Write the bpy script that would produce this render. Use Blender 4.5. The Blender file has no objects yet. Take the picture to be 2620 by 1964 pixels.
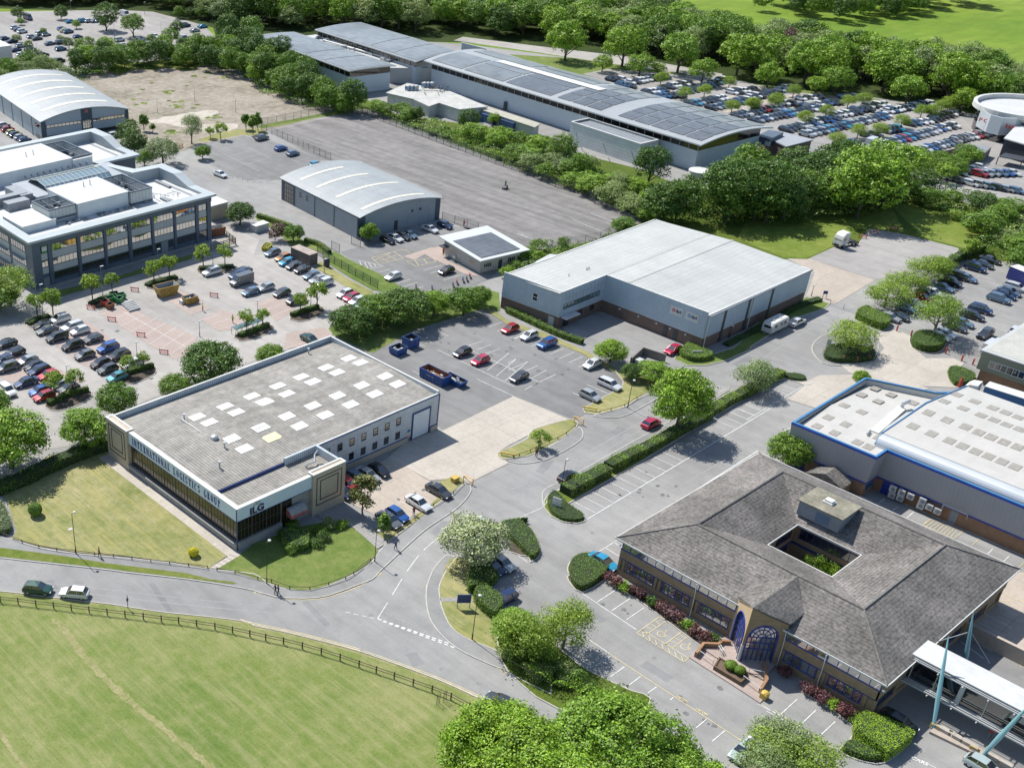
import bpy,math,random
import numpy as np
from mathutils import Vector,Matrix
R=math.radians
scene=bpy.context.scene
COL=scene.collection
CX,CY,FOC,PIT,HD,CAMH=666.55,1252.0,2937.3,R(33.15),R(51.2),100.0
cam_data=bpy.data.cameras.new('camera');cam=bpy.data.objects.new('camera',cam_data);COL.objects.link(cam)
cam.location=(0,0,CAMH);cam.rotation_euler=(R(90)-PIT,0,HD-R(90))
cam_data.sensor_width=36;cam_data.lens=FOC/2620*36
cam_data.shift_x=(1310-CX)/2620;cam_data.shift_y=(CY-982)/2620
cam_data.clip_start=1;cam_data.clip_end=6000
scene.camera=cam
SUN_EL=R(51.7);SUN_AZ=R(3.0)
world=bpy.data.worlds.new('World');scene.world=world;world.use_nodes=True
wn=world.node_tree;bg=wn.nodes['Background']
sky=wn.nodes.new('ShaderNodeTexSky');sky.sky_type='NISHITA';sky.sun_disc=False
sky.sun_elevation=SUN_EL;sky.sun_rotation=SUN_AZ;sky.air_density=1.0;sky.dust_density=0.6;sky.ozone_density=1.0
wn.links.new(sky.outputs[0],bg.inputs[0]);bg.inputs[1].default_value=0.12
sl=bpy.data.lights.new('sun','SUN');sl.energy=5.0;sl.angle=R(0.5);sl.color=(1.0,0.965,0.90)
so=bpy.data.objects.new('sun',sl);COL.objects.link(so);so.location=(0,0,300)
sd=Vector((math.sin(SUN_AZ)*math.cos(SUN_EL),math.cos(SUN_AZ)*math.cos(SUN_EL),math.sin(SUN_EL)))
so.rotation_euler=sd.to_track_quat('Z','Y').to_euler()
scene.view_settings.view_transform='Standard';scene.view_settings.look='None'
scene.view_settings.exposure=0.4;scene.view_settings.gamma=1.0
scene.render.engine='CYCLES'
scene.cycles.max_bounces=5;scene.cycles.diffuse_bounces=3;scene.cycles.glossy_bounces=2
scene.cycles.transmission_bounces=3;scene.cycles.transparent_max_bounces=6
S7=700/2212;S5=560/2212
ORG={50:(0,320,S5),51:(1560,1150,S5),52:(2060,1564,S5),53:(2060,1230,S5)}
for _c,_x in enumerate((0,650,1300,1920)):
 for _r,_y in enumerate((0,480,970,1464)):ORG[_c*10+_r]=(_x,_y,S7)
ORG[-1]=(0,0,2620/2212)
_fw=(math.cos(HD),math.sin(HD));_rt=(math.sin(HD),-math.cos(HD))
def g1(k,u,v,z=0.0):
 ox,oy,s=ORG[k];a=(ox+u*s-CX)/FOC;b=(oy+v*s-CY)/FOC
 hor=math.cos(PIT)-b*math.sin(PIT);dz=-math.sin(PIT)-b*math.cos(PIT)
 t=(z-CAMH)/dz
 return(t*(_fw[0]*hor+_rt[0]*a),t*(_fw[1]*hor+_rt[1]*a))
def g(k,*uv,z=0.0):
 return[g1(k,uv[i],uv[i+1],z)for i in range(0,len(uv),2)]
MATS={}
def newmat(name):
 m=bpy.data.materials.new(name);m.use_nodes=True;MATS[name]=m
 nt=m.node_tree;return m,nt,nt.nodes['Principled BSDF']
def nd(nt,t,**kw):
 n=nt.nodes.new(t)
 for k,v in kw.items():setattr(n,k,v)
 return n
def C4(c):return(c[0],c[1],c[2],1)
def coords(nt,space,scale=(1,1,1),rot=(0,0,0)):
 if space=='world':
  s=nd(nt,'ShaderNodeNewGeometry').outputs['Position']
 else:
  s=nd(nt,'ShaderNodeTexCoord').outputs['Object']
 mp=nd(nt,'ShaderNodeMapping');mp.inputs['Scale'].default_value=scale;mp.inputs['Rotation'].default_value=rot
 nt.links.new(s,mp.inputs[0]);return mp.outputs[0]
def noise(nt,vec,scale,detail=4,rough=.55):
 n=nd(nt,'ShaderNodeTexNoise');n.inputs['Scale'].default_value=scale
 n.inputs['Detail'].default_value=detail;n.inputs['Roughness'].default_value=rough
 nt.links.new(vec,n.inputs['Vector']);return n.outputs['Fac']
def ramp(nt,fac,stops):
 r=nd(nt,'ShaderNodeValToRGB');e=r.color_ramp.elements
 while len(e)<len(stops):e.new(0.5)
 for i,(p,c)in enumerate(stops):
  e[i].position=p;e[i].color=C4(c)if not isinstance(c,(int,float))else(c,c,c,1)
 nt.links.new(fac,r.inputs[0]);return r.outputs[0]
def mix(nt,a,b,fac,mode='MIX'):
 m=nd(nt,'ShaderNodeMix',data_type='RGBA',blend_type=mode)
 for ix,v in((0,fac),(6,a),(7,b)):
  sock=m.inputs[ix]
  if hasattr(v,'links'):nt.links.new(v,sock)
  elif isinstance(v,(int,float)):sock.default_value=v if ix==0 else(v,v,v,1)
  else:sock.default_value=C4(v)
 return m.outputs[2]
def bump(nt,p,h,strength=.3,dist=.1):
 b=nd(nt,'ShaderNodeBump');b.inputs['Strength'].default_value=strength;b.inputs['Distance'].default_value=dist
 nt.links.new(h,b.inputs['Height']);nt.links.new(b.outputs[0],p.inputs['Normal'])
def sc(c,k):return tuple(min(1,x*k)for x in c)
def M(name,col,rough=.7,var=.12,scale=1.2,metal=0,space='world',spec=.5,fine=0):
 "plain coloured surface with soft mottling"
 if name in MATS:return MATS[name]
 m,nt,p=newmat(name)
 p.inputs['Roughness'].default_value=rough;p.inputs['Metallic'].default_value=metal
 p.inputs['Specular IOR Level'].default_value=spec
 v=coords(nt,space);n=noise(nt,v,scale,5,.6)
 c=ramp(nt,n,[(.3,sc(col,1-var)),(.7,sc(col,1+var))])
 if fine:
  n2=noise(nt,v,scale*9,2);c=mix(nt,c,ramp(nt,n2,[(.35,1-fine),(.65,1+0*fine)]),1.0,'MULTIPLY')
 nt.links.new(c,p.inputs['Base Color']);return m
def stripes(name,col,dark,axis,freq,rough=.5,width=.18,metal=0,var=.1,blotch=.35,spec=.5,grime=.0):
 "ribbed sheet: thin dark lines repeated along a world axis (0 x, 1 y, 2 z, 3 x+y)"
 m,nt,p=newmat(name);p.inputs['Roughness'].default_value=rough;p.inputs['Metallic'].default_value=metal
 p.inputs['Specular IOR Level'].default_value=spec
 pos=nd(nt,'ShaderNodeNewGeometry').outputs['Position'];sx=nd(nt,'ShaderNodeSeparateXYZ');nt.links.new(pos,sx.inputs[0])
 if axis==3:
  a=nd(nt,'ShaderNodeMath',operation='ADD');nt.links.new(sx.outputs[0],a.inputs[0]);nt.links.new(sx.outputs[1],a.inputs[1]);s=a.outputs[0]
 else:s=sx.outputs[axis]
 a=nd(nt,'ShaderNodeMath',operation='MULTIPLY');nt.links.new(s,a.inputs[0]);a.inputs[1].default_value=freq
 f=nd(nt,'ShaderNodeMath',operation='FRACT');nt.links.new(a.outputs[0],f.inputs[0])
 l=nd(nt,'ShaderNodeMath',operation='LESS_THAN');nt.links.new(f.outputs[0],l.inputs[0]);l.inputs[1].default_value=width
 n=noise(nt,coords(nt,'world'),blotch,5,.65)
 base=ramp(nt,n,[(.3,sc(col,1-var)),(.7,sc(col,1+var))])
 c=mix(nt,base,dark,l.outputs[0])
 if grime:
  for vv,k_ in((coords(nt,'world',(.35,.06,.06)),1.0),(coords(nt,'world',(.05,.4,.1)),1.0),(coords(nt,'world'),1.3)):c=mix(nt,c,ramp(nt,noise(nt,vv,k_,5,.7),[(.36,1-grime),(.6,1.0)]),1.0,'MULTIPLY')
 nt.links.new(c,p.inputs['Base Color']);return m
def glassmat(name,col=(.02,.025,.03),rough=.04,refl=.25):
 m,nt,p=newmat(name);p.inputs['Base Color'].default_value=C4(col);p.inputs['Roughness'].default_value=rough
 p.inputs['Specular IOR Level'].default_value=.8
 gl=nd(nt,'ShaderNodeBsdfGlossy');gl.inputs['Roughness'].default_value=rough;gl.inputs['Color'].default_value=(.9,.9,.88,1)
 mx=nd(nt,'ShaderNodeMixShader');mx.inputs[0].default_value=refl
 nt.links.new(p.outputs[0],mx.inputs[1]);nt.links.new(gl.outputs[0],mx.inputs[2])
 nt.links.new(mx.outputs[0],nt.nodes['Material Output'].inputs[0]);return m
class MB:
 def __init__(s):s.v=[];s.f=[];s.m=[]
 def add(s,vs,fs,m=0):
  n=len(s.v);s.v+=[tuple(map(float,p))for p in vs];s.f+=[tuple(i+n for i in f)for f in fs];s.m+=[m]*len(fs);return s
 def quad(s,a,b,c,d,m=0):return s.add([a,b,c,d],[(0,1,2,3)],m)
 def tri(s,a,b,c,m=0):return s.add([a,b,c],[(0,1,2)],m)
 def flat(s,pts,z,m=0):return s.add([(x,y,z)for x,y in ccw(pts)],[tuple(range(len(pts)))],m)
 def box(s,x0,y0,z0,x1,y1,z1,m=0):
  return s.prism([(x0,y0),(x1,y0),(x1,y1),(x0,y1)],z0,z1,m)
 def prism(s,pts,z0,z1,m=0,mt=None,cap=True,bottom=True):
  pts=ccw(pts);n=len(pts)
  zz0=[z0]*n if isinstance(z0,(int,float))else z0;zz1=[z1]*n if isinstance(z1,(int,float))else z1
  vs=[(x,y,a)for(x,y),a in zip(pts,zz0)]+[(x,y,a)for(x,y),a in zip(pts,zz1)]
  s.add(vs,[(i,(i+1)%n,n+(i+1)%n,n+i)for i in range(n)],m)
  if cap:s.add(vs[n:],[tuple(range(n))],m if mt is None else mt)
  if bottom:s.add(vs[:n],[tuple(range(n-1,-1,-1))],m)
  return s
 def obox(s,c,ax,L,W,z0,z1,m=0):
  "box centred at c, length L along unit ax, width W"
  px,py=-ax[1],ax[0]
  q=[(c[0]+ax[0]*L/2*a+px*W/2*b,c[1]+ax[1]*L/2*a+py*W/2*b)for a,b in((-1,-1),(1,-1),(1,1),(-1,1))]
  return s.prism(q,z0,z1,m)
 def tube(s,p,q,r0,r1=None,n=8,m=0,caps=True):
  r1=r0 if r1 is None else r1;p=Vector(p);q=Vector(q);d=(q-p).normalized()
  a=d.orthogonal().normalized();b=d.cross(a);vs=[]
  for c,r in((p,r0),(q,r1)):
   for i in range(n):
    t=2*math.pi*i/n;vs.append(c+(a*math.cos(t)+b*math.sin(t))*r)
  fs=[(i,(i+1)%n,n+(i+1)%n,n+i)for i in range(n)]
  if caps:fs+=[tuple(range(n-1,-1,-1)),tuple(range(n,2*n))]
  return s.add(vs,fs,m)
 def path(s,pts,rs,n=7,m=0):
  for i in range(len(pts)-1):s.tube(pts[i],pts[i+1],rs[i],rs[i+1],n,m)
  return s
 def ball(s,c,r,m=0,nu=8,nv=5,sz=1.0):
  vs=[];fs=[]
  for j in range(nv+1):
   ph=math.pi*j/nv
   for i in range(nu):
    th=2*math.pi*i/nu;vs.append((c[0]+r*math.sin(ph)*math.cos(th),c[1]+r*math.sin(ph)*math.sin(th),c[2]+sz*r*math.cos(ph)))
  for j in range(nv):
   for i in range(nu):fs.append((j*nu+i,(j+1)*nu+i,(j+1)*nu+(i+1)%nu,j*nu+(i+1)%nu))
  return s.add(vs,fs,m)
 def strip(s,pts,w,z,m=0,closed=False):
  P=[Vector((p[0],p[1]))for p in pts];n=len(P);vs=[]
  for i in range(n):
   a=P[i]-P[i-1]if(i>0 or closed)else P[1]-P[0]
   b=P[(i+1)%n]-P[i]if(i<n-1 or closed)else a
   if a.length<1e-6:a=b
   t=(a.normalized()+(b.normalized()if b.length>1e-6 else a.normalized()))
   t=t.normalized()if t.length>1e-6 else a.normalized()
   k=1/max(.5,abs(t.dot(a.normalized())));nrm=Vector((-t.y,t.x))*w/2*k
   vs+=[(P[i].x+nrm.x,P[i].y+nrm.y,z),(P[i].x-nrm.x,P[i].y-nrm.y,z)]
  fs=[(2*i+1,2*i+3,2*i+2,2*i)for i in range(n-1)]
  if closed:fs.append((2*n-1,1,0,2*n-2))
  return s.add(vs,fs,m)
 def rail(s,pts,w,z0,z1,m=0,closed=False):
  "a low wall or kerb following pts"
  a=MB().strip(pts,w,z1,m,closed);n=len(pts)
  top=a.v;vs=top+[(x,y,z0)for x,y,z in top];k=len(top);fs=list(a.f)
  rng=range(n if closed else n-1)
  for i in rng:
   j=(i+1)%n
   fs+=[(2*i,2*j,k+2*j,k+2*i),(2*j+1,2*i+1,k+2*i+1,k+2*j+1)]
  if not closed:fs+=[(1,0,k,k+1),(2*n-2,2*n-1,k+2*n-1,k+2*n-2)]
  return s.add(vs,fs,m)
 def mesh(s,name,mats,org=(0,0,0),smooth=False):
  me=bpy.data.meshes.new(name)
  me.from_pydata([(x-org[0],y-org[1],z-org[2])for x,y,z in s.v],[],s.f)
  for mt in(mats if isinstance(mats,(list,tuple))else[mats]):me.materials.append(mt)
  me.polygons.foreach_set('material_index',s.m)
  if smooth:me.polygons.foreach_set('use_smooth',[True]*len(s.f))
  me.update();return me
 def build(s,name,mats,parent=None,org=None,smooth=False,**props):
  if parent is not None:o0=parent.location
  elif org is not None:o0=org
  else:o0=(0,0,0)
  o=bpy.data.objects.new(name,s.mesh(name,mats,o0,smooth));COL.objects.link(o)
  if parent is not None:o.parent=parent
  else:o.location=o0
  for k,v in props.items():o[k]=v
  return o
def area2(p):return sum(p[i-1][0]*p[i][1]-p[i][0]*p[i-1][1]for i in range(len(p)))
def ccw(p):
 p=list(p);return p if area2(p)>0 else p[::-1]
def thing(name,label,cat,loc=(0,0,0),rz=0,group=None):
 o=bpy.data.objects.new(name,None);o.empty_display_size=.5;COL.objects.link(o)
 o.location=(loc[0],loc[1],loc[2]if len(loc)>2 else 0);o.rotation_euler=(0,0,rz)
 o['label']=label;o['category']=cat
 if group:o['group']=group
 return o
def tag(o,label,cat,group=None):
 o['label']=label;o['category']=cat
 if group:o['group']=group
 return o
def part(name,mesh,parent,loc=(0,0,0),rot=(0,0,0)):
 o=bpy.data.objects.new(name,mesh);COL.objects.link(o);o.parent=parent;o.location=loc;o.rotation_euler=rot;return o
def copy_tree(o,parent=None):
 c=o.copy();COL.objects.link(c)
 if parent is not None:c.parent=parent
 for ch in[x for x in KIDS.get(o.name,[])]:copy_tree(ch,c)
 return c
KIDS={}
def scan(o):
 "remember the children of o for copy_tree"
 KIDS[o.name]=list(o.children)
 for c in o.children:scan(c)
 return o
def text_mesh(txt,size,depth=0.0,bold=0.0,spacing=1.0,align='CENTER'):
 cu=bpy.data.curves.new('lettering','FONT');cu.body=txt;cu.size=size;cu.extrude=depth;cu.offset=bold
 cu.space_character=spacing;cu.align_x=align;cu.align_y='CENTER';cu.resolution_u=2
 ob=bpy.data.objects.new('lettering',cu);COL.objects.link(ob)
 dg=bpy.context.evaluated_depsgraph_get();me=bpy.data.meshes.new_from_object(ob.evaluated_get(dg))
 bpy.data.objects.remove(ob);bpy.data.curves.remove(cu);return me
def put_text(name,txt,size,mat,matrix,parent=None,depth=.01,bold=0.0,spacing=1.0,sx=1.0,**props):
 me=text_mesh(txt,size,depth,bold,spacing);me.transform(Matrix.Diagonal((sx,1,1,1)))
 me.materials.clear();me.materials.append(mat);me.polygons.foreach_set('material_index',[0]*len(me.polygons))
 if parent is not None:matrix=Matrix.Translation(-parent.location)@matrix
 me.transform(matrix);o=bpy.data.objects.new(name,me);COL.objects.link(o)
 if parent is not None:o.parent=parent
 for k,v in props.items():o[k]=v
 return o
def frame(o,x,y):
 "matrix with origin o, x axis x, y axis y"
 x=Vector(x).normalized();y=Vector(y).normalized();z=x.cross(y)
 m=Matrix((x,y,z)).transposed().to_4x4();m.translation=Vector(o);return m
# ================================================================ ground materials
def asphalt(name,col,patch=(.5,),fine=.12,tint=None,streak=.12):
 m,nt,p=newmat(name);p.inputs['Roughness'].default_value=.9;p.inputs['Specular IOR Level'].default_value=.25
 v=coords(nt,'world');n1=noise(nt,v,.035,4,.6);n2=noise(nt,v,.35,5,.65);n3=noise(nt,v,4,3,.6)
 st=noise(nt,coords(nt,'world',(.5,.035,1),(0,0,R(2))),1.0,4,.6)
 a=ramp(nt,n1,[(.35,sc(col,.88)),(.65,sc(tint or col,1.12))])
 a=mix(nt,a,ramp(nt,n2,[(.35,1-fine),(.6,1.0)]),1.0,'MULTIPLY')
 a=mix(nt,a,ramp(nt,n3,[(.3,1-fine*.9),(.65,1.0)]),1.0,'MULTIPLY')
 a=mix(nt,a,ramp(nt,st,[(.36,1-streak),(.62,1.0)]),1.0,'MULTIPLY')
 nt.links.new(a,p.inputs['Base Color']);bump(nt,p,n3,.15,.02);return m
def grassmat(name,c1,c2,c3,big=.03,mid=.35,mow=None,mowdir=0.0,stripe=0.0,sp=(.6,.04)):
 m,nt,p=newmat(name);p.inputs['Roughness'].default_value=.95;p.inputs['Specular IOR Level'].default_value=.15
 v=coords(nt,'world');nb=noise(nt,v,big,5,.65);nm=noise(nt,v,mid,5,.7);nf=noise(nt,v,3.5,4,.7)
 a=ramp(nt,nb,[(.34,c1),(.5,c2),(.68,c3)])
 b=ramp(nt,nm,[(.3,c1),(.5,c2),(.7,c3)])
 a=mix(nt,a,b,.5)
 a=mix(nt,a,ramp(nt,nf,[(.3,.62),(.5,.95),(.72,1.0)]),.85,'MULTIPLY')
 if mow:
  vv=coords(nt,'world',(sp[0],sp[1],1),(0,0,mowdir));s=noise(nt,vv,1.0,5,.62)
  a=mix(nt,a,mow,ramp(nt,s,[(.46,0.0),(.66,stripe)]))
  vv=coords(nt,'world',(sp[0]*3.4,sp[1]*2.2,1),(0,0,mowdir+.04));s=noise(nt,vv,1.0,4,.62)
  a=mix(nt,a,sc(c1,.8),ramp(nt,s,[(.5,0.0),(.7,stripe*.8)]))
 nt.links.new(a,p.inputs['Base Color']);bump(nt,p,nf,.35,.08);return m
def slabmat(name,col,joint,sx,sy,var=.1):
 m,nt,p=newmat(name);p.inputs['Roughness'].default_value=.85;p.inputs['Specular IOR Level'].default_value=.3
 v=coords(nt,'world');n=noise(nt,v,.12,5,.65);n2=noise(nt,v,1.6,5,.65)
 a=ramp(nt,n,[(.35,sc(col,1-var)),(.65,sc(col,1+var))])
 a=mix(nt,a,ramp(nt,n2,[(.32,.86),(.55,1.0)]),1.0,'MULTIPLY')
 br=nd(nt,'ShaderNodeTexBrick');br.offset=0;br.inputs['Scale'].default_value=1
 br.inputs['Brick Width'].default_value=sx;br.inputs['Row Height'].default_value=sy;br.inputs['Mortar Size'].default_value=.045;br.inputs['Mortar Smooth'].default_value=.3
 nt.links.new(v,br.inputs['Vector']);a=mix(nt,a,joint,br.outputs['Fac']);nt.links.new(a,p.inputs['Base Color']);return m
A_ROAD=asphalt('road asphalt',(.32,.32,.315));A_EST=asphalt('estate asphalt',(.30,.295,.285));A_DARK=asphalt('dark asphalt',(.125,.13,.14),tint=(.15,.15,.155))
A_BROWN=asphalt('worn tarmac',(.275,.262,.25),tint=(.245,.232,.225),fine=.2,streak=.3);A_BEIGE=asphalt('pale asphalt',(.385,.365,.34))
A_PATH=asphalt('path asphalt',(.27,.268,.262));A_LOT=asphalt('lot asphalt',(.225,.222,.218));A_FAR=asphalt('far car park asphalt',(.33,.315,.30))  # lot asphalt: the car parks' own mid grey
C_PALE=slabmat('pale concrete',(.42,.382,.33),(.29,.262,.225),5.0,5.0);C_WARM=slabmat('warm concrete',(.40,.345,.29),(.27,.235,.2),5.0,6.0)
C_PINK=slabmat('pink block paving',(.365,.295,.262),(.31,.25,.22),1.2,.6);C_GREY=slabmat('grey flagstones',(.30,.29,.275),(.2,.2,.19),.9,.6)
C_KERB=M('kerb stone',(.44,.42,.38),.85,.15,1.5)
G_BACK=grassmat('rough grass',(.085,.14,.016),(.15,.20,.035),(.23,.25,.065),.05,.4)
G_MEADOW=grassmat('meadow',(.10,.18,.022),(.155,.24,.026),(.24,.30,.05),.014,.09,(.09,.15,.02),R(60),.5,(.02,.12))
G_PARK=grassmat('mown park grass',(.095,.155,.03),(.17,.21,.058),(.30,.285,.135),.045,.45,(.31,.29,.15),R(24),.38,(1.2,.10))
G_LAWN=grassmat('dry lawn',(.13,.17,.04),(.255,.255,.11),(.40,.35,.20),.09,.5,(.34,.30,.11),R(-92),.55,(.9,.09))
G_LUSH=grassmat('lush lawn',(.08,.135,.026),(.135,.185,.045),(.235,.24,.09),.08,.5)
G_VERGE=grassmat('verge grass',(.07,.12,.015),(.13,.17,.03),(.24,.21,.08),.15,.7)
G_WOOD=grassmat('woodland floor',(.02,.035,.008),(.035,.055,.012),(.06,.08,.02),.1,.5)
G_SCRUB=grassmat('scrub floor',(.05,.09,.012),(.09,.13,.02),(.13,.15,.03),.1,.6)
G_DIRT=grassmat('bare earth',(.13,.125,.08),(.29,.255,.205),(.38,.34,.29),.07,.5,(.44,.40,.35),R(10),.35,(.4,.4))
G_RUB=grassmat('pale rubble',(.32,.27,.2),(.46,.42,.36),(.56,.52,.46),.12,.5)
G_SOIL=M('planting soil',(.09,.07,.05),.95,.35,1.2,fine=.4)
P_WHITE=M('white road paint',(.62,.62,.60),.8,.22,1.4,fine=.12);P_FAINT=M('worn road paint',(.40,.40,.39),.85,.25,1.6,fine=.25)
P_YEL=M('faded yellow road paint',(.56,.48,.28),.8,.2,1.2,fine=.15)
def sheet(name,pts,z,mat,**kw):
 o=MB().flat(pts,z).build(name,mat,**kw);o['kind']='structure';return o
def raised(name,pts,top,mat,kerb=True,kw_=.14):
 "raised ground with a kerb round it"
 b=MB();q=ccw(pts);b.prism(q,.0,top,0,bottom=False);b.rail(q,kw_,.0,top+.03,1,closed=True)if kerb else None
 o=b.build(name,[mat,C_KERB]);o['kind']='structure';return o
def smooth_pts(pts,k=3,closed=False):
 "Catmull-Rom through pts"
 n=len(pts);out=[]
 for i in range(n if closed else n-1):
  p0=pts[(i-1)%n]if(closed or i>0)else pts[0];p1=pts[i];p2=pts[(i+1)%n]
  p3=pts[(i+2)%n]if(closed or i<n-2)else pts[-1]
  for j in range(k):
   t=j/k;t2=t*t;t3=t2*t
   out.append(tuple(.5*((2*p1[a])+(-p0[a]+p2[a])*t+(2*p0[a]-5*p1[a]+4*p2[a]-p3[a])*t2+(-p0[a]+3*p1[a]-3*p2[a]+p3[a])*t3)for a in(0,1)))
 if not closed:out.append(tuple(pts[-1][:2]))
 return out
def ragged_(pts,jit=1.1,k=5,seed=9):
 r=random.Random(seed);return[(x+r.uniform(-jit,jit),y+r.uniform(-jit,jit))for x,y in smooth_pts(pts,k,True)]
sheet('ground',[(-400,-1500),(2600,-1500),(2600,2600),(-400,2600)],0,G_MEADOW)
road_s=smooth_pts(g(3,-500,100,-250,120,0,152,250,178,520,214,900,258,1300,320,1700,360,2000,400)+g(13,0,432,250,482,560,560,860,640,1180,752,1500,872,1750,985,1930,1072,2150,1180,2400,1320,2700,1480,3100,1700),2)
sheet('park_grass',road_s+[(30,-40),(-60,100),(-60,240)],.012,G_PARK)
est=road_s+[(140,-60),(420,-60)]+g(-1,2500,300,2060,232,1850,195,1500,165,1250,128,1000,95,560,70,520,150,150,150,0,172,-300,300)
sheet('estate_asphalt',est,.02,A_EST)
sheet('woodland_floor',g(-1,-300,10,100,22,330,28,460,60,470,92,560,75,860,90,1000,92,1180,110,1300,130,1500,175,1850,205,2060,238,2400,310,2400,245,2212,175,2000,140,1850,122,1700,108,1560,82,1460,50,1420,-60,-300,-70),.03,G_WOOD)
sheet('far_lawn',g(-1,1190,150,1330,175,1480,205,1700,235,1900,260,1900,215,1500,165,1300,130,1100,118),.036,G_LUSH)
sheet('far_road',g(-1,980,88,1150,112,1300,135,1560,172,1560,160,1350,122,1160,100,1000,80),.04,A_BEIGE)
sheet('field_path',smooth_pts(g(-1,1380,6,1480,-2,1620,-12,1620,-16,1480,-7,1380,0),2),.05,A_BEIGE)
sheet('retail_car_park',g(-1,-200,30,0,26,250,22,330,26,440,55,470,85,430,118,300,140,130,165,0,176,-200,210),.05,A_FAR)
sheet('earth_site',smooth_pts(g(-1,130,165,300,148,430,135,520,165,640,215,745,240,700,252,640,268,560,285,500,300,430,312,380,330,300,320,270,300,255,255,200,200),3,True),.05,G_DIRT)
sheet('site_weeds',ragged_(g(0,900,530,1200,500,1500,495,1640,530,1500,575,1330,545,1250,570,1100,560,960,610)),.07,G_VERGE)
sheet('site_weeds',smooth_pts(g(10,60,1010,300,970,560,920,780,890,790,915,500,955,250,1010,60,1040),2,True),.07,G_LUSH)
def blotch(name,pts,z,mat,jit=.9,k=4,seed=3):
 r=random.Random(seed);q=smooth_pts(pts,k,True);sheet(name,[(x+r.uniform(-jit,jit),y+r.uniform(-jit,jit))for x,y in q],z,mat)
blotch('site_rubble',g(0,1180,985,1400,935,1640,900,1760,900,1700,960,1560,985,1600,1050,1350,1010),.07,G_RUB,.8);blotch('site_rubble',g(0,1640,1010,1800,1000,1930,1010,1850,1060,1650,1060),.07,G_RUB,.5)
r9=random.Random(19);wb=MB()
for(u,v,ru,rv,n_)in((1480,860,190,40,12),(1370,740,60,20,6),(1370,1065,90,22,9),(1760,960,90,40,7),(1100,830,160,40,6),(1500,620,600,90,12)):
 for _ in range(n_):
  x,y=g1(0,r9.gauss(u,ru*.5),r9.gauss(v,rv*.5));R0_=r9.uniform(.4,1.6);q=[(x+R0_*r9.uniform(.4,1.3)*math.cos(t),y+R0_*r9.uniform(.4,1.3)*math.sin(t))for t in[i*.6 for i in range(10)]];wb.flat(q,.074+_*.0004,_%2)
wb=wb.build('site_weeds',[G_SCRUB,G_BACK]);wb['kind']='structure'
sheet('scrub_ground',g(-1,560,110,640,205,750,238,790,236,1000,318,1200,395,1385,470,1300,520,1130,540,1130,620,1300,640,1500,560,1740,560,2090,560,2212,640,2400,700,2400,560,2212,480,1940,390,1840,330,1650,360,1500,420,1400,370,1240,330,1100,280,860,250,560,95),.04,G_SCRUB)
sheet('car_park',g(-1,580,284,770,241,1000,325,1200,402,1390,478,1300,520,1130,545,945,470,955,420,780,350,690,345),.055,A_BROWN)
sheet('car_park',g(0,1640,1165,1970,1100,2212,1150)+g(10,300,1190,540,1300,300,1400,210,1450,100,1460)+g(0,2212,1440,2000,1460,1850,1420,1720,1330),.055,A_LOT)
sheet('lawn',g(0,1590,1140,1650,1150,1960,1090,2150,1110,2150,1060,2100,1040,1900,1050,1720,1090),.06,G_LAWN)
sheet('car_park',g(11,1000,680,780,580,700,520,850,480,1000,430,1500,300,1900,350,2200,480,1900,740,1600,860,1400,860,1230,830),.055,A_LOT)
sheet('pavement',g(11,1210,560,1440,490,1530,470,1560,590,1830,720,1700,700,1450,580,1380,540,1300,590),.10,C_PINK)
sheet('grass_bank',g(11,590,520,660,520,780,590,1000,690,1230,830,1150,860,960,830,760,720,560,590,560,560),.09,G_LUSH)
sheet('grass_bank',g(11,480,640,540,600,760,740,960,840,960,900,830,860,640,740),.09,G_LAWN)
sheet('grass_bank',g(11,0,230,100,250,420,440,620,490,560,540,400,470,330,500,160,330,60,300),.09,G_LUSH)
sheet('grass_bank',g(11,960,1340,860,1300,640,1190,600,1140,900,950,1230,840,1400,860,1640,860,1900,830,1980,850,1990,1000,1850,980,1300,1150,1150,1230),.07,G_LUSH)
sheet('car_park',g(1,-300,1000,0,940,500,950,700,830,1000,740,1500,590,1690,440,1700,260,2100,420,2050,550)+g(11,180,530,480,650,640,740,960,920,640,1180,0,1400)+g(2,1260,140,860,320,560,540,0,620,-300,650),.045,A_BEIGE)
for q in(g(1,790,1010,1010,960,1600,1210,1500,1380,1390,1385),g(1,1620,1060,1800,990,2080,1080,1890,1150,1760,1160),g(1,1290,870,1430,830,1560,880,1700,980,1540,1030),g(1,520,1160,700,1080,1150,1400,1000,1440,930,1560,640,1420,300,1170,420,1130),g(1,-100,1380,120,1320,700,1560,520,1640,250,1640,-100,1500),g(11,0,940,180,870,350,950,290,1020,180,1080),g(11,240,1300,260,1180,560,1130,640,1190,440,1290)):
 sheet('parking_bays',q,.07,C_PINK)
sheet('lawn',g(1,400,850,880,740,1300,610,1560,540,1550,580,1300,650,900,760,430,900),.09,G_LUSH)
sheet('car_park',g(11,860,1310,1150,1230,1350,1150,1800,1000,1950,1010)+g(21,0,1090,380,1250,600,1340,900,1470)+g(22,1200,40,900,100,640,230,640,270,540,330,380,260,30,130)+g(12,2095,145,1530,415,1400,300),.05,A_LOT)
sheet('concrete_apron',g(12,1080,640,1210,700,1420,820,1660,800,1740,840,2060,680,1960,600)+g(22,0,540,340,360,500,330,50,140)+g(12,2095,140,1530,415,1470,420,1300,440),.08,C_PALE)
sheet('car_park',g(12,690,870,1080,640,1215,700,1400,815,1600,905,1440,1030,1100,1200,940,1080,700,960),.07,C_WARM)
sheet('forecourt',g(21,410,1140,1000,1110,1560,1300,1450,1440,1400,1500,1300,1480,1000,1420,640,1260,430,1150),.055,A_EST)
sheet('forecourt_slab',g(21,430,1140,510,1110,665,1190,600,1240,560,1220),.2,C_GREY)
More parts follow.
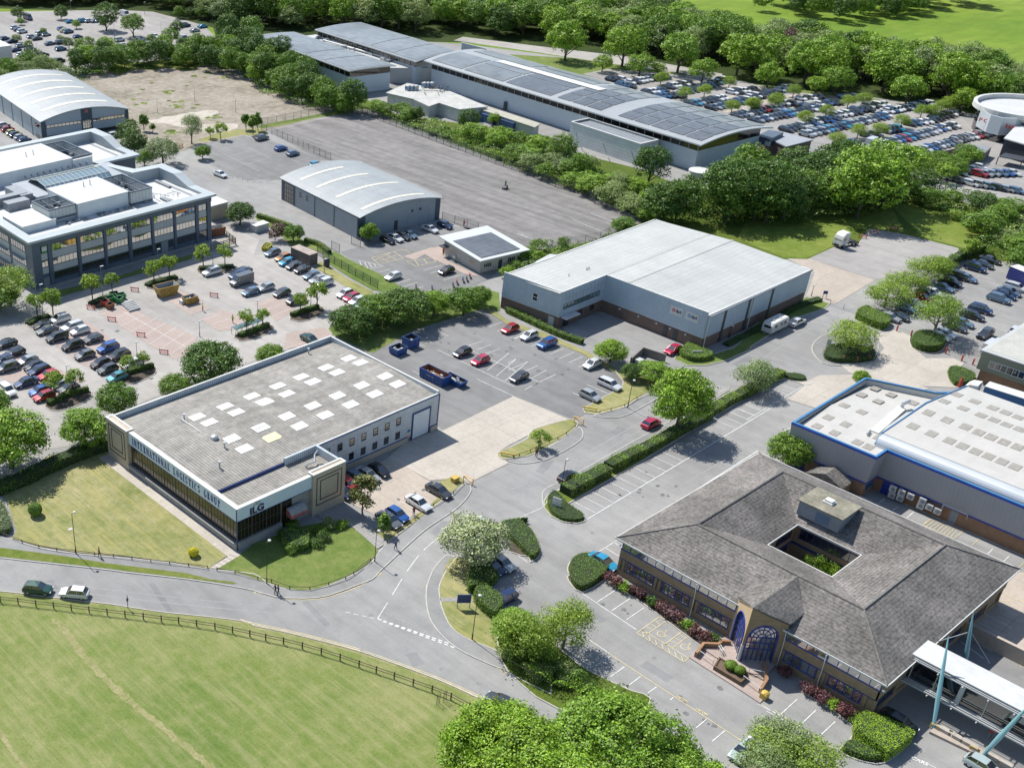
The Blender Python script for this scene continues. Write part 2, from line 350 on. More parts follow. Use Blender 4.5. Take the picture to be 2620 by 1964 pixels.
sheet('yard',g(31,460,580,700,470,880,440,960,330,1250,380,1680,490,1700,540,1640,640,1240,700,1000,750,620,620),.05,A_FAR)
sheet('concrete_yard',g(31,300,575,480,580,620,625,1005,750,680,945,590,930,450,880,520,690),.06,C_WARM)
sheet('lawn',g(31,-100,400,0,460,280,570,450,575,690,465,880,330,960,300,940,150,500,200,0,200),.06,G_BACK)
sheet('lawn',g(31,900,160,860,345,960,325,1250,365,1130,140),.0625,G_BACK)
sheet('lawn',g(31,1130,140,1300,130,1600,230,1960,330,1750,500,1680,480,1390,400),.065,G_BACK)
sheet('concrete_drive',g(31,1000,1190,1180,1150,1290,1200,1320,1300,1420,1380,1640,1380,1730,1420,1650,1480,1830,1540,1740,1620,1200,1600,800,1500,720,1430,1000,1400,1080,1300),.08,C_PALE)
sheet('concrete_drive',g(32,1450,80,1100,-40,560,-30,450,20,430,60,300,165,600,260,900,150),.084,C_PALE)
sheet('car_park',g(31,1140,1110,1250,1000,2020,600,2400,600,2400,1000,2000,1300,1830,1370,1600,1290,1320,1180),.05,A_EST)
sheet('far_car_park',g(20,600,600,800,560,1200,590,1800,640)+g(30,300,740,1100,820,1500,840,1700,920,1800,1060,2400,1300,2400,1700,1900,1600,1400,1450,1130,1250,500,1150)+g(20,2150,1030,1500,850,1000,700),.05,A_FAR)
for q in(g(20,1530,850,1900,760),g(20,1750,910,2212,800),g(30,60,990,700,860),g(30,520,1110,1180,950),g(30,100,820,420,760)):
 b=MB().strip(q,1.6,.075);o=b.build('parking_strip',C_WARM);o['kind']='structure'
sheet('courtyard_floor',[(136,46.5),(145,46.5),(145,57.5),(136,57.5)],.06,C_GREY)
sheet('concrete_yard',g(33,1350,620,1980,140,2060,0,2400,0,2400,1000,1950,780,1900,740),.06,C_WARM)
sheet('car_park_painted_shade',[(134.2,15),(146.4,15),(146.4,33),(134.2,33)],.066,A_LOT)  # grey asphalt under the bays; its dark tone also stands in for office shade
sheet('lawn',g(2,60,990,0,900,400,620,860,560,880,650,1100,800,1890,1395,1690,1530,1380,1480,1060,1440,610,1400,310,1350,100,1290,135,1230),.12,G_LAWN)
pv=g(2,-300,1240,0,1275,310,1362,610,1412,1060,1452,1400,1490,1700,1540)+g(12,0,1575)+g(13,100,85,290,142,450,148,600,110,800,20)+g(12,900,1530,960,1470,1080,1320,1330,1140,1540,960,1700,850)
pe=g(12,1735,840,1755,900,1700,985,1600,1075,1400,1205,1250,1335,1100,1475,1010,1560)+g(13,960,55,850,98,600,190,400,212,180,200,0,150)+g(3,1900,118,1500,55,1000,0)+g(2,900,1545,0,1445,-300,1410)
raised('pavement',smooth_pts(pv,2)+smooth_pts(pe,2),.11,A_PATH)
sheet('verge',smooth_pts(g(2,-300,1325,0,1365,500,1430,900,1495,1500,1570)+g(3,1700,60,1885,80,1880,98,1600,62,1300,25,1000,-10)+g(2,850,1530,0,1438,-300,1405),2,True),.135,G_VERGE)
raised('lawn',g(2,1940,1420,1760,1532)+smooth_pts(g(3,2000,30)+g(13,0,52,100,82,290,138,450,142,600,104,800,12)+g(12,850,1540,930,1480,1000,1395,960,1330,850,1230),2)+g(12,760,1190,600,1150,350,1200,0,1330),.12,G_LUSH,False)
sheet('entrance_path',g(12,480,1085,690,1010,790,1120,850,1140,1085,1322,1000,1375,800,1200,600,1170),.14,C_GREY)
raised('verge',g(12,1082,1322,1330,1138,1540,955,1700,845,1680,800,1600,790,1500,830,1560,895,1420,1020,1250,1150,1180,1200,1000,1200,930,1230),.13,G_LAWN,False)
raised('grass_island',smooth_pts(g(12,1965,600,2100,540,2212,480)+g(22,200,410,480,330,540,340,560,375,480,450,300,560,150,625,0,645)+g(12,2030,648,1995,640),2,True),.12,G_LAWN)
raised('pavement',g(12,2010,652,2100,662)+smooth_pts(g(22,0,655,150,640,300,570,480,460,570,390,605,440,580,500,450,582,300,655,150,682)+g(12,2120,680),2),.10,A_PATH)
raised('grass_island',smooth_pts(g(22,605,240,880,90,930,20)+g(21,860,1480,960,1500,1240,1570)+g(22,1230,50,1000,190,900,240,700,285),2,True),.12,G_LAWN)
raised('pavement',g(22,700,290,900,248,1010,195,1240,60,1290,40)+smooth_pts(g(22,1290,110,1150,190,1000,272,900,310,780,312,690,300),2),.10,A_PATH)
sheet('verge',g(11,1850,985,1950,1000)+g(21,0,1080,300,1180,640,1330,900,1480,860,1500,600,1345,380,1255,0,1110)+g(11,1930,1030),.11,G_LAWN)
raised('pavement',smooth_pts(g(13,2400,985,2130,855,2050,800,1900,742,1640,615,1500,490,1420,370,1392,220,1400,110,1440,0)+g(12,1480,1500,1550,1425),3)+smooth_pts(g(12,1640,1440,1560,1540)+g(13,1500,100,1500,200,1530,320,1600,450,1740,545,1930,620,2040,690,2150,760,2400,900),3),.11,A_PATH)
raised('lawn',smooth_pts(g(12,1560,1490,1640,1440,1900,1480,2000,1560)+g(13,1720,60,1790,180,1960,380,2010,620,1930,618,1740,540,1600,445,1530,315,1500,190,1505,90),2,True),.12,G_LAWN,False)
sheet('path',g(13,1500,212,1750,200,1770,235,1510,242),.14,C_GREY)
raised('planting_bed',smooth_pts(g(23,-80,420,60,400,250,480,560,740,800,870,1000,960,1150,1020,1000,1200,400,1100,100,900,-60,700),2,True),.12,G_SCRUB)
raised('planting_bed',smooth_pts(g(12,1960,1190,2100,1150,2212,1150)+g(22,100,1160,200,1250,258,1390,240,1440,180,1480)+g(12,2212,1430,2080,1400),2,True),.12,G_SOIL)
raised('planting_bed',smooth_pts(g(22,290,990,320,935,400,905,600,800,790,700,950,625,1120,540,1400,395,1640,250,1800,150,2000,40,2180,-60,2200,-20,1600,345,1100,650,480,1010,610,1110,620,1150,560,1168,440,1155,350,1110,290,1040),1,True),.12,G_VERGE)
raised('pavement',smooth_pts(g(22,284,1036,275,950,300,890,430,828,700,680,1150,428,1640,155,1790,65),2)+g(22,1780,90,1660,165,1250,420,1000,560,800,690,560,790,400,900,320,940,310,1000),.10,A_PATH)
raised('planting_bed',smooth_pts(g(22,500,1580,480,1550,500,1480,600,1430,700,1450,830,1540)+g(23,780,60,600,165,510,100,478,40),2,True),.12,G_SOIL)
raised('planting_bed',g(23,790,60,900,60,960,90,1560,560,1700,590,1560,600,1100,260),.12,G_SOIL)
raised('planting_bed',g(33,400,960,560,950,960,1170,850,1260,620,1080),.12,G_SOIL)
raised('planting_bed',smooth_pts(g(33,710,1440,790,1370,960,1180,1250,1330,1240,1420,1080,1540,960,1540,820,1500),2,True),.12,G_SOIL)
raised('pavement',smooth_pts(g(31,500,1580,470,1560,300,1500,190,1492)+g(32,130,20,300,0)+g(31,440,1600),2,True),.10,C_PALE)
raised('planting_bed',smooth_pts(g(31,500,1330,505,1270,540,1230,640,1180,900,1200,1030,1260,1000,1380,860,1430,700,1440,580,1420),2,True),.12,A_PATH)
raised('planting_bed',smooth_pts(g(31,1290,1200,1400,1180,1560,1210,1570,1290,1500,1340,1380,1330,1300,1290),2,True),.12,G_SOIL)
raised('planting_bed',smooth_pts(g(21,1340,1390,1400,1300,1480,1280,1660,1350,1820,1300,1980,1160)+g(31,0,1140,200,1000,450,890,640,940,600,980,350,1060,0,1290)+g(21,1960,1310,1760,1400,1600,1440,1450,1440),1,True),.12,G_LUSH)
for q in(g(1,210,1100,280,1050,400,1030,420,1050,330,1110,250,1135),g(1,720,960,800,900,880,880,1000,880,880,960,800,990),g(1,1175,800,1250,740,1400,720,1450,745,1400,780,1230,820),g(1,1590,665,1640,640,1850,630,1910,650,1830,690,1640,700),g(1,1900,1190,2180,1110,2200,1150,2100,1210,1960,1245,1920,1230),g(1,930,1570,960,1530,1220,1440,1265,1490,1200,1540,1060,1590),g(2,370,230,400,190,700,90,740,140,640,210,460,262),g(11,290,1050,520,960,570,1000,530,1040,400,1085,330,1080)):
 raised('planting_bed',smooth_pts(q,2,True),.13,G_SOIL)
def marks(name,mat,items):
 b=MB()
 for it in items:
  pts,w,z=it;b.strip(pts,w,z)
 o=b.build(name,mat);o['kind']='structure';return o
def bays(a,b,n,d,w=.11,z=.085,first=0,last=None):
 "n+1 short lines from a to b, each reaching along d"
 out=[]
 for i in range(first,(n if last is None else last)+1):
  t=i/n;p=(a[0]+(b[0]-a[0])*t,a[1]+(b[1]-a[1])*t);out.append(([p,(p[0]+d[0],p[1]+d[1])],w,z))
 return out
def dashes(a,b,n,fill,w,z=.04):
 out=[]
 for i in range(n):
  t0=i/n;t1=(i+fill)/n
  out.append(([(a[0]+(b[0]-a[0])*t,a[1]+(b[1]-a[1])*t)for t in(t0,t1)],w,z))
 return out
gp=lambda k,u,v:g(k,u,v)[0]
it=[(g(13,1195,55,1118,182),.12,.04),(g(13,1080,243,998,375),.12,.04),(g(12,1490,1278,1370,1382),.12,.04),(g(12,1330,1425,1238,1550),.12,.04)]
it+=dashes(gp(13,740,320),gp(13,1000,378),4,.6,.1)+dashes(gp(13,1000,375),gp(13,1590,578),12,.65,.22)+dashes(gp(13,1040,395),gp(13,1640,615),12,.6,.22)
marks('road_markings',P_WHITE,it)
dy=[]
for off in(.32,.58):
 for P_ in(smooth_pts(g(3,2080,165)+g(13,20,158,200,200,400,218,600,196,850,108,1030,5),3),smooth_pts(g(13,1400,100,1400,220,1435,360,1515,480,1655,605,1905,735,2050,815),3),smooth_pts(g(3,1935,385)+g(13,0,418,250,470,560,545,860,628),2),smooth_pts(g(13,880,640,1180,742,1500,862,1750,972,1925,1060),2)):
  n=len(P_);sgn=-1 if P_[0][1]-P_[-1][1]>0 else 1
  Q=[]
  for i in range(n):
   t=Vector((P_[min(n-1,i+1)][0]-P_[max(0,i-1)][0],P_[min(n-1,i+1)][1]-P_[max(0,i-1)][1])).normalized()
   Q.append((P_[i][0]-t.y*(off-.4),P_[i][1]+t.x*(off-.4)))
  dy.append((Q,.13,.045))
marks('yellow_lines',P_YEL,dy)
lot=[]
lot+=bays(gp(11,1460,1060),gp(11,1450,1060),1,(0,0))if 0 else[]
def seglist(k,*q,w=.11,z=.085):return[(g(k,*q[i:i+4]),w,z)for i in range(0,len(q),4)]
lot+=seglist(11,1895,1130,2005,1090,1965,1165,2010,1145,2030,1195,2060,1180,2100,1225,2140,1205,1370,1175,1510,1235,1310,1215,1450,1260,1250,1245,1385,1285,1500,1170,1575,1205,1670,1385,1735,1345,1735,1280,1850,1243,1750,1420,1790,1395,1800,1315,1915,1272,1860,1350,1990,1305,1885,1480,2060,1340,1960,1525,2135,1375,2030,1565,2212,1410,1595,1355,1640,1345,1755,1318,2130,1490,1480,1312,2100,1610,1285,1485,1335,1510)
lot+=seglist(21,50,1225,100,1205,115,1255,150,1235,190,1285,230,1265,270,1315,310,1295,340,1350,450,1302,415,1385,535,1332,490,1418,605,1368,570,1452,630,1430,0,1425,85,1375,0,1480,160,1408,20,1540,235,1443,120,1580,310,1478,180,1610,385,1512,0,1460,260,1580)
lot+=seglist(22,130,90,260,22,525,113,690,188,640,48,805,118,715,15,870,85,900,-20,940,0)+seglist(12,1800,0,2100,140)
marks('parking_lines',P_WHITE,lot)
d1=gp(22,540,1000);d2=gp(22,702,1083);dv=(d2[0]-d1[0],d2[1]-d1[1])
lr=[(g(22,640,1132,2120,238),.14,.05),(g(22,910,1283,2020,578),.16,.05)]
a=gp(22,705,1080);b=gp(22,1190,797);lr+=bays(a,b,7,(-dv[0],-dv[1]),.11,.05)
b2=gp(22,1480,622);lr+=bays(gp(22,1270,745),b2,3,(-dv[0],-dv[1]),.11,.05)
lr+=bays(gp(22,1550,580),gp(22,1730,470),3,(-dv[0],-dv[1]),.11,.05);lr+=bays(gp(22,1835,398),gp(22,2060,265),4,(-dv[0],-dv[1]),.11,.05)
lr+=bays(gp(32,40,300),gp(32,380,95),5,(-dv[0],-dv[1]),.11,.05)
lr+=seglist(22,850,1315,945,1375,780,1360,920,1445,910,1285,660,1440,w=.11,z=.05)+seglist(32,-30,330,420,60,360,375,250,430,270,430,340,460,w=.11,z=.05)
lr+=seglist(12,1950,1300,2090,1390,2090,1390,2212,1480,w=.11,z=.05)+seglist(22,95,1120,285,1035,w=.1,z=.05)
marks('parking_lines',P_WHITE,lr)
lr=seglist(23,600,170,1040,465,720,240,862,148,835,312,985,212,955,385,1100,285,640,535,820,655,710,755,825,680,830,842,940,762,945,935,1070,842,1130,975,1200,925,1310,1030,1335,1010,1520,1255,1605,1185,1650,1365,1750,1280,1770,1480,1890,1370,w=.12,z=.05)
lr+=seglist(33,240,1150,380,1022,395,1240,530,1112,540,1340,685,1205,65,1065,240,1155,130,1120,540,1340,w=.12,z=.05)+seglist(33,1290,1480,1500,1580,w=.1,z=.05)+seglist(13,1900,150,2030,120,1910,180,1960,190,w=.08,z=.05)
marks('parking_lines',P_WHITE,lr)
yl=seglist(23,820,660,1900,1370,1040,490,1220,360,1040,490,1425,725,1425,725,1460,690,1085,465,1450,690,1085,480,1130,495,1130,495,1280,390,1280,390,1220,360,1270,580,1410,472,1330,610,1470,505,1410,472,1470,505,w=.12,z=.055)
for i in range(7):t=i/7;yl+=seglist(23,1085+365*t,480+225*t,1100+365*t,530+215*t,w=.1,z=.055)
for i in range(4):t=i/4;yl+=seglist(23,1085+140*t,465-100*t,1135+120*t,490-90*t,w=.1,z=.055)+seglist(23,1270+140*t,580-105*t,1335+130*t,605-100*t,w=.1,z=.055)
for cx_,cy_ in((1240,500),(1430,605)):
 c0=gp(23,cx_,cy_);ring=[(c0[0]+.55*math.cos(t),c0[1]+.55*math.sin(t))for t in[i*.5 for i in range(11)]]
 yl+=[(ring,.12,.055),([(c0[0]+.9,c0[1]-.1),(c0[0]+.3,c0[1]-.2),(c0[0]+.2,c0[1]-.7)],.12,.055),([(c0[0]+1.2,c0[1]),(c0[0]+.95,c0[1])],.25,.055)]
yl+=seglist(33,190,1110,680,1430,60,1045,140,1100,w=.1,z=.055)
yl+=seglist(32,1390,1180,1450,1132,1450,1132,1715,1235,1715,1235,1650,1290,1390,1180,1650,1290,w=.1,z=.085)
for i in range(9):t=i/9;yl+=seglist(32,1395+250*t,1180+108*t,1455+240*t,1140+95*t,w=.1,z=.085)
yl+=seglist(33,1905,225,1985,145,1985,145,2212,250,1940,185,2060,190,1920,230,2212,230,2000,265,2212,270,2120,665,2190,765,2190,765,2212,765,w=.1,z=.07)+seglist(32,1790,1345,1850,1290,2130,1560,2212,1480,w=.1,z=.07)
marks('yellow_bay_markings',P_YEL,yl)
wl=seglist(32,1265,1120,1320,1075,1905,1425,1960,1370,2040,1480,2095,1425,1030,1005,1085,965,1150,1060,1195,1030,w=.12,z=.05)+seglist(33,1850,320,2115,450,1820,390,2060,520,1800,460,2005,575,1790,540,1950,640,1700,560,1890,700,w=.1,z=.07)
wl+=seglist(12,940,850,1000,830,1180,985,1310,1050,w=.1,z=.08)
marks('parking_lines',P_WHITE,wl)
wl=seglist(11,765,575,1045,635,1045,635,920,665,850,590,875,645,890,600,920,655,925,610,955,650,965,615,985,640,1000,690,1100,660,1150,780,1265,745,1205,805,1320,770,1330,820,1370,800,1370,850,1425,830,1370,670,1525,628,1425,697,1500,670,1475,722,1580,690,1530,752,1690,703,1010,430,1100,475,1090,430,1170,465,1290,345,1385,390,1350,325,1450,375,1475,310,1560,350,w=.12,z=.09)
wl+=seglist(11,2130,370,2212,410,w=.12,z=.09)+seglist(21,105,380,280,455,520,260,815,378,670,210,875,290,w=.13,z=.09)
marks('parking_lines',P_WHITE,wl)
yl=seglist(11,950,570,1130,520,1130,520,1210,575,1210,575,1010,620,1010,620,950,570,1130,520,1215,505,1215,505,1265,530,1230,595,1310,640,1310,640,1470,600,1470,600,1440,570,1440,570,1240,600,1000,560,1100,605,1060,540,1160,590,1100,530,980,590,1150,550,1010,600,1330,630,1300,590,1400,615,1370,580,1210,560,1440,488,w=.14,z=.09)
marks('yellow_bay_markings',P_YEL,yl)
wl=[]
for q in((870,1010,1000,970),):
 pass
a0,a1=gp(1,940,1090),gp(1,1380,1360);
for i in range(8):
 t=i/7;u0,v0=800+560*t,1035+330*t;u1,v1=1080+520*t,920+270*t;wl+=seglist(1,u0,v0,u1,v1,w=.08,z=.085)
wl+=seglist(1,1010,1010,1500,1290,w=.1,z=.086)
for i in range(7):
 t=i/6;wl+=seglist(1,300+480*t,1180+320*t,560+480*t,1090+300*t,w=.08,z=.085)
for i in range(6):
 t=i/5;wl+=seglist(1,-60+520*t,1380+200*t,100+560*t,1310+220*t,w=.08,z=.085)
wl+=seglist(1,1640,1070,1780,1030,1700,1110,1860,1060,1790,1140,1960,1090,1330,900,1480,850,1400,950,1560,890,1450,1000,1620,940,w=.08,z=.085)
wl+=seglist(11,330,705,420,680,580,855,700,805,620,900,700,870,20,960,180,900,80,1000,240,940,150,1040,300,980,190,870,300,840,260,1300,600,1190,w=.08,z=.085)
marks('parking_lines',P_WHITE,wl)
wl=seglist(0,1710,1165,1770,1190,1780,1150,1850,1175,1830,1135,1900,1165,1905,1120,1975,1150,1800,1240,2100,1390,2010,1200,2200,1290,1860,1260,2060,1210,1920,1300,2110,1240,1980,1335,2180,1275,w=.13,z=.07)
wl+=seglist(10,230,1260,330,1235,340,1310,430,1280,300,1290,380,1330,w=.12,z=.07)
wl+=seglist(0,130,290,330,350,340,370,560,440,370,240,560,310,560,200,760,240,20,260,130,290,1190,190,1300,200,1500,230,1750,240,1200,210,1150,120,w=.2,z=.07)
marks('parking_lines',P_FAINT,wl)
b=MB()
wl=seglist(31,1620,1250,2030,600,w=.14,z=.075)if 0 else seglist(31,1640,850,2025,605,1850,925,1920,890,1570,1275,2200,870,1320,1050,1400,1010,1390,980,1450,940,1570,860,1620,830,1640,790,1690,760,1740,700,1800,730,1890,640,1950,660,w=.12,z=.075)
for i in range(8):t=i/7;wl+=seglist(31,1560+560*t,1180-330*t,1680+520*t,1240-340*t,w=.1,z=.075)
wl+=seglist(31,1650,1480,1720,1430,1650,1480,1830,1540,1740,1440,1840,1480,870,440,1350,590,w=.12,z=.095)
marks('parking_lines',P_FAINT,wl)
rnd=random.Random(4)
def ragged(pts,w,jit,k=5):
 P_=smooth_pts(pts,k);L_=[];R_=[]
 for i,p in enumerate(P_):
  t=Vector((P_[min(len(P_)-1,i+1)][0]-P_[max(0,i-1)][0],P_[min(len(P_)-1,i+1)][1]-P_[max(0,i-1)][1])).normalized()
  a,c=w/2+rnd.uniform(-jit,jit),w/2+rnd.uniform(-jit,jit)
  L_.append((p[0]-t.y*a,p[1]+t.x*a));R_.append((p[0]+t.y*c,p[1]-t.x*c))
 return L_+R_[::-1]
G_TRACK=grassmat('trodden grass',(.15,.19,.05),(.26,.25,.11),(.38,.34,.20),.3,1.3)
sheet('trodden_path',ragged(g(3,430,370,530,480,620,610,760,770,900,900,1100,1080,1370,1300,1620,1500,1720,1600,1900,1780),.95,.2,9),.022,G_TRACK)
sheet('tyre_track',ragged(g(3,-100,1100,30,1340,130,1490,220,1600,300,1700),.5,.1,9),.022,G_TRACK)
sheet('kerb_soil',ragged(g(3,-250,128,0,160,250,186,520,222,900,266,1300,328,1700,368,2000,408)+g(13,0,442,250,492,560,572,860,652,1180,764,1500,884,1750,997,1930,1084),.35,.15,3),.018,G_TRACK)
kb=MB().rail(road_s,.13,0,.1).build('kerb',C_KERB);kb['kind']='structure'
for k,u,v,s_ in((13,1510,780,.35),(13,1815,895,.4),(13,945,345,.5),(22,680,1240,.4),(23,1180,690,.4),(23,1830,1190,.4),(12,1860,705,.3),(31,545,808,.4),(31,600,745,.3),(3,1525,300,.3),(2,570,1215,.45),(2,1735,1340,.45)):
 x,y=gp(k,u,v);o=MB().box(x-s_*.75,y-s_*.6,.0,x+s_*.75,y+s_*.6,.03 if k!=2 else.15).build('manhole_cover',M('cast iron cover',(.2,.195,.185),.7,.2,3)if k!=2 else C_KERB);o['kind']='structure'
for k,q in((13,(380,230,500,238,510,246,400,242)),(22,(300,1165,1100,1330,1080,1350,290,1200))):
 pass
rs=random.Random(77);ST=M('oil stain',(.13,.13,.13),.8,.3,2);PT=asphalt('repair patch',(.25,.25,.25));TY=M('tyre mark',(.25,.25,.25),.85,.15,2)
b=MB()
for k,a0,a1,n in((12,(1000,880),(1380,1000),5),(21,(0,1300),(500,1560),10),(11,(1500,1150),(2100,1500),12),(22,(600,1000),(1400,650),14),(23,(620,150),(1000,400),6),(1,(400,1150),(1000,1450),16),(1,(0,1300),(400,1560),8),(23,(900,850),(1800,1400),8)):
 for _ in range(n):
  x,y=g1(k,rs.uniform(a0[0],a1[0]),rs.uniform(a0[1],a1[1]));r_=rs.uniform(.15,.5);b.flat([(x+r_*rs.uniform(.6,1.2)*math.cos(t),y+r_*rs.uniform(.6,1.2)*math.sin(t))for t in[i*.7 for i in range(9)]],.092 if k in(11,21,1)else.0865 if k==12 else.047)
o=b.build('oil_stains',ST);o['kind']='structure'
b=MB()
for k,q,w in((22,(0,900,300,780,700,560,1150,300),.25),(22,(60,960,400,790,800,570,1200,340),.2),(21,(1300,1700,1500,1450,1850,1250,2200,1050),.25),(13,(1000,300,1400,480,1800,680,2150,860),.2),(3,(0,90,700,170,1400,250,2200,330),.22),(3,(0,50,700,120,1400,200,2200,280),.2),(31,(0,1450,300,1250,600,1080,900,950),.25),(22,(1000,1100,1500,800,2000,500),.25),(23,(500,250,1000,580,1500,880,2200,1300),.25)):b.strip(smooth_pts(g(k,*q),4),w,.026)
o=b.build('tyre_tracks',TY);o['kind']='structure'
b=MB()
for k,u,v,l,w,a in((22,300,700,5,1.4,.3),(22,900,420,3,2,.2),(13,500,330,6,.9,1.4),(13,1300,700,2.5,1.6,1.2),(3,1300,200,7,.8,1.35),(3,400,120,3,2,1.4),(12,1500,1200,4,1.1,.3),(22,1500,950,9,.7,0),(23,1200,800,4,1.5,1.57),(23,700,350,3,1.2,1.57),(21,1900,1400,6,1.2,0),(31,100,1400,3,2,0)):
 b.obox(g1(k,u,v),(math.cos(a),math.sin(a)),l,w,.02,.0245)
o=b.build('repair_patches',PT);o['kind']='structure'
sheet('path',[(80.9,108.2),(82.7,108.2),(82.7,143.6),(80.9,143.6)],.135,C_PALE)
sheet('step_path',g(2,1900,1400,1945,1425,1760,1535,1695,1530),.14,C_PALE)
b=MB()
for i in range(5):q=g(2,1730+i*36,1520-i*22,1760+i*36,1500-i*22);b.strip([(q[0][0]-.1,q[0][1]+.6),(q[0][0]+.4,q[0][1]-.9)],.1,.15)
o=b.build('path_steps',A_PATH);o['kind']='structure'
# ================================================================ building materials
W_BLUE=stripes('pale blue ribbed cladding',(.42,.50,.56),(.33,.41,.48),3,2.2,.55,.2,blotch=.25,var=.07,grime=.07)
W_GREY=stripes('grey ribbed cladding',(.29,.33,.355),(.22,.255,.28),3,2.6,.5,.25,var=.08)
W_SIDE=stripes('white-blue wall panels',(.52,.56,.58),(.36,.40,.44),2,1.05,.55,.05,blotch=.3,var=.09,grime=.1)
W_FIB=stripes('parapet ribs',(.47,.52,.55),(.30,.35,.39),0,2.5,.6,.4,blotch=.8,var=.2)
R_FIB=stripes('weathered fibre cement roof',(.37,.352,.318),(.205,.195,.175),0,1.9,.9,.22,blotch=.6,var=.2,spec=.2,grime=.2)
R_WHITE=stripes('white metal roof',(.50,.52,.52),(.43,.45,.46),1,2.0,.55,.14,blotch=.12,var=.05)
R_DPD=stripes('pale grey metal roof',(.43,.44,.42),(.375,.385,.37),1,.8,.6,.14,blotch=.10,var=.09,grime=.07)
R_ARC=stripes('silver curved roof',(.33,.35,.355),(.26,.28,.29),1,1.5,.5,.15,blotch=.12,var=.07,grime=.1)
R_BLUEB=stripes('white roof sheets',(.49,.475,.44),(.41,.40,.37),0,1.6,.55,.22,blotch=.2,var=.05,grime=.05)
K_WHITE=M('white coping',(.58,.58,.55),.5,.12,.5,fine=.1);K_FASC=stripes('ice blue fascia',(.56,.66,.72),(.46,.55,.62),2,2.6,.5,.12,blotch=.3,var=.06)
K_CREAM=M('cream render',(.47,.40,.30),.8,.09,.25,fine=.08);K_BLACK=M('black paint',(.02,.02,.022),.5,.1,1);K_NAVY=M('navy blue paint',(.02,.045,.18),.45,.1,1)
K_BLUE=M('bright blue trim',(.05,.18,.36),.4,.12,.6);K_DKBLUE=M('dark blue trim',(.012,.04,.30),.4,.1,.6);K_CONC=M('grey concrete',(.30,.29,.275),.85,.15,.5,fine=.15)
K_SLATE=M('slate blue cladding',(.085,.115,.15),.45,.12,.4);K_PANEL=M('pale spandrel panel',(.42,.43,.42),.6,.06,.3);K_STEEL=M('galvanised steel',(.40,.43,.45),.45,.15,1.2,metal=.4)
K_DARK=M('dark metal',(.045,.05,.06),.5,.15,1);K_GREYM=M('mid grey metal',(.22,.24,.26),.5,.12,.8);K_SKY=M('frosted rooflight',(.66,.66,.64),.4,.06,.8);K_SKYY=M('yellowed rooflight',(.62,.58,.36),.5,.2,2)
K_SKYG=M('grey rooflight',(.29,.27,.235),.5,.2,2.0);K_RED=M('red paint',(.42,.055,.04),.5,.12,1);K_BRICKR=None
GL=glassmat('dark window glass',(.012,.014,.018),.05,.16);GL_O=glassmat('mirror window glass',(.10,.095,.07),.04,.62);GL_B=glassmat('bronze glass',(.02,.016,.012),.08,.03);GL_SK=glassmat('sky-lit glass',(.12,.2,.2),.06,.35)
def brickmat(name,c1,c2,mort,s=1.0):
 m,nt,p=newmat(name);p.inputs['Roughness'].default_value=.9
 pos=nd(nt,'ShaderNodeNewGeometry').outputs['Position'];sx=nd(nt,'ShaderNodeSeparateXYZ');nt.links.new(pos,sx.inputs[0])
 a=nd(nt,'ShaderNodeMath',operation='ADD');nt.links.new(sx.outputs[0],a.inputs[0]);nt.links.new(sx.outputs[1],a.inputs[1])
 cb=nd(nt,'ShaderNodeCombineXYZ');nt.links.new(a.outputs[0],cb.inputs[0]);nt.links.new(sx.outputs[2],cb.inputs[1])
 br=nd(nt,'ShaderNodeTexBrick');br.inputs['Scale'].default_value=1;br.inputs['Brick Width'].default_value=.23*s;br.inputs['Row Height'].default_value=.075*s
 br.inputs['Mortar Size'].default_value=.01*s;br.inputs['Color1'].default_value=C4(c1);br.inputs['Color2'].default_value=C4(c2);br.inputs['Mortar'].default_value=C4(mort)
 nt.links.new(cb.outputs[0],br.inputs['Vector']);n=noise(nt,coords(nt,'world'),.6,5,.6)
 c=mix(nt,br.outputs['Color'],ramp(nt,n,[(.3,.78),(.65,1.0)]),1.0,'MULTIPLY');nt.links.new(c,p.inputs['Base Color']);return m
B_TAN=brickmat('tan brick',(.36,.255,.15),(.29,.2,.115),(.25,.2,.14),1.5);B_RED=brickmat('red-brown brick',(.19,.125,.10),(.145,.095,.075),(.2,.15,.12),1.5)
B_BROWN=brickmat('brown brick',(.36,.20,.11),(.28,.15,.08),(.25,.18,.12),1.5);B_GREY=brickmat('weathered plinth brick',(.22,.19,.165),(.18,.155,.14),(.22,.2,.18),1.5)
def tilemat():
 m,nt,p=newmat('lichened roof tiles');p.inputs['Roughness'].default_value=.92;p.inputs['Specular IOR Level'].default_value=.2
 v=coords(nt,'world');n=noise(nt,v,.14,5,.65);n2=noise(nt,v,2.2,5,.7);n3=noise(nt,v,4.5,2,.5)
 a=ramp(nt,n,[(.34,(.125,.118,.108)),(.5,(.178,.167,.155)),(.66,(.25,.226,.212))])
 a=mix(nt,a,ramp(nt,n2,[(.32,.45),(.6,1.15)]),1.0,'MULTIPLY')
 a=mix(nt,a,(.42,.41,.38),ramp(nt,n3,[(.69,0.0),(.76,.75)]))
 pos=nd(nt,'ShaderNodeNewGeometry').outputs['Position'];sx=nd(nt,'ShaderNodeSeparateXYZ');nt.links.new(pos,sx.inputs[0])
 q=nd(nt,'ShaderNodeMath',operation='MULTIPLY');nt.links.new(sx.outputs[2],q.inputs[0]);q.inputs[1].default_value=5.5
 f=nd(nt,'ShaderNodeMath',operation='FRACT');nt.links.new(q.outputs[0],f.inputs[0])
 a=mix(nt,a,ramp(nt,f.outputs[0],[(.0,.5),(.3,1.0)]),.85,'MULTIPLY')
 nt.links.new(a,p.inputs['Base Color']);bump(nt,p,f.outputs[0],.5,.06);return m
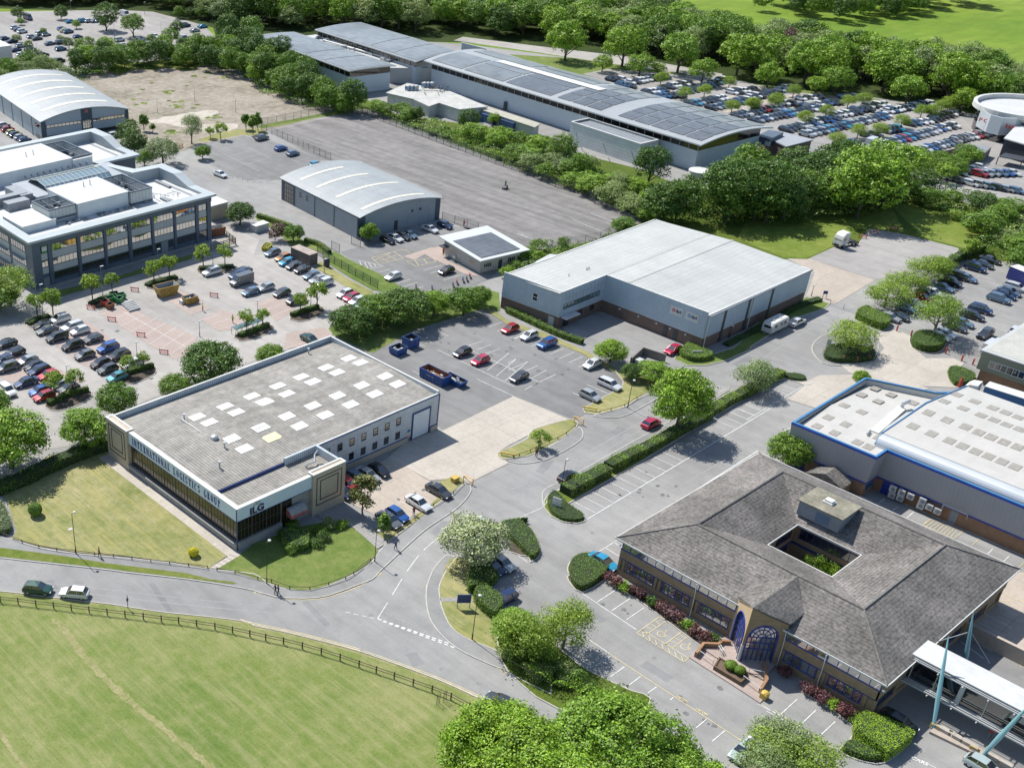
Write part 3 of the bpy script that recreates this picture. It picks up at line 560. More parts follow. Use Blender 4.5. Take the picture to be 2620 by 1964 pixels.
R_TILE=tilemat();R_FLATF=M('mossy felt',(.24,.225,.17),.95,.3,.5,fine=.3);R_DECK=M('pale roof membrane',(.50,.505,.50),.7,.08,.15,fine=.08)
def solarmat(name,base,line,rx=1.0):
 m,nt,p=newmat(name);p.inputs['Roughness'].default_value=.32;p.inputs['Specular IOR Level'].default_value=.5
 v=coords(nt,'world');br=nd(nt,'ShaderNodeTexBrick');br.offset=0;br.inputs['Scale'].default_value=1
 br.inputs['Brick Width'].default_value=1.0*rx;br.inputs['Row Height'].default_value=1.65*rx;br.inputs['Mortar Size'].default_value=.04*rx
 br.inputs['Color1'].default_value=C4(base);br.inputs['Color2'].default_value=C4(sc(base,1.35));br.inputs['Mortar'].default_value=C4(line)
 nt.links.new(v,br.inputs['Vector']);n=noise(nt,v,.05,4,.6);c=mix(nt,br.outputs['Color'],ramp(nt,n,[(.35,.75),(.65,1.15)]),.8,'MULTIPLY')
 nt.links.new(c,p.inputs['Base Color']);return m
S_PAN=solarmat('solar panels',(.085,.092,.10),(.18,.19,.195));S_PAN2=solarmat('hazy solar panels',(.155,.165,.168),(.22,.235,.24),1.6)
def wbox(b,A,B,s0,s1,z0,z1,d0,d1,m=0):
 "box on the wall line A->B (outside on the right hand): s along, d outwards"
 L=math.hypot(B[0]-A[0],B[1]-A[1]);ux,uy=(B[0]-A[0])/L,(B[1]-A[1])/L;nx,ny=uy,-ux
 q=[(A[0]+ux*s+nx*d,A[1]+uy*s+ny*d)for s,d in((s0,d0),(s1,d0),(s1,d1),(s0,d1))]
 return b.prism(q,z0,z1,m)
def window(P,A,B,s0,s1,z0,z1,n=1,fm=None,gm=None,nz=1,t=.07,name='window',d=0.0,proud=.06):
 fm=fm or K_NAVY;gm=gm or GL;b=MB()
 wbox(b,A,B,s0,s1,z0,z0+t,d+.002,d+proud);wbox(b,A,B,s0,s1,z1-t,z1,d+.002,d+proud)
 for i in range(n+1):
  s=s0+(s1-s0)*i/n;a=min(max(s-t/2,s0),s1-t);wbox(b,A,B,a,a+t,z0+t,z1-t,d+.002,d+proud-.002)
 for j in range(1,nz):
  z=z0+(z1-z0)*j/nz;wbox(b,A,B,s0+t,s1-t,z-t/2,z+t/2,d+.002,d+proud-.005)
 w=b.build(name,fm,P);gb=MB();wbox(gb,A,B,s0+t*.5,s1-t*.5,z0+t*.5,z1-t*.5,d+.001,d+.022)
 p=gb.build('pane',gm,P);p.parent=w;return w
def on_roof(b,c,ax,L,W,zf,h=.05,m=0):
 "a thin panel lying on the roof surface z = zf(x, y)"
 px,py=-ax[1],ax[0]
 q=[(c[0]+ax[0]*L/2*a+px*W/2*e,c[1]+ax[1]*L/2*a+py*W/2*e)for a,e in((-1,-1),(1,-1),(1,1),(-1,1))]
 zz=[zf(x,y)for x,y in q];return b.prism(q,[z-.05 for z in zz],[z+h for z in zz],m)
def solve_on(k,u,v,zf,z=7.0):
 for _ in range(4):p=g1(k,u,v,z);z=zf(*p)
 return p
# ================================================================ logistics warehouse (foreground)
ILG=thing('warehouse','long grey-roofed warehouse with blue lettering along its fascia beside the big lawn','warehouse',(107,127,0))
X0,X1,YF,YS,YB=83.0,131.7,108.7,115.3,143.0
b=MB();b.prism([(X0+.25,YS),(X1,YS),(X1,YB),(X0+.25,YB)],0,6.35);b.prism([(X0+.25,YF+.25),(103.6,YF+.25),(103.6,YS),(X0+.25,YS)],0,5.95);b.build('wall',K_CONC,ILG)
zI=lambda x,y:6.4+.85*(1-abs(y-128.3)/14.7)**.8 if y>YS else 6.05
b=MB();ys=[YS+.05,117.5,120,122.5,125,126.8,128.3,129.8,131.5,134,137,140,YB-.05]
for i in range(len(ys)-1):b.quad((X0+.3,ys[i],zI(0,ys[i]+1e-6)),(X1-.1,ys[i],zI(0,ys[i]+1e-6)),(X1-.1,ys[i+1],zI(0,ys[i+1])),(X0+.3,ys[i+1],zI(0,ys[i+1])))
b.build('roof',R_FIB,ILG);b=MB();b.box(X0+.3,YF+.3,5.96,103.4,YS-.05,6.05);b.build('roof',R_FIB,ILG)
b=MB();b.box(X0+.25,YB-.25,5.5,X1,YB,7.35);b.box(X1-.25,YS,5.5,X1,YB-.25,7.3);b.build('parapet',W_FIB,ILG)
b=MB();b.box(X0-.05,YB-.28,7.35,X1+.05,YB+.05,7.45);b.box(X1-.28,YS+.1,7.3,X1+.05,YB-.28,7.4);b.box(103.5,YS-.05,6.9,X1+.05,YS+.22,7.02)
b.box(X0-.08,YF-.05,7.2,X0+.75,YB-6.2,7.3);b.box(X0+.75,YF-.05,7.2,97.2,YF+.6,7.3);b.build('coping',K_WHITE,ILG)
b=MB();b.box(X0+.3,YF+.62,5.9,X0+.75,YB-6.1,7.2);b.box(X0+.75,YF+.3,5.9,97.2,YF+.6,7.2);b.build('parapet',K_WHITE,ILG)
b=MB();b.box(X0-.05,YF-.03,5.1,X0+.3,137.0,7.2);b.build('fascia',K_FASC,ILG);b=MB();b.box(X0+.3,YF-.03,5.1,97.3,YF+.3,7.2);b.build('fascia',K_FASC,ILG)
b=MB();b.box(X0-.07,YF-.05,5.0,X0+.2,137,5.1);b.box(X0-.07,YF-.06,1.25,X0+.0,YF+.12,7.2);b.box(X0+.2,YF-.05,5.0,97.3,YF+.2,5.1);b.build('trim',K_NAVY,ILG)
AW,BW=(X0,137.0),(X0,YF)
b=MB();wbox(b,AW,BW,0,28.25,0,1.25,0,.25);wbox(b,AW,BW,0,28.0,1.15,1.3,.25,.5);b.build('plinth',K_CONC,ILG)
for i in range(9):window(ILG,AW,BW,.3+i*3.08,.3+i*3.08+3.0,1.35,4.95,4,M('bronze frame',(.09,.075,.06),.5,.1,1),GL_B,2,.06,d=-.2)
AF,BF=(X0,YF),(97.3,YF)
b=MB();wbox(b,AF,BF,.2,8.5,0,1.25,-.2,.15);b.build('plinth',K_CONC,ILG)
for i in range(3):window(ILG,AF,BF,.25+i*2.75,.25+i*2.75+2.7,1.35,4.95,4,MATS['bronze frame'],GL_B,2,.06,d=-.24)
window(ILG,AF,BF,8.6,10.6,.1,4.95,2,MATS['bronze frame'],GL_B,2,.06,d=-.24,name='entrance_door')
b=MB();P0=Vector((94.0,YF-.1,3.4))
for i in range(8):
 t0,t1=math.pi/2*i/8,math.pi/2*(i+1)/8
 f=lambda t:(YF-.2-1.3*math.sin(t),2.3+1.35*math.cos(t))
 (ya,za),(yb,zb)=f(t0),f(t1);b.quad((92.2,ya,za),(92.2,yb,zb),(95.4,yb,zb),(95.4,ya,za),0 if i<6 else 1)
for x in(92.2,95.4):b.add([(x,YF-.2,2.3)]+[(x,YF-.2-1.3*math.sin(math.pi/2*i/8),2.3+1.35*math.cos(math.pi/2*i/8))for i in range(9)],[tuple(range(10))],1)
b.build('door_canopy',[M('grey awning cloth',(.28,.27,.27),.7,.2,2),M('red awning cloth',(.35,.10,.09),.7,.25,2)],ILG)
def tower(x0,y0,x1,y1,face,z1=7.4):
 b=MB();b.box(x0,y0,0,x1,y1,z1);t=b.build('tower',K_CREAM,ILG);c=MB();c.rail([(x0+.12,y0+.12),(x1-.12,y0+.12),(x1-.12,y1-.12),(x0+.12,y1-.12)],.34,z1,z1+.12,closed=True)
 q=c.build('coping',K_WHITE,ILG);q.parent=t;f=MB()
 A,B=face;L=math.hypot(B[0]-A[0],B[1]-A[1])
 for m_,zz0,zz1 in((.7,1.7,6.7),(1.45,2.5,6.1)):
  e=.16
  wbox(f,A,B,m_,L-m_,zz0,zz0+e,.001,.03);wbox(f,A,B,m_,L-m_,zz1-e,zz1,.001,.03);wbox(f,A,B,m_,m_+e,zz0+e,zz1-e,.001,.028);wbox(f,A,B,L-m_-e,L-m_,zz0+e,zz1-e,.001,.028)
 q=f.build('frame_lines',K_BLACK,ILG);q.parent=t;return t
tower(X0-.35,137.05,X0+1.0,143.2,((X0-.35,143.2),(X0-.35,137.05)));tower(97.3,YF-.35,103.9,YF+.9,((97.3,YF-.35),(103.9,YF-.35)),7.45)
b=MB();b.box(103.5,YF+.9,5.9,103.9,YS,7.35);b.box(97.3,YS-.3,5.96,103.5,YS+.05,7.3);b.build('parapet',W_FIB,ILG);b=MB();b.box(103.6,YF+.9,0,103.85,YS,5.9);b.build('wall',K_CREAM,ILG)
b=MB();b.box(X0+1,YS-.12,6.04,97.2,YS+.1,6.5);b.build('roof_step_shadow',K_NAVY,ILG)  # step between the roofs, coloured navy to draw its shadow line
AS,BS=(103.9,YS),(X1,YS)
b=MB();wbox(b,AS,BS,0,27.8,1.1,6.9,0,.12);b.build('cladding',W_SIDE,ILG);b=MB();wbox(b,AS,BS,0,20.6,0,1.0,0,.3);wbox(b,AS,BS,26.2,27.9,0,1.0,0,.3);b.build('plinth',K_CREAM,ILG)
b=MB();wbox(b,AS,BS,0,20.7,1.0,1.14,0,.2);wbox(b,AS,BS,26.1,27.9,1.0,1.14,0,.2);wbox(b,AS,BS,27.72,27.9,1.1,6.9,.12,.2);wbox(b,AS,BS,0,27.9,6.78,6.9,.12,.17);b.build('trim',K_NAVY,ILG)
for i in range(8):
 s=1.9+i*2.63
 if i<7:window(ILG,AS,BS,s,s+1.05,4.2,5.6,1,K_DARK,GL,2,.09,d=.12)
 if i<7:window(ILG,AS,BS,s,s+1.05,1.55,2.9,1,K_DARK,GL,2,.09,d=.12)
b=MB();wbox(b,AS,BS,21.7,25.6,.25,5.0,.1,.2);d_=b.build('roller_door',stripes('roller shutter',(.66,.70,.72),(.58,.62,.65),2,3.2,.5,.15),ILG)
b=MB();wbox(b,AS,BS,21.45,21.7,.1,5.3,.08,.28);wbox(b,AS,BS,25.6,25.85,.1,5.3,.08,.28);wbox(b,AS,BS,21.7,25.6,5.0,5.3,.08,.28);q=b.build('door_frame',K_NAVY,ILG);q.parent=d_
b=MB();wbox(b,AS,BS,20.35,21.35,.9,3.3,.13,.17);sg=b.build('notice_board',K_WHITE,ILG);b=MB();wbox(b,AS,BS,20.5,21.2,1.9,2.5,.171,.176,0);wbox(b,AS,BS,20.5,21.2,1.1,1.4,.171,.176,1);wbox(b,AS,BS,20.7,21.0,2.7,3.0,.171,.176,2)
q=b.build('notice_print',[K_BLUE,M('orange paint',(.7,.25,.05),.6),M('lime paint',(.5,.55,.1),.6)],ILG);q.parent=sg
sky_spots=[(2,1595,305,0),(2,1690,350,0),(2,1820,220,0),(2,1910,268,0),(2,2035,138,0),(2,2130,182,0),(2,1875,480,0),(2,1975,562,0),(2,2105,392,0),(2,2195,475,1),(12,190,55,0),(12,265,118,0),(12,475,20,0),(12,265,300,0),(12,368,378,0),(12,475,215,0),(12,575,290,0),(12,675,133,0),(12,780,205,0),(12,870,50,0),(12,975,120,0),(12,1160,40,0),(12,95,185,0),(11,765,1380,0),(11,860,1415,0),(11,580,1455,0),(11,670,1495,0),(11,380,1530,0),(11,475,1570,0),(11,1060,1525,0),(12,148,465,1),(12,60,390,0)]
for k,u,v,y_ in sky_spots:
 c=solve_on(k,u,v,zI);on_roof(MB(),c,(1,0),2.5,1.75,zI);b=MB();on_roof(b,c,(1,0),2.6,1.8,zI,.06);b.build('rooflight',K_SKYY if y_ else K_SKY,ILG)
c=solve_on(2,1735,480,zI);b=MB();b.tube((c[0],c[1],zI(*c)),(c[0],c[1],zI(*c)+.35),.62,.62,14);b.ball((c[0],c[1],zI(*c)+.35),.62,0,12,6,.55);b.build('roof_vent',K_STEEL,ILG)
c1=solve_on(2,1480,335,zI);b=MB();b.prism([(c1[0]-.3,c1[1]+.3),(c1[0]-.1,c1[1]-.3),(c[0]-.6,c[1]-.1),(c[0]-.6,c[1]+.4)],zI(*c1),zI(*c)+.12);b.build('roof_duct',K_WHITE,ILG)
for k,u,v,h in((2,1490,335,1.1),(2,1815,550,.8),(2,1775,715,1.0),(11,440,1340,.9)):
 c=solve_on(k,u,v,zI);b=MB();b.tube((c[0],c[1],zI(*c)),(c[0],c[1],zI(*c)+h),.13,.13,8);b.tube((c[0],c[1],zI(*c)+h),(c[0],c[1],zI(*c)+h+.16),.24,.24,8);b.build('flue',K_STEEL,ILG)
b=MB();b.path([(99.5,112.5,6.05),(99.5,112.5,6.6),(101,112.2,6.7),(101.6,113.0,7.3),(102.3,113.0,7.9)],[.15]*5);b.build('roof_pipe',K_STEEL,ILG)
def serif_word(txt,h,w,gap):
 "condensed serif capitals as flat polygons, origin at left baseline"
 b=MB();x=0;th,tn=w*.42,h*.09
 def bar(x0,y0,x1,y1,wd):
  a=Vector((x1-x0,y1-y0));n=Vector((-a.y,a.x)).normalized()*wd/2
  if abs(a.x)>abs(a.y)*.01 and abs(a.y)>0:n=Vector((wd/2,0))
  b.quad((x0-n.x,y0-n.y,0),(x1-n.x,y1-n.y,0),(x1+n.x,y1+n.y,0),(x0+n.x,y0+n.y,0))
 def stem(cx,y0=0,y1=h,s0=True,s1=True,wd=th):
  b.quad((cx-wd/2,y0,0),(cx+wd/2,y0,0),(cx+wd/2,y1,0),(cx-wd/2,y1,0))
  for on,yy in((s0,y0),(s1,y1-tn)):
   if on:b.quad((cx-wd*.95,yy,.001),(cx+wd*.95,yy,.001),(cx+wd*.95,yy+tn,.001),(cx-wd*.95,yy+tn,.001))
 def arc(cx,cy,rx,ry,a0,a1,t0=th,t1=tn*1.3,n=18):
  for i in range(n):
   q=[]
   for a in(a0+(a1-a0)*i/n,a0+(a1-a0)*(i+1)/n):
    q.append((a,max(t1,t0*abs(math.cos(a))**1.2)))
   (A,ta),(B,tb)=q;ins=lambda a,t:(cx+(rx-t)*math.cos(a),cy+(ry-t1*1.0)*math.sin(a),.0005);out=lambda a:(cx+rx*math.cos(a),cy+ry*math.sin(a),.0005)
   b.quad(ins(A,ta),out(A),out(B),ins(B,tb))
 for ch in txt:
  cw=w
  if ch==' ':x+=w*1.1;continue
  if ch=='I':cw=w*.55;stem(x+cw/2)
  elif ch=='N':stem(x+w*.14,wd=th*.45);stem(x+w*.9,s0=False,wd=th*.45);bar(x+w*.16,h,x+w*.88,0,th)
  elif ch=='T':stem(x+w/2,s1=False);b.quad((x,h-tn*1.5,0),(x+w,h-tn*1.5,0),(x+w,h,0),(x,h,0));[b.quad((xx,h*.76,0),(xx+tn,h*.76,0),(xx+tn,h,0),(xx,h,0))for xx in(x,x+w-tn)]
  elif ch in 'ELFR' or ch=='P':
   stem(x+th*.85)
   if ch in 'EL':b.quad((x+th,0,0),(x+w*.95,0,0),(x+w*.95,tn*1.4,0),(x+th,tn*1.4,0));b.quad((x+w*.87,0,0),(x+w*.95,0,0),(x+w*.95,h*.25,0),(x+w*.87,h*.2,0))
   if ch=='E':b.quad((x+th,h-tn*1.4,0),(x+w*.95,h-tn*1.4,0),(x+w*.95,h,0),(x+th,h,0));b.quad((x+w*.87,h*.8,0),(x+w*.95,h*.75,0),(x+w*.95,h,0),(x+w*.87,h,0));b.quad((x+th,h*.5,0),(x+w*.75,h*.5,0),(x+w*.75,h*.56,0),(x+th,h*.56,0))
   if ch in 'RP':arc(x+w*.38,h*.74,w*.5,h*.26,-math.pi/2,math.pi/2)
   if ch=='R':bar(x+w*.55,h*.48,x+w*.9,0,th*.9)
  elif ch=='A':bar(x+w*.5,h,x+w*.1,0,th*.4);bar(x+w*.45,h,x+w*.88,0,th);b.quad((x+w*.2,h*.3,0),(x+w*.75,h*.3,0),(x+w*.7,h*.36,0),(x+w*.24,h*.36,0));[b.quad((xx-th*.7,0,.001),(xx+th*.7,0,.001),(xx+th*.7,tn,.001),(xx-th*.7,tn,.001))for xx in(x+w*.1,x+w*.9)]
  elif ch=='O':arc(x+w/2,h/2,w/2,h/2,0,2*math.pi,n=24)
  elif ch in 'CG':
   arc(x+w/2,h/2,w/2,h/2,math.pi*.25,math.pi*(1.75),n=22);b.quad((x+w*.84,h*.68,0),(x+w*.94,h*.68,0),(x+w*.94,h,0),(x+w*.84,h*.95,0))
   if ch=='G':stem(x+w*.84,0.02*h,h*.42,False,True,th*.8)
  elif ch=='S':arc(x+w/2,h*.74,w*.44,h*.26,math.pi*.15,math.pi*1.5);arc(x+w/2,h*.26,w*.46,h*.26,-math.pi*.85,math.pi*.5);b.quad((x+w*.8,h*.68,0),(x+w*.9,h*.68,0),(x+w*.9,h,0),(x+w*.8,h,0));b.quad((x+w*.05,0,0),(x+w*.15,0,0),(x+w*.15,h*.32,0),(x+w*.05,h*.32,0))
  elif ch=='U':stem(x+w*.2,h*.25,h,False,True);stem(x+w*.86,h*.25,h,False,True,th*.45);arc(x+w*.5,h*.28,w*.43,h*.28,math.pi,2*math.pi)
  x+=cw+gap
 return b,x-gap
M_LET=M('navy lettering',(.008,.03,.26),.4,.02,1)
_,LW=serif_word('INTERNATIONAL LOGISTICS GROUP',1.28,.62,.26);S_=23.3/LW;xo=0
for wd in('INTERNATIONAL','LOGISTICS','GROUP'):
 bw,lw=serif_word(wd,1.28,.62,.26);mt=frame((X0-.07,135.9-xo*S_,5.5),(0,-1,0),(0,0,1));bb=MB();bb.v=[tuple(mt@Vector((x*S_,y,z)))for x,y,z in bw.v];bb.f=bw.f;bb.m=bw.m;bb.build('lettering',M_LET,ILG);xo+=lw+.26+.62*1.1
M_DK=M('ink lettering',(.03,.03,.09),.4,.02,1)
put_text('lettering','ILG',1.6,M_DK,frame((86.7,YF-.05,5.78),(1,0,0),(0,0,1)),ILG,.01,.08,1.0,1.15)
b=MB();oc=[(0,.0,.16,0),(.32,-.12,.14,1),(-.3,.02,.14,1),(.62,-.05,.13,0),(-.55,-.1,.12,0),(.1,.33,.13,1),(.42,.28,.13,0),(-.2,.36,.11,0)]
for dx,dz,r,m_ in oc:b.tube((86.7+dx,YF-.045,6.75+dz),(86.7+dx,YF-.07,6.75+dz),r,r,10,m_)
b.build('emblem',[M('azure paint',(.06,.32,.62),.5),M('amber paint',(.75,.42,.06),.5)],ILG)
# ================================================================ white parcel depot
DP=thing('depot','pale blue parcel depot with brick base and two white signs above its forecourt','warehouse',(205,120,0))
fp=[(180.0,128.0),(194.0,128.0),(194.0,104.2),(231.0,103.8),(231.0,142.2),(179.0,142.2)]
ins=lambda d:[(180.0+d,128.0+d),(194.0+d,128.0+d),(194.0+d,104.2+d),(231.0-d,103.8+d),(231.0-d,142.2-d),(179.0+d,142.2-d)]
b=MB();b.prism(ins(.15),0,7.2,cap=False,bottom=False);b.build('wall',K_CONC,DP)
segs=[(fp[i],fp[(i+1)%6])for i in range(6)]
b=MB();bb=MB();cc=MB()
tops=[8.0,8.0,7.35,7.35,7.35,7.9]
for i in range(6):
 A,B=fp[i],fp[(i+1)%6]
 L=math.hypot(B[0]-A[0],B[1]-A[1]);wbox(b,A,B,0,L,2.7,tops[i],-.16,.06);wbox(bb,A,B,0,L,0,2.6,-.16,0);wbox(cc,A,B,-.05,L+.05,2.6,2.7,-.1,.1);wbox(cc,A,B,-.05,L+.05,tops[i],tops[i]+.1,-.2,.1)
b.build('cladding',W_BLUE,DP);bb.build('brick_base',B_RED,DP);cc.build('trim',K_WHITE,DP)
zD=lambda x,y:7.35+.8*(1-abs(y-122.6)/19.2)
b=MB()
for(xa,ya,xb,yb)in((194.1,104.0,231.2,122.6),(194.1,122.6,231.2,128.0),(179.2,128.1,231.2,142.2)):b.quad((xa,ya,zD(0,ya)),(xb,ya,zD(0,ya)),(xb,yb,zD(0,yb)),(xa,yb,zD(0,yb)))
b.tri((231.2,103.9,7.3),(231.2,142.2,7.3),(231.2,122.6,zD(0,122.6)),0);b.build('roof',R_DPD,DP)
b=MB();b.prism([(194.2,122.3),(231.3,122.3),(231.3,122.9),(194.2,122.9)],zD(0,122.3)-.1,zD(0,122.6)+.06);b.build('ridge_cap',R_DPD,DP)
b=MB();b.box(194.2,103.6,7.15,231.4,103.85,7.35);b.box(231.2,103.7,7.1,231.6,142.3,7.3);b.build('gutter',K_GREYM,DP)
fA,fB=(180.0,128.0),(194.0,128.0)
window(DP,fA,fB,.9,12.6,4.0,5.1,10,K_DARK,GL_SK,1,.1,d=.06);b=MB()
for i in range(11):wbox(b,fA,fB,1.2+i*1.15,1.24+i*1.15,5.4,7.4,.06,.08)
wbox(b,fA,fB,.6,13.2,6.4,6.45,.06,.08);b.build('panel_joints',K_GREYM,DP)
for s in(6.2,10.0):window(DP,fA,fB,s,s+1.4,1.1,2.3,2,K_DARK,GL,1,.07)
window(DP,fA,fB,1.6,3.4,.1,2.2,2,K_DARK,GL,1,.08,name='door');b=MB();wbox(b,fA,fB,.6,5.0,2.3,2.55,.1,1.5);b.build('door_canopy',K_WHITE,DP)
window(DP,(179,142.2),(180,128.0),7.5,8.8,4.2,5.9,1,K_WHITE,GL,2,.12,d=.06)
b=MB();wbox(b,(179,142.2),(180,128.0),11.9,13.2,.1,2.2,.0,.06);b.build('door',K_PANEL,DP)
sA,sB=(194.0,128.0),(194.0,104.2)
for s in(15.1,17.4):b=MB();wbox(b,sA,sB,s,s+1.0,.1,2.35,0,.06);b.build('door',K_DARK,DP)
b=MB()
for s in(4.4,9.0,13.3,16.5,20.0):wbox(b,sA,sB,s,s+.35,2.0,2.25,0,.3)
b.build('wall_light',K_WHITE,DP)
M_CRIM=M('crimson emblem',(.52,.02,.10),.5);M_AZ=M('blue emblem',(.03,.26,.55),.5)
for s,mm in((18.3-1.3,M_CRIM),(21.1-.6,M_AZ)):
 b=MB();wbox(b,sA,sB,s-1.25,s+1.55,5.2,6.9,.07,.12);sg=b.build('sign_board',K_WHITE,DP)
 q=MB();c=(194-.13,128-(s-.45));q.tube((c[0],c[1],6.1),(c[0]-.03,c[1],6.1),.38,.38,6);em=q.build('emblem',mm,DP);em.parent=sg
 q=MB()
 for a in(90,210,330):q.tube((c[0]-.04,c[1],6.1),(c[0]-.04,c[1]-.3*math.cos(R(a)),6.1-.3*math.sin(R(a))),.05,.05,4)
 e2=q.build('emblem',K_WHITE,DP);e2.parent=sg
 t=put_text('lettering','dpd',.85,M_DK,frame((194-.13,128-(s+.65),6.1),(0,-1,0),(0,0,1)),DP,.005,.03);t.parent=sg
rA,rB=(194.0,104.2),(231.0,103.8)
for s in(5.9,14.2,22.5):b=MB();wbox(b,rA,rB,s,s+.8,.2,7.0,.05,.12);b.build('door_strip',K_DARK,DP)
b=MB()
for s in(.3,15.8,36.6):b.tube((194+s,104.0-.14,0),(194+s,104.0-.14,7.1),.09,.09,6)
b.build('drainpipe',K_WHITE,DP);c=solve_on(21,635,665,zD);b=MB()
for dx in(0,.7):b.tube((c[0]+dx,c[1],zD(*c)),(c[0]+dx,c[1],zD(*c)+.5),.15,.15,7)
c=solve_on(21,490,715,zD);b.tube((c[0],c[1],zD(*c)),(c[0],c[1],zD(*c)+.5),.1,.1,7);b.build('flue',K_STEEL,DP)
b=MB();q=g(21,215,600,340,535,430,550,300,615,z=3.2);b.prism(q,0,3.2);o=b.build('flat_roofed_annex',[K_PANEL],org=(q[0][0],q[0][1],0));tag(o,'small white flat-roofed box annex half hidden behind the parcel depot','shed')
# ================================================================ arched-roof halls
def arch_hall(P,n_l,f_l,n_r,zt,rise,stripes_t,seg=14,over=.5,name_roof='roof',wm=None):
 "n_l near-left, f_l far-left, n_r near-right roof corners at height zt; arch runs n_l->n_r"
 ax=Vector((n_r[0]-n_l[0],n_r[1]-n_l[1]));W=ax.length;ax.normalize();ay=Vector((f_l[0]-n_l[0],f_l[1]-n_l[1]));L=ay.length;ay.normalize()
 pt=lambda s,t:(n_l[0]+ax.x*s*W+ay.x*t*L,n_l[1]+ax.y*s*W+ay.y*t*L)
 zf=lambda s:zt+rise*(1-(2*s-1)**2);b=MB();N=seg
 e=over/L
 for i in range(N):
  s0,s1=i/N,(i+1)/N;a,c,d,f=pt(s0,-e),pt(s1,-e),pt(s1,1+e),pt(s0,1+e)
  b.quad((*a,zf(s0)),(*c,zf(s1)),(*d,zf(s1)),(*f,zf(s0)));b.quad((*a,zf(s0)-.2),(*f,zf(s0)-.2),(*d,zf(s1)-.2),(*c,zf(s1)-.2));b.quad((*a,zf(s0)-.2),(*c,zf(s1)-.2),(*c,zf(s1)),(*a,zf(s0)))
 for s in(0,1):a,d=pt(s,-e),pt(s,1+e);b.quad((*a,zf(s)-.2),(*a,zf(s)),(*d,zf(s)),(*d,zf(s)-.2))
 b.build('roof',R_ARC,P);w=MB();dl=.35/W;dt=.35/L
 ss=[dl+(1-2*dl)*i/N for i in range(N+1)];ring=[pt(s,dt)for s in ss]+[pt(s,1-dt)for s in ss[::-1]]
 zs=[zf(s)-.22 for s in ss]+[zf(s)-.22 for s in ss[::-1]]
 n=len(ring);w.add([(x,y,0)for x,y in ring]+[(x,y,z)for(x,y),z in zip(ring,zs)],[(i,(i+1)%n,n+(i+1)%n,n+i)for i in range(n)]);w.build('wall',wm or W_GREY,P)
 for(t0,t1,sa,sb)in stripes_t:
  r=MB();M_=10
  for i in range(M_):
   s0=sa+(sb-sa)*i/M_;s1=sa+(sb-sa)*(i+1)/M_;r.quad((*pt(s0,t0),zf(s0)+.05),(*pt(s1,t0),zf(s1)+.05),(*pt(s1,t1),zf(s1)+.05),(*pt(s0,t1),zf(s0)+.05))
  r.build('rooflight',M('cream rooflight',(.60,.58,.48),.6,.12,1,fine=.1),P)
 return pt,zf,W,L
AC=thing('arched_hall','grey arch-roofed hall with pale roof bands in the centre, next to the empty tarmac lot','warehouse',(194,205,0))
nl,fl,nr=g(11,845,240,z=5.6)[0],g(10,210,1440,z=5.6)[0],g(11,1525,80,z=5.6)[0]
pt,zf,W,L=arch_hall(AC,nl,fl,nr,5.6,1.7,[(.06,.09,.1,.85),(.36,.39,.1,.85),(.61,.64,.1,.72),(.82,.85,.1,.62)])
b=MB();dl=.3/W
for t in(.0,.02):b.quad((*pt(-.0,t+.0),0),(*pt(.07,t),0),(*pt(.07,t),6),(*pt(0,t),5.4))if 0 else None
A,B=pt(.35/W,1-.35/L),pt(.35/W,.35/L)
LL=math.hypot(B[0]-A[0],B[1]-A[1])
for s0,s1,z1_ in((0,1.0,5.4),(5.6,6.2,5.4),(LL-.5,LL,5.4),(LL*.45,LL*.45+.15,5.4),(LL*.7,LL*.7+.15,5.4),(0,LL,.35)):wbox(b,A,B,s0,s1,0 if z1_>1 else 5.05,5.4,0,.1)
A2,B2=pt(.35/W,.35/L),pt(1-.35/W,.35/L);W2=math.hypot(B2[0]-A2[0],B2[1]-A2[1]);wbox(b,A2,B2,0,1.9,0,5.45,0,.1);wbox(b,A2,B2,W2-1.4,W2,0,5.45,0,.1);b.build('corner_panel',M('charcoal blue cladding',(.05,.075,.105),.45,.12,.5),AC)
window(AC,A,B,1.2,5.4,.3,4.9,4,K_DARK,GL,4,.1)
for s in(8.2,11.2):window(AC,A,B,s,s+.8,3.1,4.3,1,K_DARK,GL,1,.1)
b=MB();wbox(b,A2,B2,10.9,12.0,0,2.4,0,.06);b.build('door',K_DARK,AC)
for s in(16,18.5):b=MB();wbox(b,A2,B2,s,s+.6,3.6,4.2,0,.08);b.build('vent',K_DARK,AC)
AL=thing('arched_hall','large arch-roofed office hall at the left edge with ribbon windows and dark entrance panel','warehouse',(180,325,0))
nl,nr=g(0,320,985,z=6.0)[0],g(0,1048,880,z=6.0)[0];fl=g(0,-420,560,z=6.0)[0]
ax=Vector((nr[0]-nl[0],nr[1]-nl[1])).normalized();fl=(nl[0]-ax.y*52,nl[1]+ax.x*52)
pt,zf,W,L=arch_hall(AL,nl,fl,nr,6.0,2.3,[(.12,.155,.12,.85),(.30,.335,.12,.85),(.48,.515,.12,.85),(.66,.695,.12,.85),(.84,.87,.12,.85)],wm=M('pale cladding panel',(.36,.42,.46),.5,.06,.3))
A2,B2=pt(.35/W,.35/L),pt(1-.35/W,.35/L);W2=math.hypot(B2[0]-A2[0],B2[1]-A2[1]);A,B=pt(.35/W,1-.35/L),A2;LL=L-.7
b=MB();DKB=MATS['charcoal blue cladding']
wbox(b,A2,B2,0,W2*.055,0,5.7,0,.12);wbox(b,A2,B2,W2*.96,W2,0,5.7,0,.12);wbox(b,A2,B2,W2*.455,W2*.58,0,8.1,0,.12);wbox(b,A2,B2,W2*.055,W2*.96,0,.25,0,.1);b.build('corner_panel',DKB,AL)
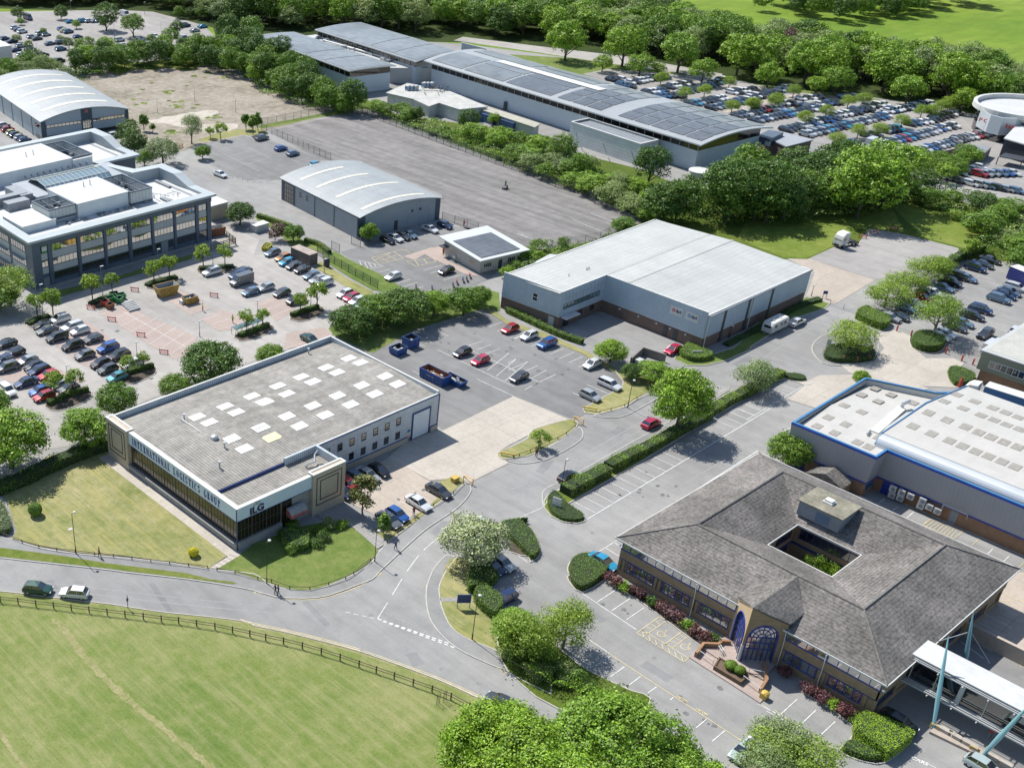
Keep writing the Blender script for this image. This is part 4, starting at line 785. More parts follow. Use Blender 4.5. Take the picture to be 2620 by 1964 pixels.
b=MB();wbox(b,A2,B2,W2*.50,W2*.535,6.6,7.5,.13,.16);b.build('emblem',M('faded red emblem',(.42,.12,.10),.6),AL)
for a,c in((.06,.45),(.585,.955)):
 window(AL,A2,B2,W2*a,W2*c,3.6,4.6,9,K_DARK,GL_O,1,.12);window(AL,A2,B2,W2*a,W2*c,.4,1.4,9,K_DARK,GL_B,1,.12)
window(AL,A2,B2,W2*.465,W2*.57,.3,4.6,4,K_DARK,GL_O,5,.08,d=.12)
b=MB()
for s in(LL-8,LL-17,LL-26,LL-35,LL-44):wbox(b,A,B,s,s+.25,0,5.7,0,.1)
b.build('corner_panel',DKB,AL);window(AL,A,B,LL-5,LL-.6,3.6,4.6,3,K_DARK,GL,1,.12);window(AL,A,B,LL-5,LL-.6,.5,1.5,3,K_DARK,GL,1,.12)
# ================================================================ small bungalow with solar roof
BG=thing('office_bungalow','low cream office bungalow with a solar panel roof beside the small car park','building',(195,164,0))
c0,c1,c2=g(11,1830,590,z=3.6)[0],g(11,1475,415,z=3.6)[0],g(11,2212,500,z=3.6)[0]
BX,BY,BL,BWd=188.3,156.6,13.6,15.3
rot=math.atan2(c2[1]-c0[1],c2[0]-c0[0]);ux=(math.cos(rot),math.sin(rot));uy=(-ux[1],ux[0])
bp=lambda s,t:(c0[0]+ux[0]*s+uy[0]*t,c0[1]+ux[1]*s+uy[1]*t)
b=MB();b.prism([bp(1,1),bp(13.2,1),bp(13.2,14.3),bp(1,14.3)],0,3.3);b.build('wall',M('cream panel',(.43,.42,.37),.7,.06,.4),BG)
b=MB();b.prism([bp(0,0),bp(14.2,0),bp(14.2,15.3),bp(0,15.3)],[3.25,3.25,4.0,4.0],[3.45,3.45,4.2,4.2]);b.build('roof',R_WHITE,BG)
b=MB();b.prism([bp(1.2,1.2),bp(12.2,1.2),bp(12.2,11.5),bp(1.2,11.5)],[3.55,3.55,4.03,4.03],[3.66,3.66,4.14,4.14]);b.build('solar_panels',S_PAN,BG)
lA,lB=bp(1,14.3),bp(1,1);fA,fB=bp(1,1),bp(13.2,1)
for s in(2.6,9.3):window(BG,lA,lB,s,s+2.2,1.1,2.3,4,K_WHITE,GL,1,.07)
for s in(1.0,7.8,10.6):window(BG,fA,fB,s,s+2.2,1.1,2.3,4,K_WHITE,GL,1,.07)
b=MB();wbox(b,fA,fB,5.2,6.2,0,2.2,0,.06);b.build('door',K_DARK,BG);b=MB();wbox(b,lA,lB,.1,1.9,2.3,2.5,0,1.6);b.build('door_canopy',K_DARK,BG)
b=MB();wbox(b,lA,lB,5.2,5.9,1.2,2.0,0,.04,0);b.build('notice',K_WHITE,BG)
q=g(11,1610,600)[0];b=MB()
b.tube((q[0],q[1],.6),(q[0]+.25,q[1]-.1,1.2),.08,.55,12);b.tube((q[0],q[1],.1),(q[0],q[1],.6),.06,.06,6);o=b.build('satellite_dish',K_PANEL,org=(q[0],q[1],0));tag(o,'pale round dish standing against the bungalow wall','dish')
# ================================================================ three-storey office, left
OF=thing('office_block','three-storey slate blue office with white roof plant above the left car park','office building',(133,240,0))
ob=[(107.4,211.4),(155.0,211.4),(155.0,218.6),(155.0,223.6),(155.0,231.2),(147.8,232),(147.8,248.0),(158.2,248.0),(158.2,255.2),(158.2,260.4),(158.2,267.6),(107.4,269)]
b=MB();b.prism(ob,0,10.7);b.build('wall',K_SLATE,OF)
rim=[(106.4,210.4),(156.0,210.4),(156.0,218.6),(156.0,223.6),(156.0,232.2),(148.2,233.0),(148.2,247.1),(159.2,247.1),(159.2,255.2),(159.2,260.4),(159.2,268.6),(106.4,270.0)];rz_=[11.3,11.3,11.3,13.2,13.2,13.2,11.3,11.3,11.3,13.2,13.2,13.2]
inn=[(108.6,212.8),(153.6,212.8),(153.6,218.4),(153.2,223.8),(153.2,229.8),(146,230.4),(146,249.4),(156.8,249.4),(156.8,255.0),(156.4,260.6),(156.4,266.2),(108.6,267.4)]
b=MB();n=len(rim)
for i in range(n):
 j=(i+1)%n;zi,zj=rz_[i],rz_[j];b.quad((*rim[i],zi),(*rim[j],zj),(*inn[j],zj+.1),(*inn[i],zi+.1));b.quad((*rim[i],zi-.5),(*rim[j],zj-.5),(*rim[j],zj),(*rim[i],zi));b.quad((*inn[i],zi+.1),(*inn[j],zj+.1),(*inn[j],10.7),(*inn[i],10.7));b.quad((*rim[j],zj-.5),(*rim[i],zi-.5),(*ob[i],zi-.55),(*ob[j],zj-.55))
 if max(zi,zj)>12:b.add([(*ob[i],10.6),(*ob[j],10.6),(*ob[j],zj-.5),(*ob[i],zi-.5)],[(0,1,2,3)],1)
b.build('roof_edge',[M('blue-grey roof edge',(.36,.40,.41),.5,.06,.3),K_SLATE],OF);b=MB();b.flat(inn,10.75);b.build('roof',R_DECK,OF)
fA,fB=(107.4,211.4),(155.0,211.4);W_=47.6
bayx=[(2.2,3.7),(4.9,11.0),(12.0,17.8),(18.7,24.2),(25.3,30.5),(31.4,36.7),(37.6,42.9),(44.0,46.2)]
b=MB()
for s0,s1 in bayx:
 for z0,z1 in((6.2,7.75),(3.1,4.5)):wbox(b,fA,fB,s0,s1,z0,z1,.0,.05)
b.build('spandrel',K_PANEL,OF)
for i,(s0,s1)in enumerate(bayx):
 nn=max(2,round((s1-s0)/.95))
 for z0,z1,gm in((7.8,9.3,GL_O),(4.6,6.1,GL_O),(1.3,2.9,GL)):
  if z0<2 and i in(5,0):continue
  window(OF,fA,fB,s0,s1,z0,z1,nn,K_DARK,gm,1,.06,d=-.02)
window(OF,fA,fB,31.6,33.0,1.3,2.9,2,K_DARK,GL,1,.06,d=-.02);window(OF,fA,fB,35.2,36.5,1.3,2.9,2,K_DARK,GL,1,.06,d=-.02);b=MB();wbox(b,fA,fB,33.2,35.0,0,2.9,0,.05);wbox(b,fA,fB,2.2,3.7,0,2.2,0,.05);b.build('door',K_GREYM,OF)
b=MB()
for s0,s1 in zip([0]+[x[1]for x in bayx],[x[0]for x in bayx]+[W_]):wbox(b,fA,fB,s0+.15 if s0 else 0,s1-.15,0,9.6,.0,.28)
wbox(b,fA,fB,0,W_,9.6,10.7,0,.34);b.build('column',K_SLATE,OF)
b=MB();wbox(b,fA,fB,-.3,W_+.3,0,.3,0,.6);b.build('plinth',K_CONC,OF)
lA,lB=(107.4,260),(107.4,211.4)
for s0,s1 in((39.6,45.8),(32.5,38.5),(25.5,31.5)):
 for z0,z1 in((7.8,9.3),(4.6,6.1),(1.3,2.9)):window(OF,lA,lB,s0,s1,z0,z1,6,K_DARK,GL_O if z0>2 else GL,1,.06)
 b=MB()
 for z0,z1 in((6.2,7.7),(3.0,4.5)):wbox(b,lA,lB,s0,s1,z0,z1,0,.05)
 b.build('spandrel',K_PANEL,OF);b=MB();wbox(b,lA,lB,s0,s1,6.15,6.22,.05,.9);wbox(b,lA,lB,s0,s1,3.0,3.07,.05,.9);b.build('sun_shade',K_GREYM,OF)
b=MB();wbox(b,fA,fB,2.3,3.6,7.8,9.5,.29,.33);q=b.build('sign_board',M('green sign',(.03,.22,.06),.5),OF);b=MB();wbox(b,fA,fB,2.35,3.55,8.3,9.3,.331,.34);q2=b.build('emblem',K_WHITE,OF);q2.parent=q
def roofbox(x0,y0,x1,y1,z1,m=K_PANEL,top=None,z0=10.75,name='plant_room',trim=True):
 b=MB();b.box(x0,y0,z0,x1,y1,z1,0);o=b.build(name,[m],OF)
 c=MB();c.box(x0-.15,y0-.15,z1,x1+.15,y1+.15,z1+.12);q=c.build('roof',top or R_DECK,OF);q.parent=o;return o
W_PL=stripes('white plant cladding',(.60,.64,.65),(.52,.56,.58),2,1.4,.5,.06)
roofbox(123.3,218.0,136.6,231.2,13.9,W_PL);roofbox(108.9,217.0,117.0,226.0,12.2,W_PL);roofbox(117.0,219,123.3,224,11.9,W_PL)
roofbox(118.0,247.6,139.6,262.8,13.9,W_PL);roofbox(139.6,247.2,145.2,247.6,13.4,W_PL);roofbox(109,247,118,260,12.6,W_PL)
def enclosure(x0,y0,x1,y1,z1,zl=10.75,sel='ffff'):
 b=MB();b.rail([(x0,y0),(x1,y0),(x1,y1),(x0,y1)],.2,zl+.3,z1,closed=True);o=b.build('plant_screen',stripes('louvre screen',(.5,.52,.50),(.33,.35,.34),3,1.1,.5,.12),OF)
 c=MB();c.rail([(x0,y0),(x1,y0),(x1,y1),(x0,y1)],.35,z1,z1+.25,closed=True);c.rail([(x0,y0),(x1,y0),(x1,y1),(x0,y1)],.3,zl,zl+.5,closed=True)
 n_=max(1,int((x1-x0)/3))
 for i in range(1,n_+1):x=x0+(x1-x0)*i/(n_+1);c.box(x-.1,y0,z1-.2,x+.1,y1,z1)
 c.box(x0,(y0+y1)/2-.1,z1-.2,x1,(y0+y1)/2+.1,z1);q=c.build('screen_frame',K_SLATE,OF);q.parent=o
 rr=random.Random(int(x0*7))
 for _ in range(int((x1-x0)*(y1-y0)/5)):
  x,y=rr.uniform(x0+.8,x1-1.2),rr.uniform(y0+.8,y1-1.2);d=MB().box(x,y,zl,x+rr.uniform(.4,1),y+rr.uniform(.4,1),zl+rr.uniform(.6,1.7));q=d.build('air_handling_unit',rr.choice((K_GREYM,K_GREYM,K_PANEL)),OF);q.parent=o
enclosure(116.4,218.6,122.9,226.0,13.7,11.4);enclosure(137.0,217.4,142.6,229.6,13.7);enclosure(139.9,248.2,145.6,261.8,13.7)
b=MB();gz=[(233.6,12.2),(235.2,13.2),(238.5,13.7),(241.6,13.2),(243.2,12.2)]
for i in range(4):b.quad((124.8,gz[i][0],gz[i][1]),(142.4,gz[i][0],gz[i][1]),(142.4,gz[i+1][0],gz[i+1][1]),(124.8,gz[i+1][0],gz[i+1][1]))
at=b.build('atrium_roof',GL_SK,OF);b=MB()
for i in range(15):
 x=124.8+17.6*i/14
 for j in range(4):b.tube((x,gz[j][0],gz[j][1]+.03),(x,gz[j+1][0],gz[j+1][1]+.03),.07,.07,4)
for y,z in gz:b.box(124.8,y-.07,z-.05,142.4,y+.07,z+.09)
q=b.build('glazing_bars',K_WHITE,OF);q.parent=at
b=MB();b.prism([(121,232.4),(148,232.4),(148,244.5),(121,244.5)],10.8,12.15);b.build('plant_room',M('grey upstand',(.30,.33,.36),.5,.08,.4),OF)
b=MB()
for i in range(11):x=125+i*1.7;b.tube((x,244.6,11),(x+.8,246.6,12.6),.08,.08,4);b.tube((x+1.4,244.6,11),(x+.8,246.6,12.6),.08,.08,4)
b.build('steel_struts',K_SLATE,OF)
for x0,y0,x1,y1,z1 in((113,231,118.5,233.6,12.6),(110,235,120,237,12.8),(118,234.0,121,242,12.7),(144.5,213.8,145.4,217,11.2),(150.5,222,151.3,228,11.2)):b=MB();b.box(x0,y0,10.76,x1,y1,z1);b.build('air_handling_unit',K_GREYM,OF)
b=MB();b.strip([(151.8,214),(151.8,229)],.8,10.8);b.strip([(155,250.6),(155,265)],.8,10.8);b.strip([(144,226),(149,231)],.5,10.8);b.strip([(145,258),(149,260)],.6,10.8);b.build('walkway',K_GREYM,OF)
rr=random.Random(8);b=MB()
for i in range(16):x=rr.uniform(143.5,151);y=rr.uniform(213.5,221);b.tube((x,y,10.8),(x+rr.uniform(-2,2),y+rr.uniform(-2,2),11.2),.06,.06,4)
for i in range(22):x=rr.uniform(119,141);b.box(x,215.5+rr.uniform(0,1.4),10.8,x+rr.uniform(.3,1),216+rr.uniform(.6,1.6),11.1)
b.build('roof_pipes',K_GREYM,OF)
for x,y in((131.4,255.5),(133.6,255.9),(130.6,227.3),(132.4,227.4)):b=MB();b.tube((x,y,14),(x,y,15.2),.12,.12,6);b.build('flue',K_STEEL,OF)
# ================================================================ slate-roofed courtyard office
SR=thing('courtyard_office','tan brick office with grey tiled roof, square courtyard and arched glass entrance','office building',(140,52,0))
ex0,ex1,ey0,ey1,ze=121.5,158.0,32.4,71.2,6.0
rx0,rx1,ry0,ry1,zr=129.0,150.8,40.0,63.8,9.0
cx0,cx1,cy0,cy1,zc=136.3,144.2,47.4,56.8,6.15
E_=[(ex0,ey0),(ex1,ey0),(ex1,ey1),(ex0,ey1)];RR=[(rx0,ry0),(rx1,ry0),(rx1,ry1),(rx0,ry1)];CC=[(cx0,cy0),(cx1,cy0),(cx1,cy1),(cx0,cy1)]
b=MB()
for i in range(4):
 j=(i+1)%4;b.quad((*E_[i],ze),(*E_[j],ze),(*RR[j],zr),(*RR[i],zr));b.quad((*RR[i],zr),(*RR[j],zr),(*CC[j],zc),(*CC[i],zc))
b.build('roof',R_TILE,SR)
b=MB()
for i in range(4):
 j=(i+1)%4;b.tube((*RR[i],zr),(*RR[j],zr),.16,.16,5);b.tube((*E_[i],ze+.02),(*RR[i],zr),.12,.12,5)
b.build('ridge_tiles',M('ridge tiles',(.17,.16,.15),.9,.35,2.5,fine=.3),SR)
b=MB();b.rail([(ex0,ey0),(ex1,ey0),(ex1,ey1),(ex0,ey1)],.22,ze-.22,ze+.0,closed=True);b.rail([(cx0,cy0),(cx1,cy0),(cx1,cy1),(cx0,cy1)],.16,zc-.25,zc+.02,closed=True);b.build('gutter',K_WHITE,SR)
wx0,wy0,wx1,wy1=ex0+.28,ey0+.45,ex1-.9,ey1-.9
b=MB();t_=.4
b.box(wx0+.25,wy0+.25,0,wx1,wy0+.7,ze-.3);b.box(wx0+.25,wy0+.7,0,wx0+.7,wy1,ze-.3);b.box(wx1-t_,wy0+.7,0,wx1,wy1,ze-.3);b.box(wx0+.7,wy1-t_,0,wx1-t_,wy1,ze-.3)
b.build('wall',B_TAN,SR);b=MB();b.rail([(cx0-.5,cy0-.5),(cx1+.5,cy0-.5),(cx1+.5,cy1+.5),(cx0-.5,cy1+.5)],.3,0,zc-.3,closed=True);b.build('courtyard_wall',B_TAN,SR)
b=MB();b.rail([(cx0-.3,cy0-.3),(cx1+.3,cy0-.3),(cx1+.3,cy1+.3),(cx0-.3,cy1+.3)],.1,2.7,3.0,closed=True);b.build('trim',K_NAVY,SR)
window(SR,(cx0,cy1+.33),(cx1,cy1+.33),.5,7.4,.3,2.6,6,K_NAVY,GL,2,.07);window(SR,(cx0,cy1+.33),(cx1,cy1+.33),3.4,7.4,3.9,5.6,4,K_NAVY,GL,1,.07)
window(SR,(cx1+.33,cy1),(cx1+.33,cy0),.5,8.9,3.9,5.5,8,K_NAVY,GL,1,.07)
fA,fB=(wx0+.25,wy1),(wx0+.25,wy0)
LF=wy1-wy0;y2s=lambda y:wy1-y;pa,pb=y2s(52.2),y2s(45.3)
b=MB();wbox(b,fA,fB,0,pa,3.0,4.4,0,.22);wbox(b,fA,fB,pb,LF+.0,3.0,4.4,0,.22);wbox(b,fA,fB,0,pa,0,.95,0,.15);wbox(b,fA,fB,pb,LF,0,.95,0,.15);b.build('brick_band',B_TAN,SR)
b=MB();wbox(b,fA,fB,0,pa,4.4,4.53,0,.26);wbox(b,fA,fB,pb,LF,4.4,4.53,0,.26);wbox(b,fA,fB,0,pa,2.9,3.0,0,.26);wbox(b,fA,fB,pb,LF,2.9,3.0,0,.26);b.build('trim',K_NAVY,SR)
GL_P=glassmat('pale mirrored glass',(.16,.16,.15),.06,.5)
window(SR,fA,fB,.2,pa-.1,4.53,5.7,13,K_DKBLUE,GL_P,1,.09,'clerestory_window',.26);window(SR,fA,fB,pb+.1,LF-.1,4.53,5.7,9,K_DKBLUE,GL_P,1,.09,'clerestory_window',.26)
for s0 in(1.4,7.1,13.1):window(SR,fA,fB,s0,s0+4.4,1.1,2.75,4,K_DKBLUE,GL_P,1,.09)
for s0 in(pb+.5,pb+6.3):window(SR,fA,fB,s0,s0+4.3,1.1,2.75,4,K_DKBLUE,GL_P,1,.09)
b=MB()
for s in(0,.7,6.0,6.6,11.9,12.5,pb+5.0,pb+5.6,pb+10.9,LF-.35):wbox(b,fA,fB,s,s+.35,.95,2.9,0,.2)
b.build('pillar',B_TAN,SR);b=MB()
for s in(12.3,pb+.15,pb+5.5):x,y=wx0+.25-.5,wy1-s;b.tube((x,y,0),(x,y,3.2),.06,.06,6);b.tube((x,y,3.2),(x-.3,y,5.8),.06,.06,6)
b.build('drainpipe',K_WHITE,SR)
sA,sB=(wx0,wy0+.25),(wx1,wy0+.25);b=MB();wbox(b,sA,sB,0,wx1-wx0,3.0,4.7,0,.22);wbox(b,sA,sB,0,wx1-wx0,0,.95,0,.15)
for s in(0,5.2,12,18,24,30,34.3):wbox(b,sA,sB,s,s+.4,.95,5.7,0,.24)
b.build('brick_band',B_TAN,SR)
for s0 in(.6,13,19,25):window(SR,sA,sB,s0,s0+4.4,1.1,2.8,4,K_NAVY,GL,1,.08)
b=MB();b.box(wx0+.1,wy0+.1,4.9,wx0+.5,wy0+.5,5.7);b.build('corner_window',K_NAVY,SR)
for x,y in((wx0-.2,wy0-.2),(wx0-.2,wy1+.1)):b=MB();b.tube((x,y,5.0),(x-.25,y-.2,5.2),.12,.16,8);b.build('security_camera',K_WHITE,SR)
dx0,dx1,dy0,dy1,dz=145.2,150.0,51.7,57.9,9.35
b=MB();b.box(dx0,dy0,7.0,dx1,dy1,dz-.1);d=b.build('plant_dormer',K_GREYM,SR);b=MB();b.box(dx0-.25,dy0-.25,dz-.1,dx1+.25,dy1+.25,dz+.1);q=b.build('flat_roof',R_FLATF,SR);q.parent=d
b=MB();b.box(dx0-.04,53.2,7.2,dx0,55.2,8.8);q=b.build('door',M('steel blue door',(.12,.17,.24),.5,.1,1),SR);q.parent=d
b=MB();b.prism([(147.0,54.2),(148.2,54.2),(148.2,55.6),(147.0,55.6)],dz+.1,dz+.3);b.prism([(147.15,54.35),(148.05,54.35),(148.05,55.45),(147.15,55.45)],dz+.3,dz+.62);q=b.build('rooflight',K_SKY,SR);q.parent=d
pc,pL,pR=(118.3,48.8),(121.8,52.3),(121.8,45.3);zpk,zsd=9.0,7.0
def prow(A,B,zA,zB,brick):
 "wall A->B with a round-headed opening, top sloping zA->zB"
 L=math.hypot(B[0]-A[0],B[1]-A[1]);ux,uy=(B[0]-A[0])/L,(B[1]-A[1])/L;nx,ny=uy,-ux
 P3=lambda s,z,d=0:(A[0]+ux*s+nx*d,A[1]+uy*s+ny*d,z)
 tl=lambda s:zA+(zB-zA)*s/L;return L,P3,tl
prm=MB();brs=MB();gls=MB()
for(A,B,zA,zB,m_)in((pL,pc,zsd,zpk,0),(pc,pR,zpk,zsd,1)):
 L,P3,tl=prow(A,B,zA,zB,m_)
 cxx,rad,zb=(L*.56 if m_==0 else L*.46),1.85,4.2
 N=16;prev=None;top=[];arc=[]
 for i in range(N+1):
  a=math.pi-math.pi*i/N;arc.append((cxx+rad*math.cos(a),zb+2.15*math.sin(a)))
 for d in(0,-.35):
  prm.add([P3(0,0,d),P3(arc[0][0],0,d),P3(arc[0][0],zb,d),P3(0,zb,d)],[(0,1,2,3)],m_);prm.add([P3(arc[-1][0],0,d),P3(L,0,d),P3(L,zb,d),P3(arc[-1][0],zb,d)],[(0,1,2,3)],m_)
  prm.add([P3(0,zb,d),P3(arc[0][0],zb,d),P3(arc[0][0],tl(arc[0][0]),d),P3(0,tl(0),d)],[(0,1,2,3)],m_);prm.add([P3(arc[-1][0],zb,d),P3(L,zb,d),P3(L,tl(L),d),P3(arc[-1][0],tl(arc[-1][0]),d)],[(0,1,2,3)],m_)
  for i in range(N):(s0,z0),(s1,z1)=arc[i],arc[i+1];prm.add([P3(s0,z0,d),P3(s1,z1,d),P3(s1,tl(s1),d),P3(s0,tl(s0),d)],[(0,1,2,3)],m_)
 full=[(arc[0][0],0)]+arc+[(arc[-1][0],0)]
 for i in range(len(full)-1):(s0,z0),(s1,z1)=full[i],full[i+1];prm.add([P3(s0,z0,0),P3(s0,z0,-.35),P3(s1,z1,-.35),P3(s1,z1,0)],[(0,1,2,3)],2);brs.tube(P3(s0,z0,.02),P3(s1,z1,.02),.09,.09,5)
 gls.add([P3(s,max(z,.1),-.3)for s,z in full],[tuple(range(len(full)))])
 for k_ in range(7):
  a=math.pi*k_/6
  if 0<k_<6:brs.tube(P3(cxx+.5*math.cos(a),zb+.55*math.sin(a),-.22),P3(cxx+rad*math.cos(a),zb+2.15*math.sin(a),-.22),.045,.045,4)
 for rr_ in(.5,1.1,1.5):
  pp=[P3(cxx+rr_*math.cos(math.pi*i/12),zb+rr_*1.16*math.sin(math.pi*i/12),-.22)for i in range(13)];brs.path(pp,[.045]*13,4)
 for s in(-1.2,-.6,0,.6,1.2):brs.tube(P3(cxx+s,.1,-.22),P3(cxx+s,zb,-.22),.04,.04,4)
 for z in(2.3,3.3,4.2):brs.tube(P3(cxx-rad,z,-.22),P3(cxx+rad,z,-.22),.045,.045,4)
prm.build('entrance_porch',[M('painted-sunlight brick',(.46,.34,.2),.8,.08,1.5),B_TAN,K_DARK],SR);brs.build('arched_window',K_DKBLUE,SR);gls.build('pane',GL_P,SR)  # left porch face gets a paler brick with its sunlight in the colour
b=MB();rend=(rx0+.2,48.8,zpk);b.add([(*pc,zpk+.1),(pR[0]-.2,pR[1]-.2,zsd+.1),(124.8,45.1,7.3),rend],[(0,1,2,3)]);b.add([(*pc,zpk+.1),rend,(124.8,52.5,7.3),(pL[0]-.2,pL[1]+.2,zsd+.1)],[(0,1,2,3)])
b.add([(*pc,zpk-.12),(pR[0]-.2,pR[1]-.2,zsd-.12),(124.8,45.1,7.08),(rend[0],rend[1],zpk-.12),(124.8,52.5,7.08),(pL[0]-.2,pL[1]+.2,zsd-.12)],[(0,3,2,1),(0,5,4,3)]);b.tri((pR[0]-.2,pR[1]-.2,zsd+.1),(124.9,45.1,5.9),(124.8,45.1,7.3));b.tri((pL[0]-.2,pL[1]+.2,zsd+.1),(124.8,52.5,7.3),(124.9,52.5,5.9));b.build('porch_roof',R_TILE,SR)
b=MB();b.tube((pc[0]+.15,pc[1],.2),(pc[0]+.15,pc[1],3.0),.2,.2,8);b.build('entrance_post',K_WHITE,SR)
b=MB();b.box(120.9,45.9,0.02,122.3,51.7,.5);b.prism([(117.6,46.2),(118.6,45.0),(121.9,45.3),(121.9,52.3),(119.5,52.8),(116.6,49.5)],.02,.42);b.build('entrance_floor',C_PINK,SR)
st=g(23,1450,700,1560,600,1800,640,1880,720,2070,780,2110,900,2060,1040,2030,1060)
o=MB().prism(g(23,1460,690,1600,590,1790,610,1890,730,2050,760,2100,900,2080,1010,2035,1060,1760,880),.02,.16).prism(g(23,1560,620,1790,630,1870,730,2060,780,2060,880,1900,800,1680,700),.16,.32).build('entrance_steps',C_PINK,org=(118,48,0));o['kind']='structure'
for q in(g(23,1510,690,1570,610,1690,615,1720,590,1790,595),g(23,2060,760,2080,900,2030,980)):o=MB().rail(q,.35,.1,.95).build('low_wall',B_BROWN,org=(q[0][0],q[0][1],0));tag(o,'low brown brick wall edging the arched entrance steps, '+('left side' if q[0][1]>48 else 'right side'),'wall')
q=g(23,1660,790,1700,720,1930,860,1870,915);o=MB().rail(q,.2,.1,.75,closed=True).prism(q,.1,.6).build('planter',M('brown timber planter',(.12,.08,.05),.8,.2,2),org=(q[0][0],q[0][1],0));tag(o,'brown brick planter holding a clipped bush before the arched entrance','planter')
for q in(g(23,1690,635,1720,685),g(23,1705,630,1735,680),g(23,1540,680,1650,755),g(23,1890,880,2030,985),g(23,1940,825,2060,850)):o=MB().path([(*q[0],1.0),(*q[1],1.0)],[.05,.05]).path([(*q[0],.3),(*q[0],1.0)],[.04,.04]).path([(*q[1],.3),(*q[1],1.0)],[.04,.04]).build('handrail',K_WHITE,org=(*q[0],0));tag(o,'pale metal handrail on the steps before the arched entrance','handrail','handrails on the entrance steps')
# ================================================================ footbridge and masts
BR=thing('footbridge','white-roofed glazed footbridge joining the tiled office at the bottom right','bridge',(131,24,0))
b=MB();b.box(129.1,2,6.1,133.2,33.2,6.3);b.build('roof',R_DECK,BR);b=MB()
for x in(128.5,128.85,133.3):b.box(x,2,5.95,x+.12,33.2,6.1)
for x in(127.6,128.0):b.box(x,2,3.0,x+.14,33.0,3.2)
b.box(128.6,2,2.85,133.2,33.2,3.0)
for i in range(11):y=3.5+i*2.9;b.box(128.2,y-.06,5.8,133.5,y+.06,5.94);b.box(127.3,y-.06,2.9,128.6,y+.06,3.0);b.box(128.75,y-.05,3.0,128.85,y+.05,5.8)
for i in(2,5,8):y=3.5+i*2.9;b.box(128.62,y-.25,3.0,128.9,y+.25,5.8)
b.build('bridge_frame',K_PANEL,BR)
b=MB();b.box(128.9,2,3.0,128.95,33.1,5.9);b.box(133.1,2,3.0,133.15,33.1,5.9);b.build('pane',GL,BR)
K_TEAL=M('pale teal steel',(.24,.46,.50),.4,.06,.6);b=MB()
def mast(base,tip,lab,r=.3,ground=True):
 base=Vector(base);tip=Vector(tip);mid=base.lerp(tip,.35)
 o=thing('steel_mast',lab,'mast',base,0,'teal masts of the footbridge');b=MB();b.path([base,mid,base.lerp(tip,.75),tip],[.18,r,r*.6,.05],8);b.build('mast',K_TEAL,o);return o
def tip_at(k,u,v,z):p=g1(k,u,v,z);return(p[0],p[1],z)
m1=mast((*g(52,1290,1185)[0],.1),tip_at(52,1450,250,10.5),'tapering teal mast rising in front of the footbridge, nearest the tiled office')
m2=mast((*g(52,1600,620)[0],.1),tip_at(52,1700,5,9.5),'tapering teal mast rising behind the footbridge roof')
m3=mast((*g(52,1780,1470)[0],.1),tip_at(52,2300,905,10.5),'teal mast leaning right at the bottom right edge, in front of the footbridge')
b=MB();b.path([tip_at(52,1340,300,6.3),tip_at(52,1640,210,6.5)],[.05,.05],4);b.path([tip_at(52,1690,230,6.4),tip_at(52,1865,520,3)],[.05,.05],4);b.build('stay_rod',K_STEEL,m2)
q=g(52,1250,1230,1330,1150,2100,1570,2060,1620);o=MB().prism(q,0,.35).build('concrete_kerb',C_WARM,org=(*q[0],0));o['kind']='structure'
q=g(52,1330,1160,1450,1220,1440,1250,1320,1190);o=MB()
for a,c in((1320,1440),(1475,1560),(1580,1730),(1800,1940),(1960,2070)):t=lambda u:1170+(u-1320)*.56;q=g(52,a,t(a),c,t(c),c-10,t(c)+32,a-10,t(a)+32);o.prism(q,.35,.8)
o=o.build('planter',C_PALE,org=(126,24,0));tag(o,'row of pale concrete planter blocks under the footbridge masts','planter')
for k,u,v,lab in((52,1290,1190,'by the nearer teal mast'),(52,1685,1420,'by the leaning teal mast')):
 p=g(k,u,v)[0];o=MB().path([(p[0],p[1]-.4,0),(p[0],p[1]-.4,.8),(p[0],p[1]+.4,.8),(p[0],p[1]+.4,0)],[.07]*4).build('barrier_hoop',M('yellow paint',(.50,.34,.07),.5,.1,1),org=(*p,0));tag(o,'yellow steel hoop barrier on the kerb '+lab,'barrier')
b=MB();ys_=(34.0,29.0,24.0);o=MB().box(146.5,14.5,0,147.0,33.3,2.2).build('ramp_wall',C_WARM,org=(147,24,0));o['kind']='structure'
# ================================================================ blue-trimmed warehouse
BL=thing('warehouse','grey warehouse with bright blue trim and white roof of square rooflights','warehouse',(185,50,0))
p1=[(168.6,58.4),(168.6,71.4),(192.0,71.8),(196.0,62.0),(200.6,58.4),(200.6,-20),(172.0,-20),(172.0,58.4)]
b=MB();b.prism(p1,0,2.45,cap=False);b.build('brick_base',B_BROWN,BL);S_G=M('grey flat panel',(.30,.30,.305),.5,.05,.12,metal=.15)
W_GV=stripes('grey vertical cladding',(.31,.31,.32),(.27,.27,.28),3,1.6,.5,.1,var=.05)
def off(P_,d):
 P_=ccw(P_);n=len(P_);out=[]
 for i in range(n):
  a=Vector(P_[i-1]);p=Vector(P_[i]);c=Vector(P_[(i+1)%n]);e1=(p-a).normalized();e2=(c-p).normalized();n1=Vector((e1.y,-e1.x));n2=Vector((e2.y,-e2.x));k_=(n1+n2);k_=k_/max(.3,k_.dot(n1));out.append((p.x+k_.x*d,p.y+k_.y*d))
 return out
base=off(p1,.15);topp=off(p1,.55);topi=off(p1,.05);n=len(base)
b=MB();b.add([(*p,2.5)for p in base]+[(*p,7.5)for p in topp],[(i,(i+1)%n,n+(i+1)%n,n+i)for i in range(n)]);b.build('cladding',W_GV,BL)
b=MB();b.add([(*p,7.45)for p in topi]+[(*p,5.9)for p in topi],[((i+1)%n,i,n+i,n+(i+1)%n)for i in range(n)]);b.build('parapet_lining',K_PANEL,BL)
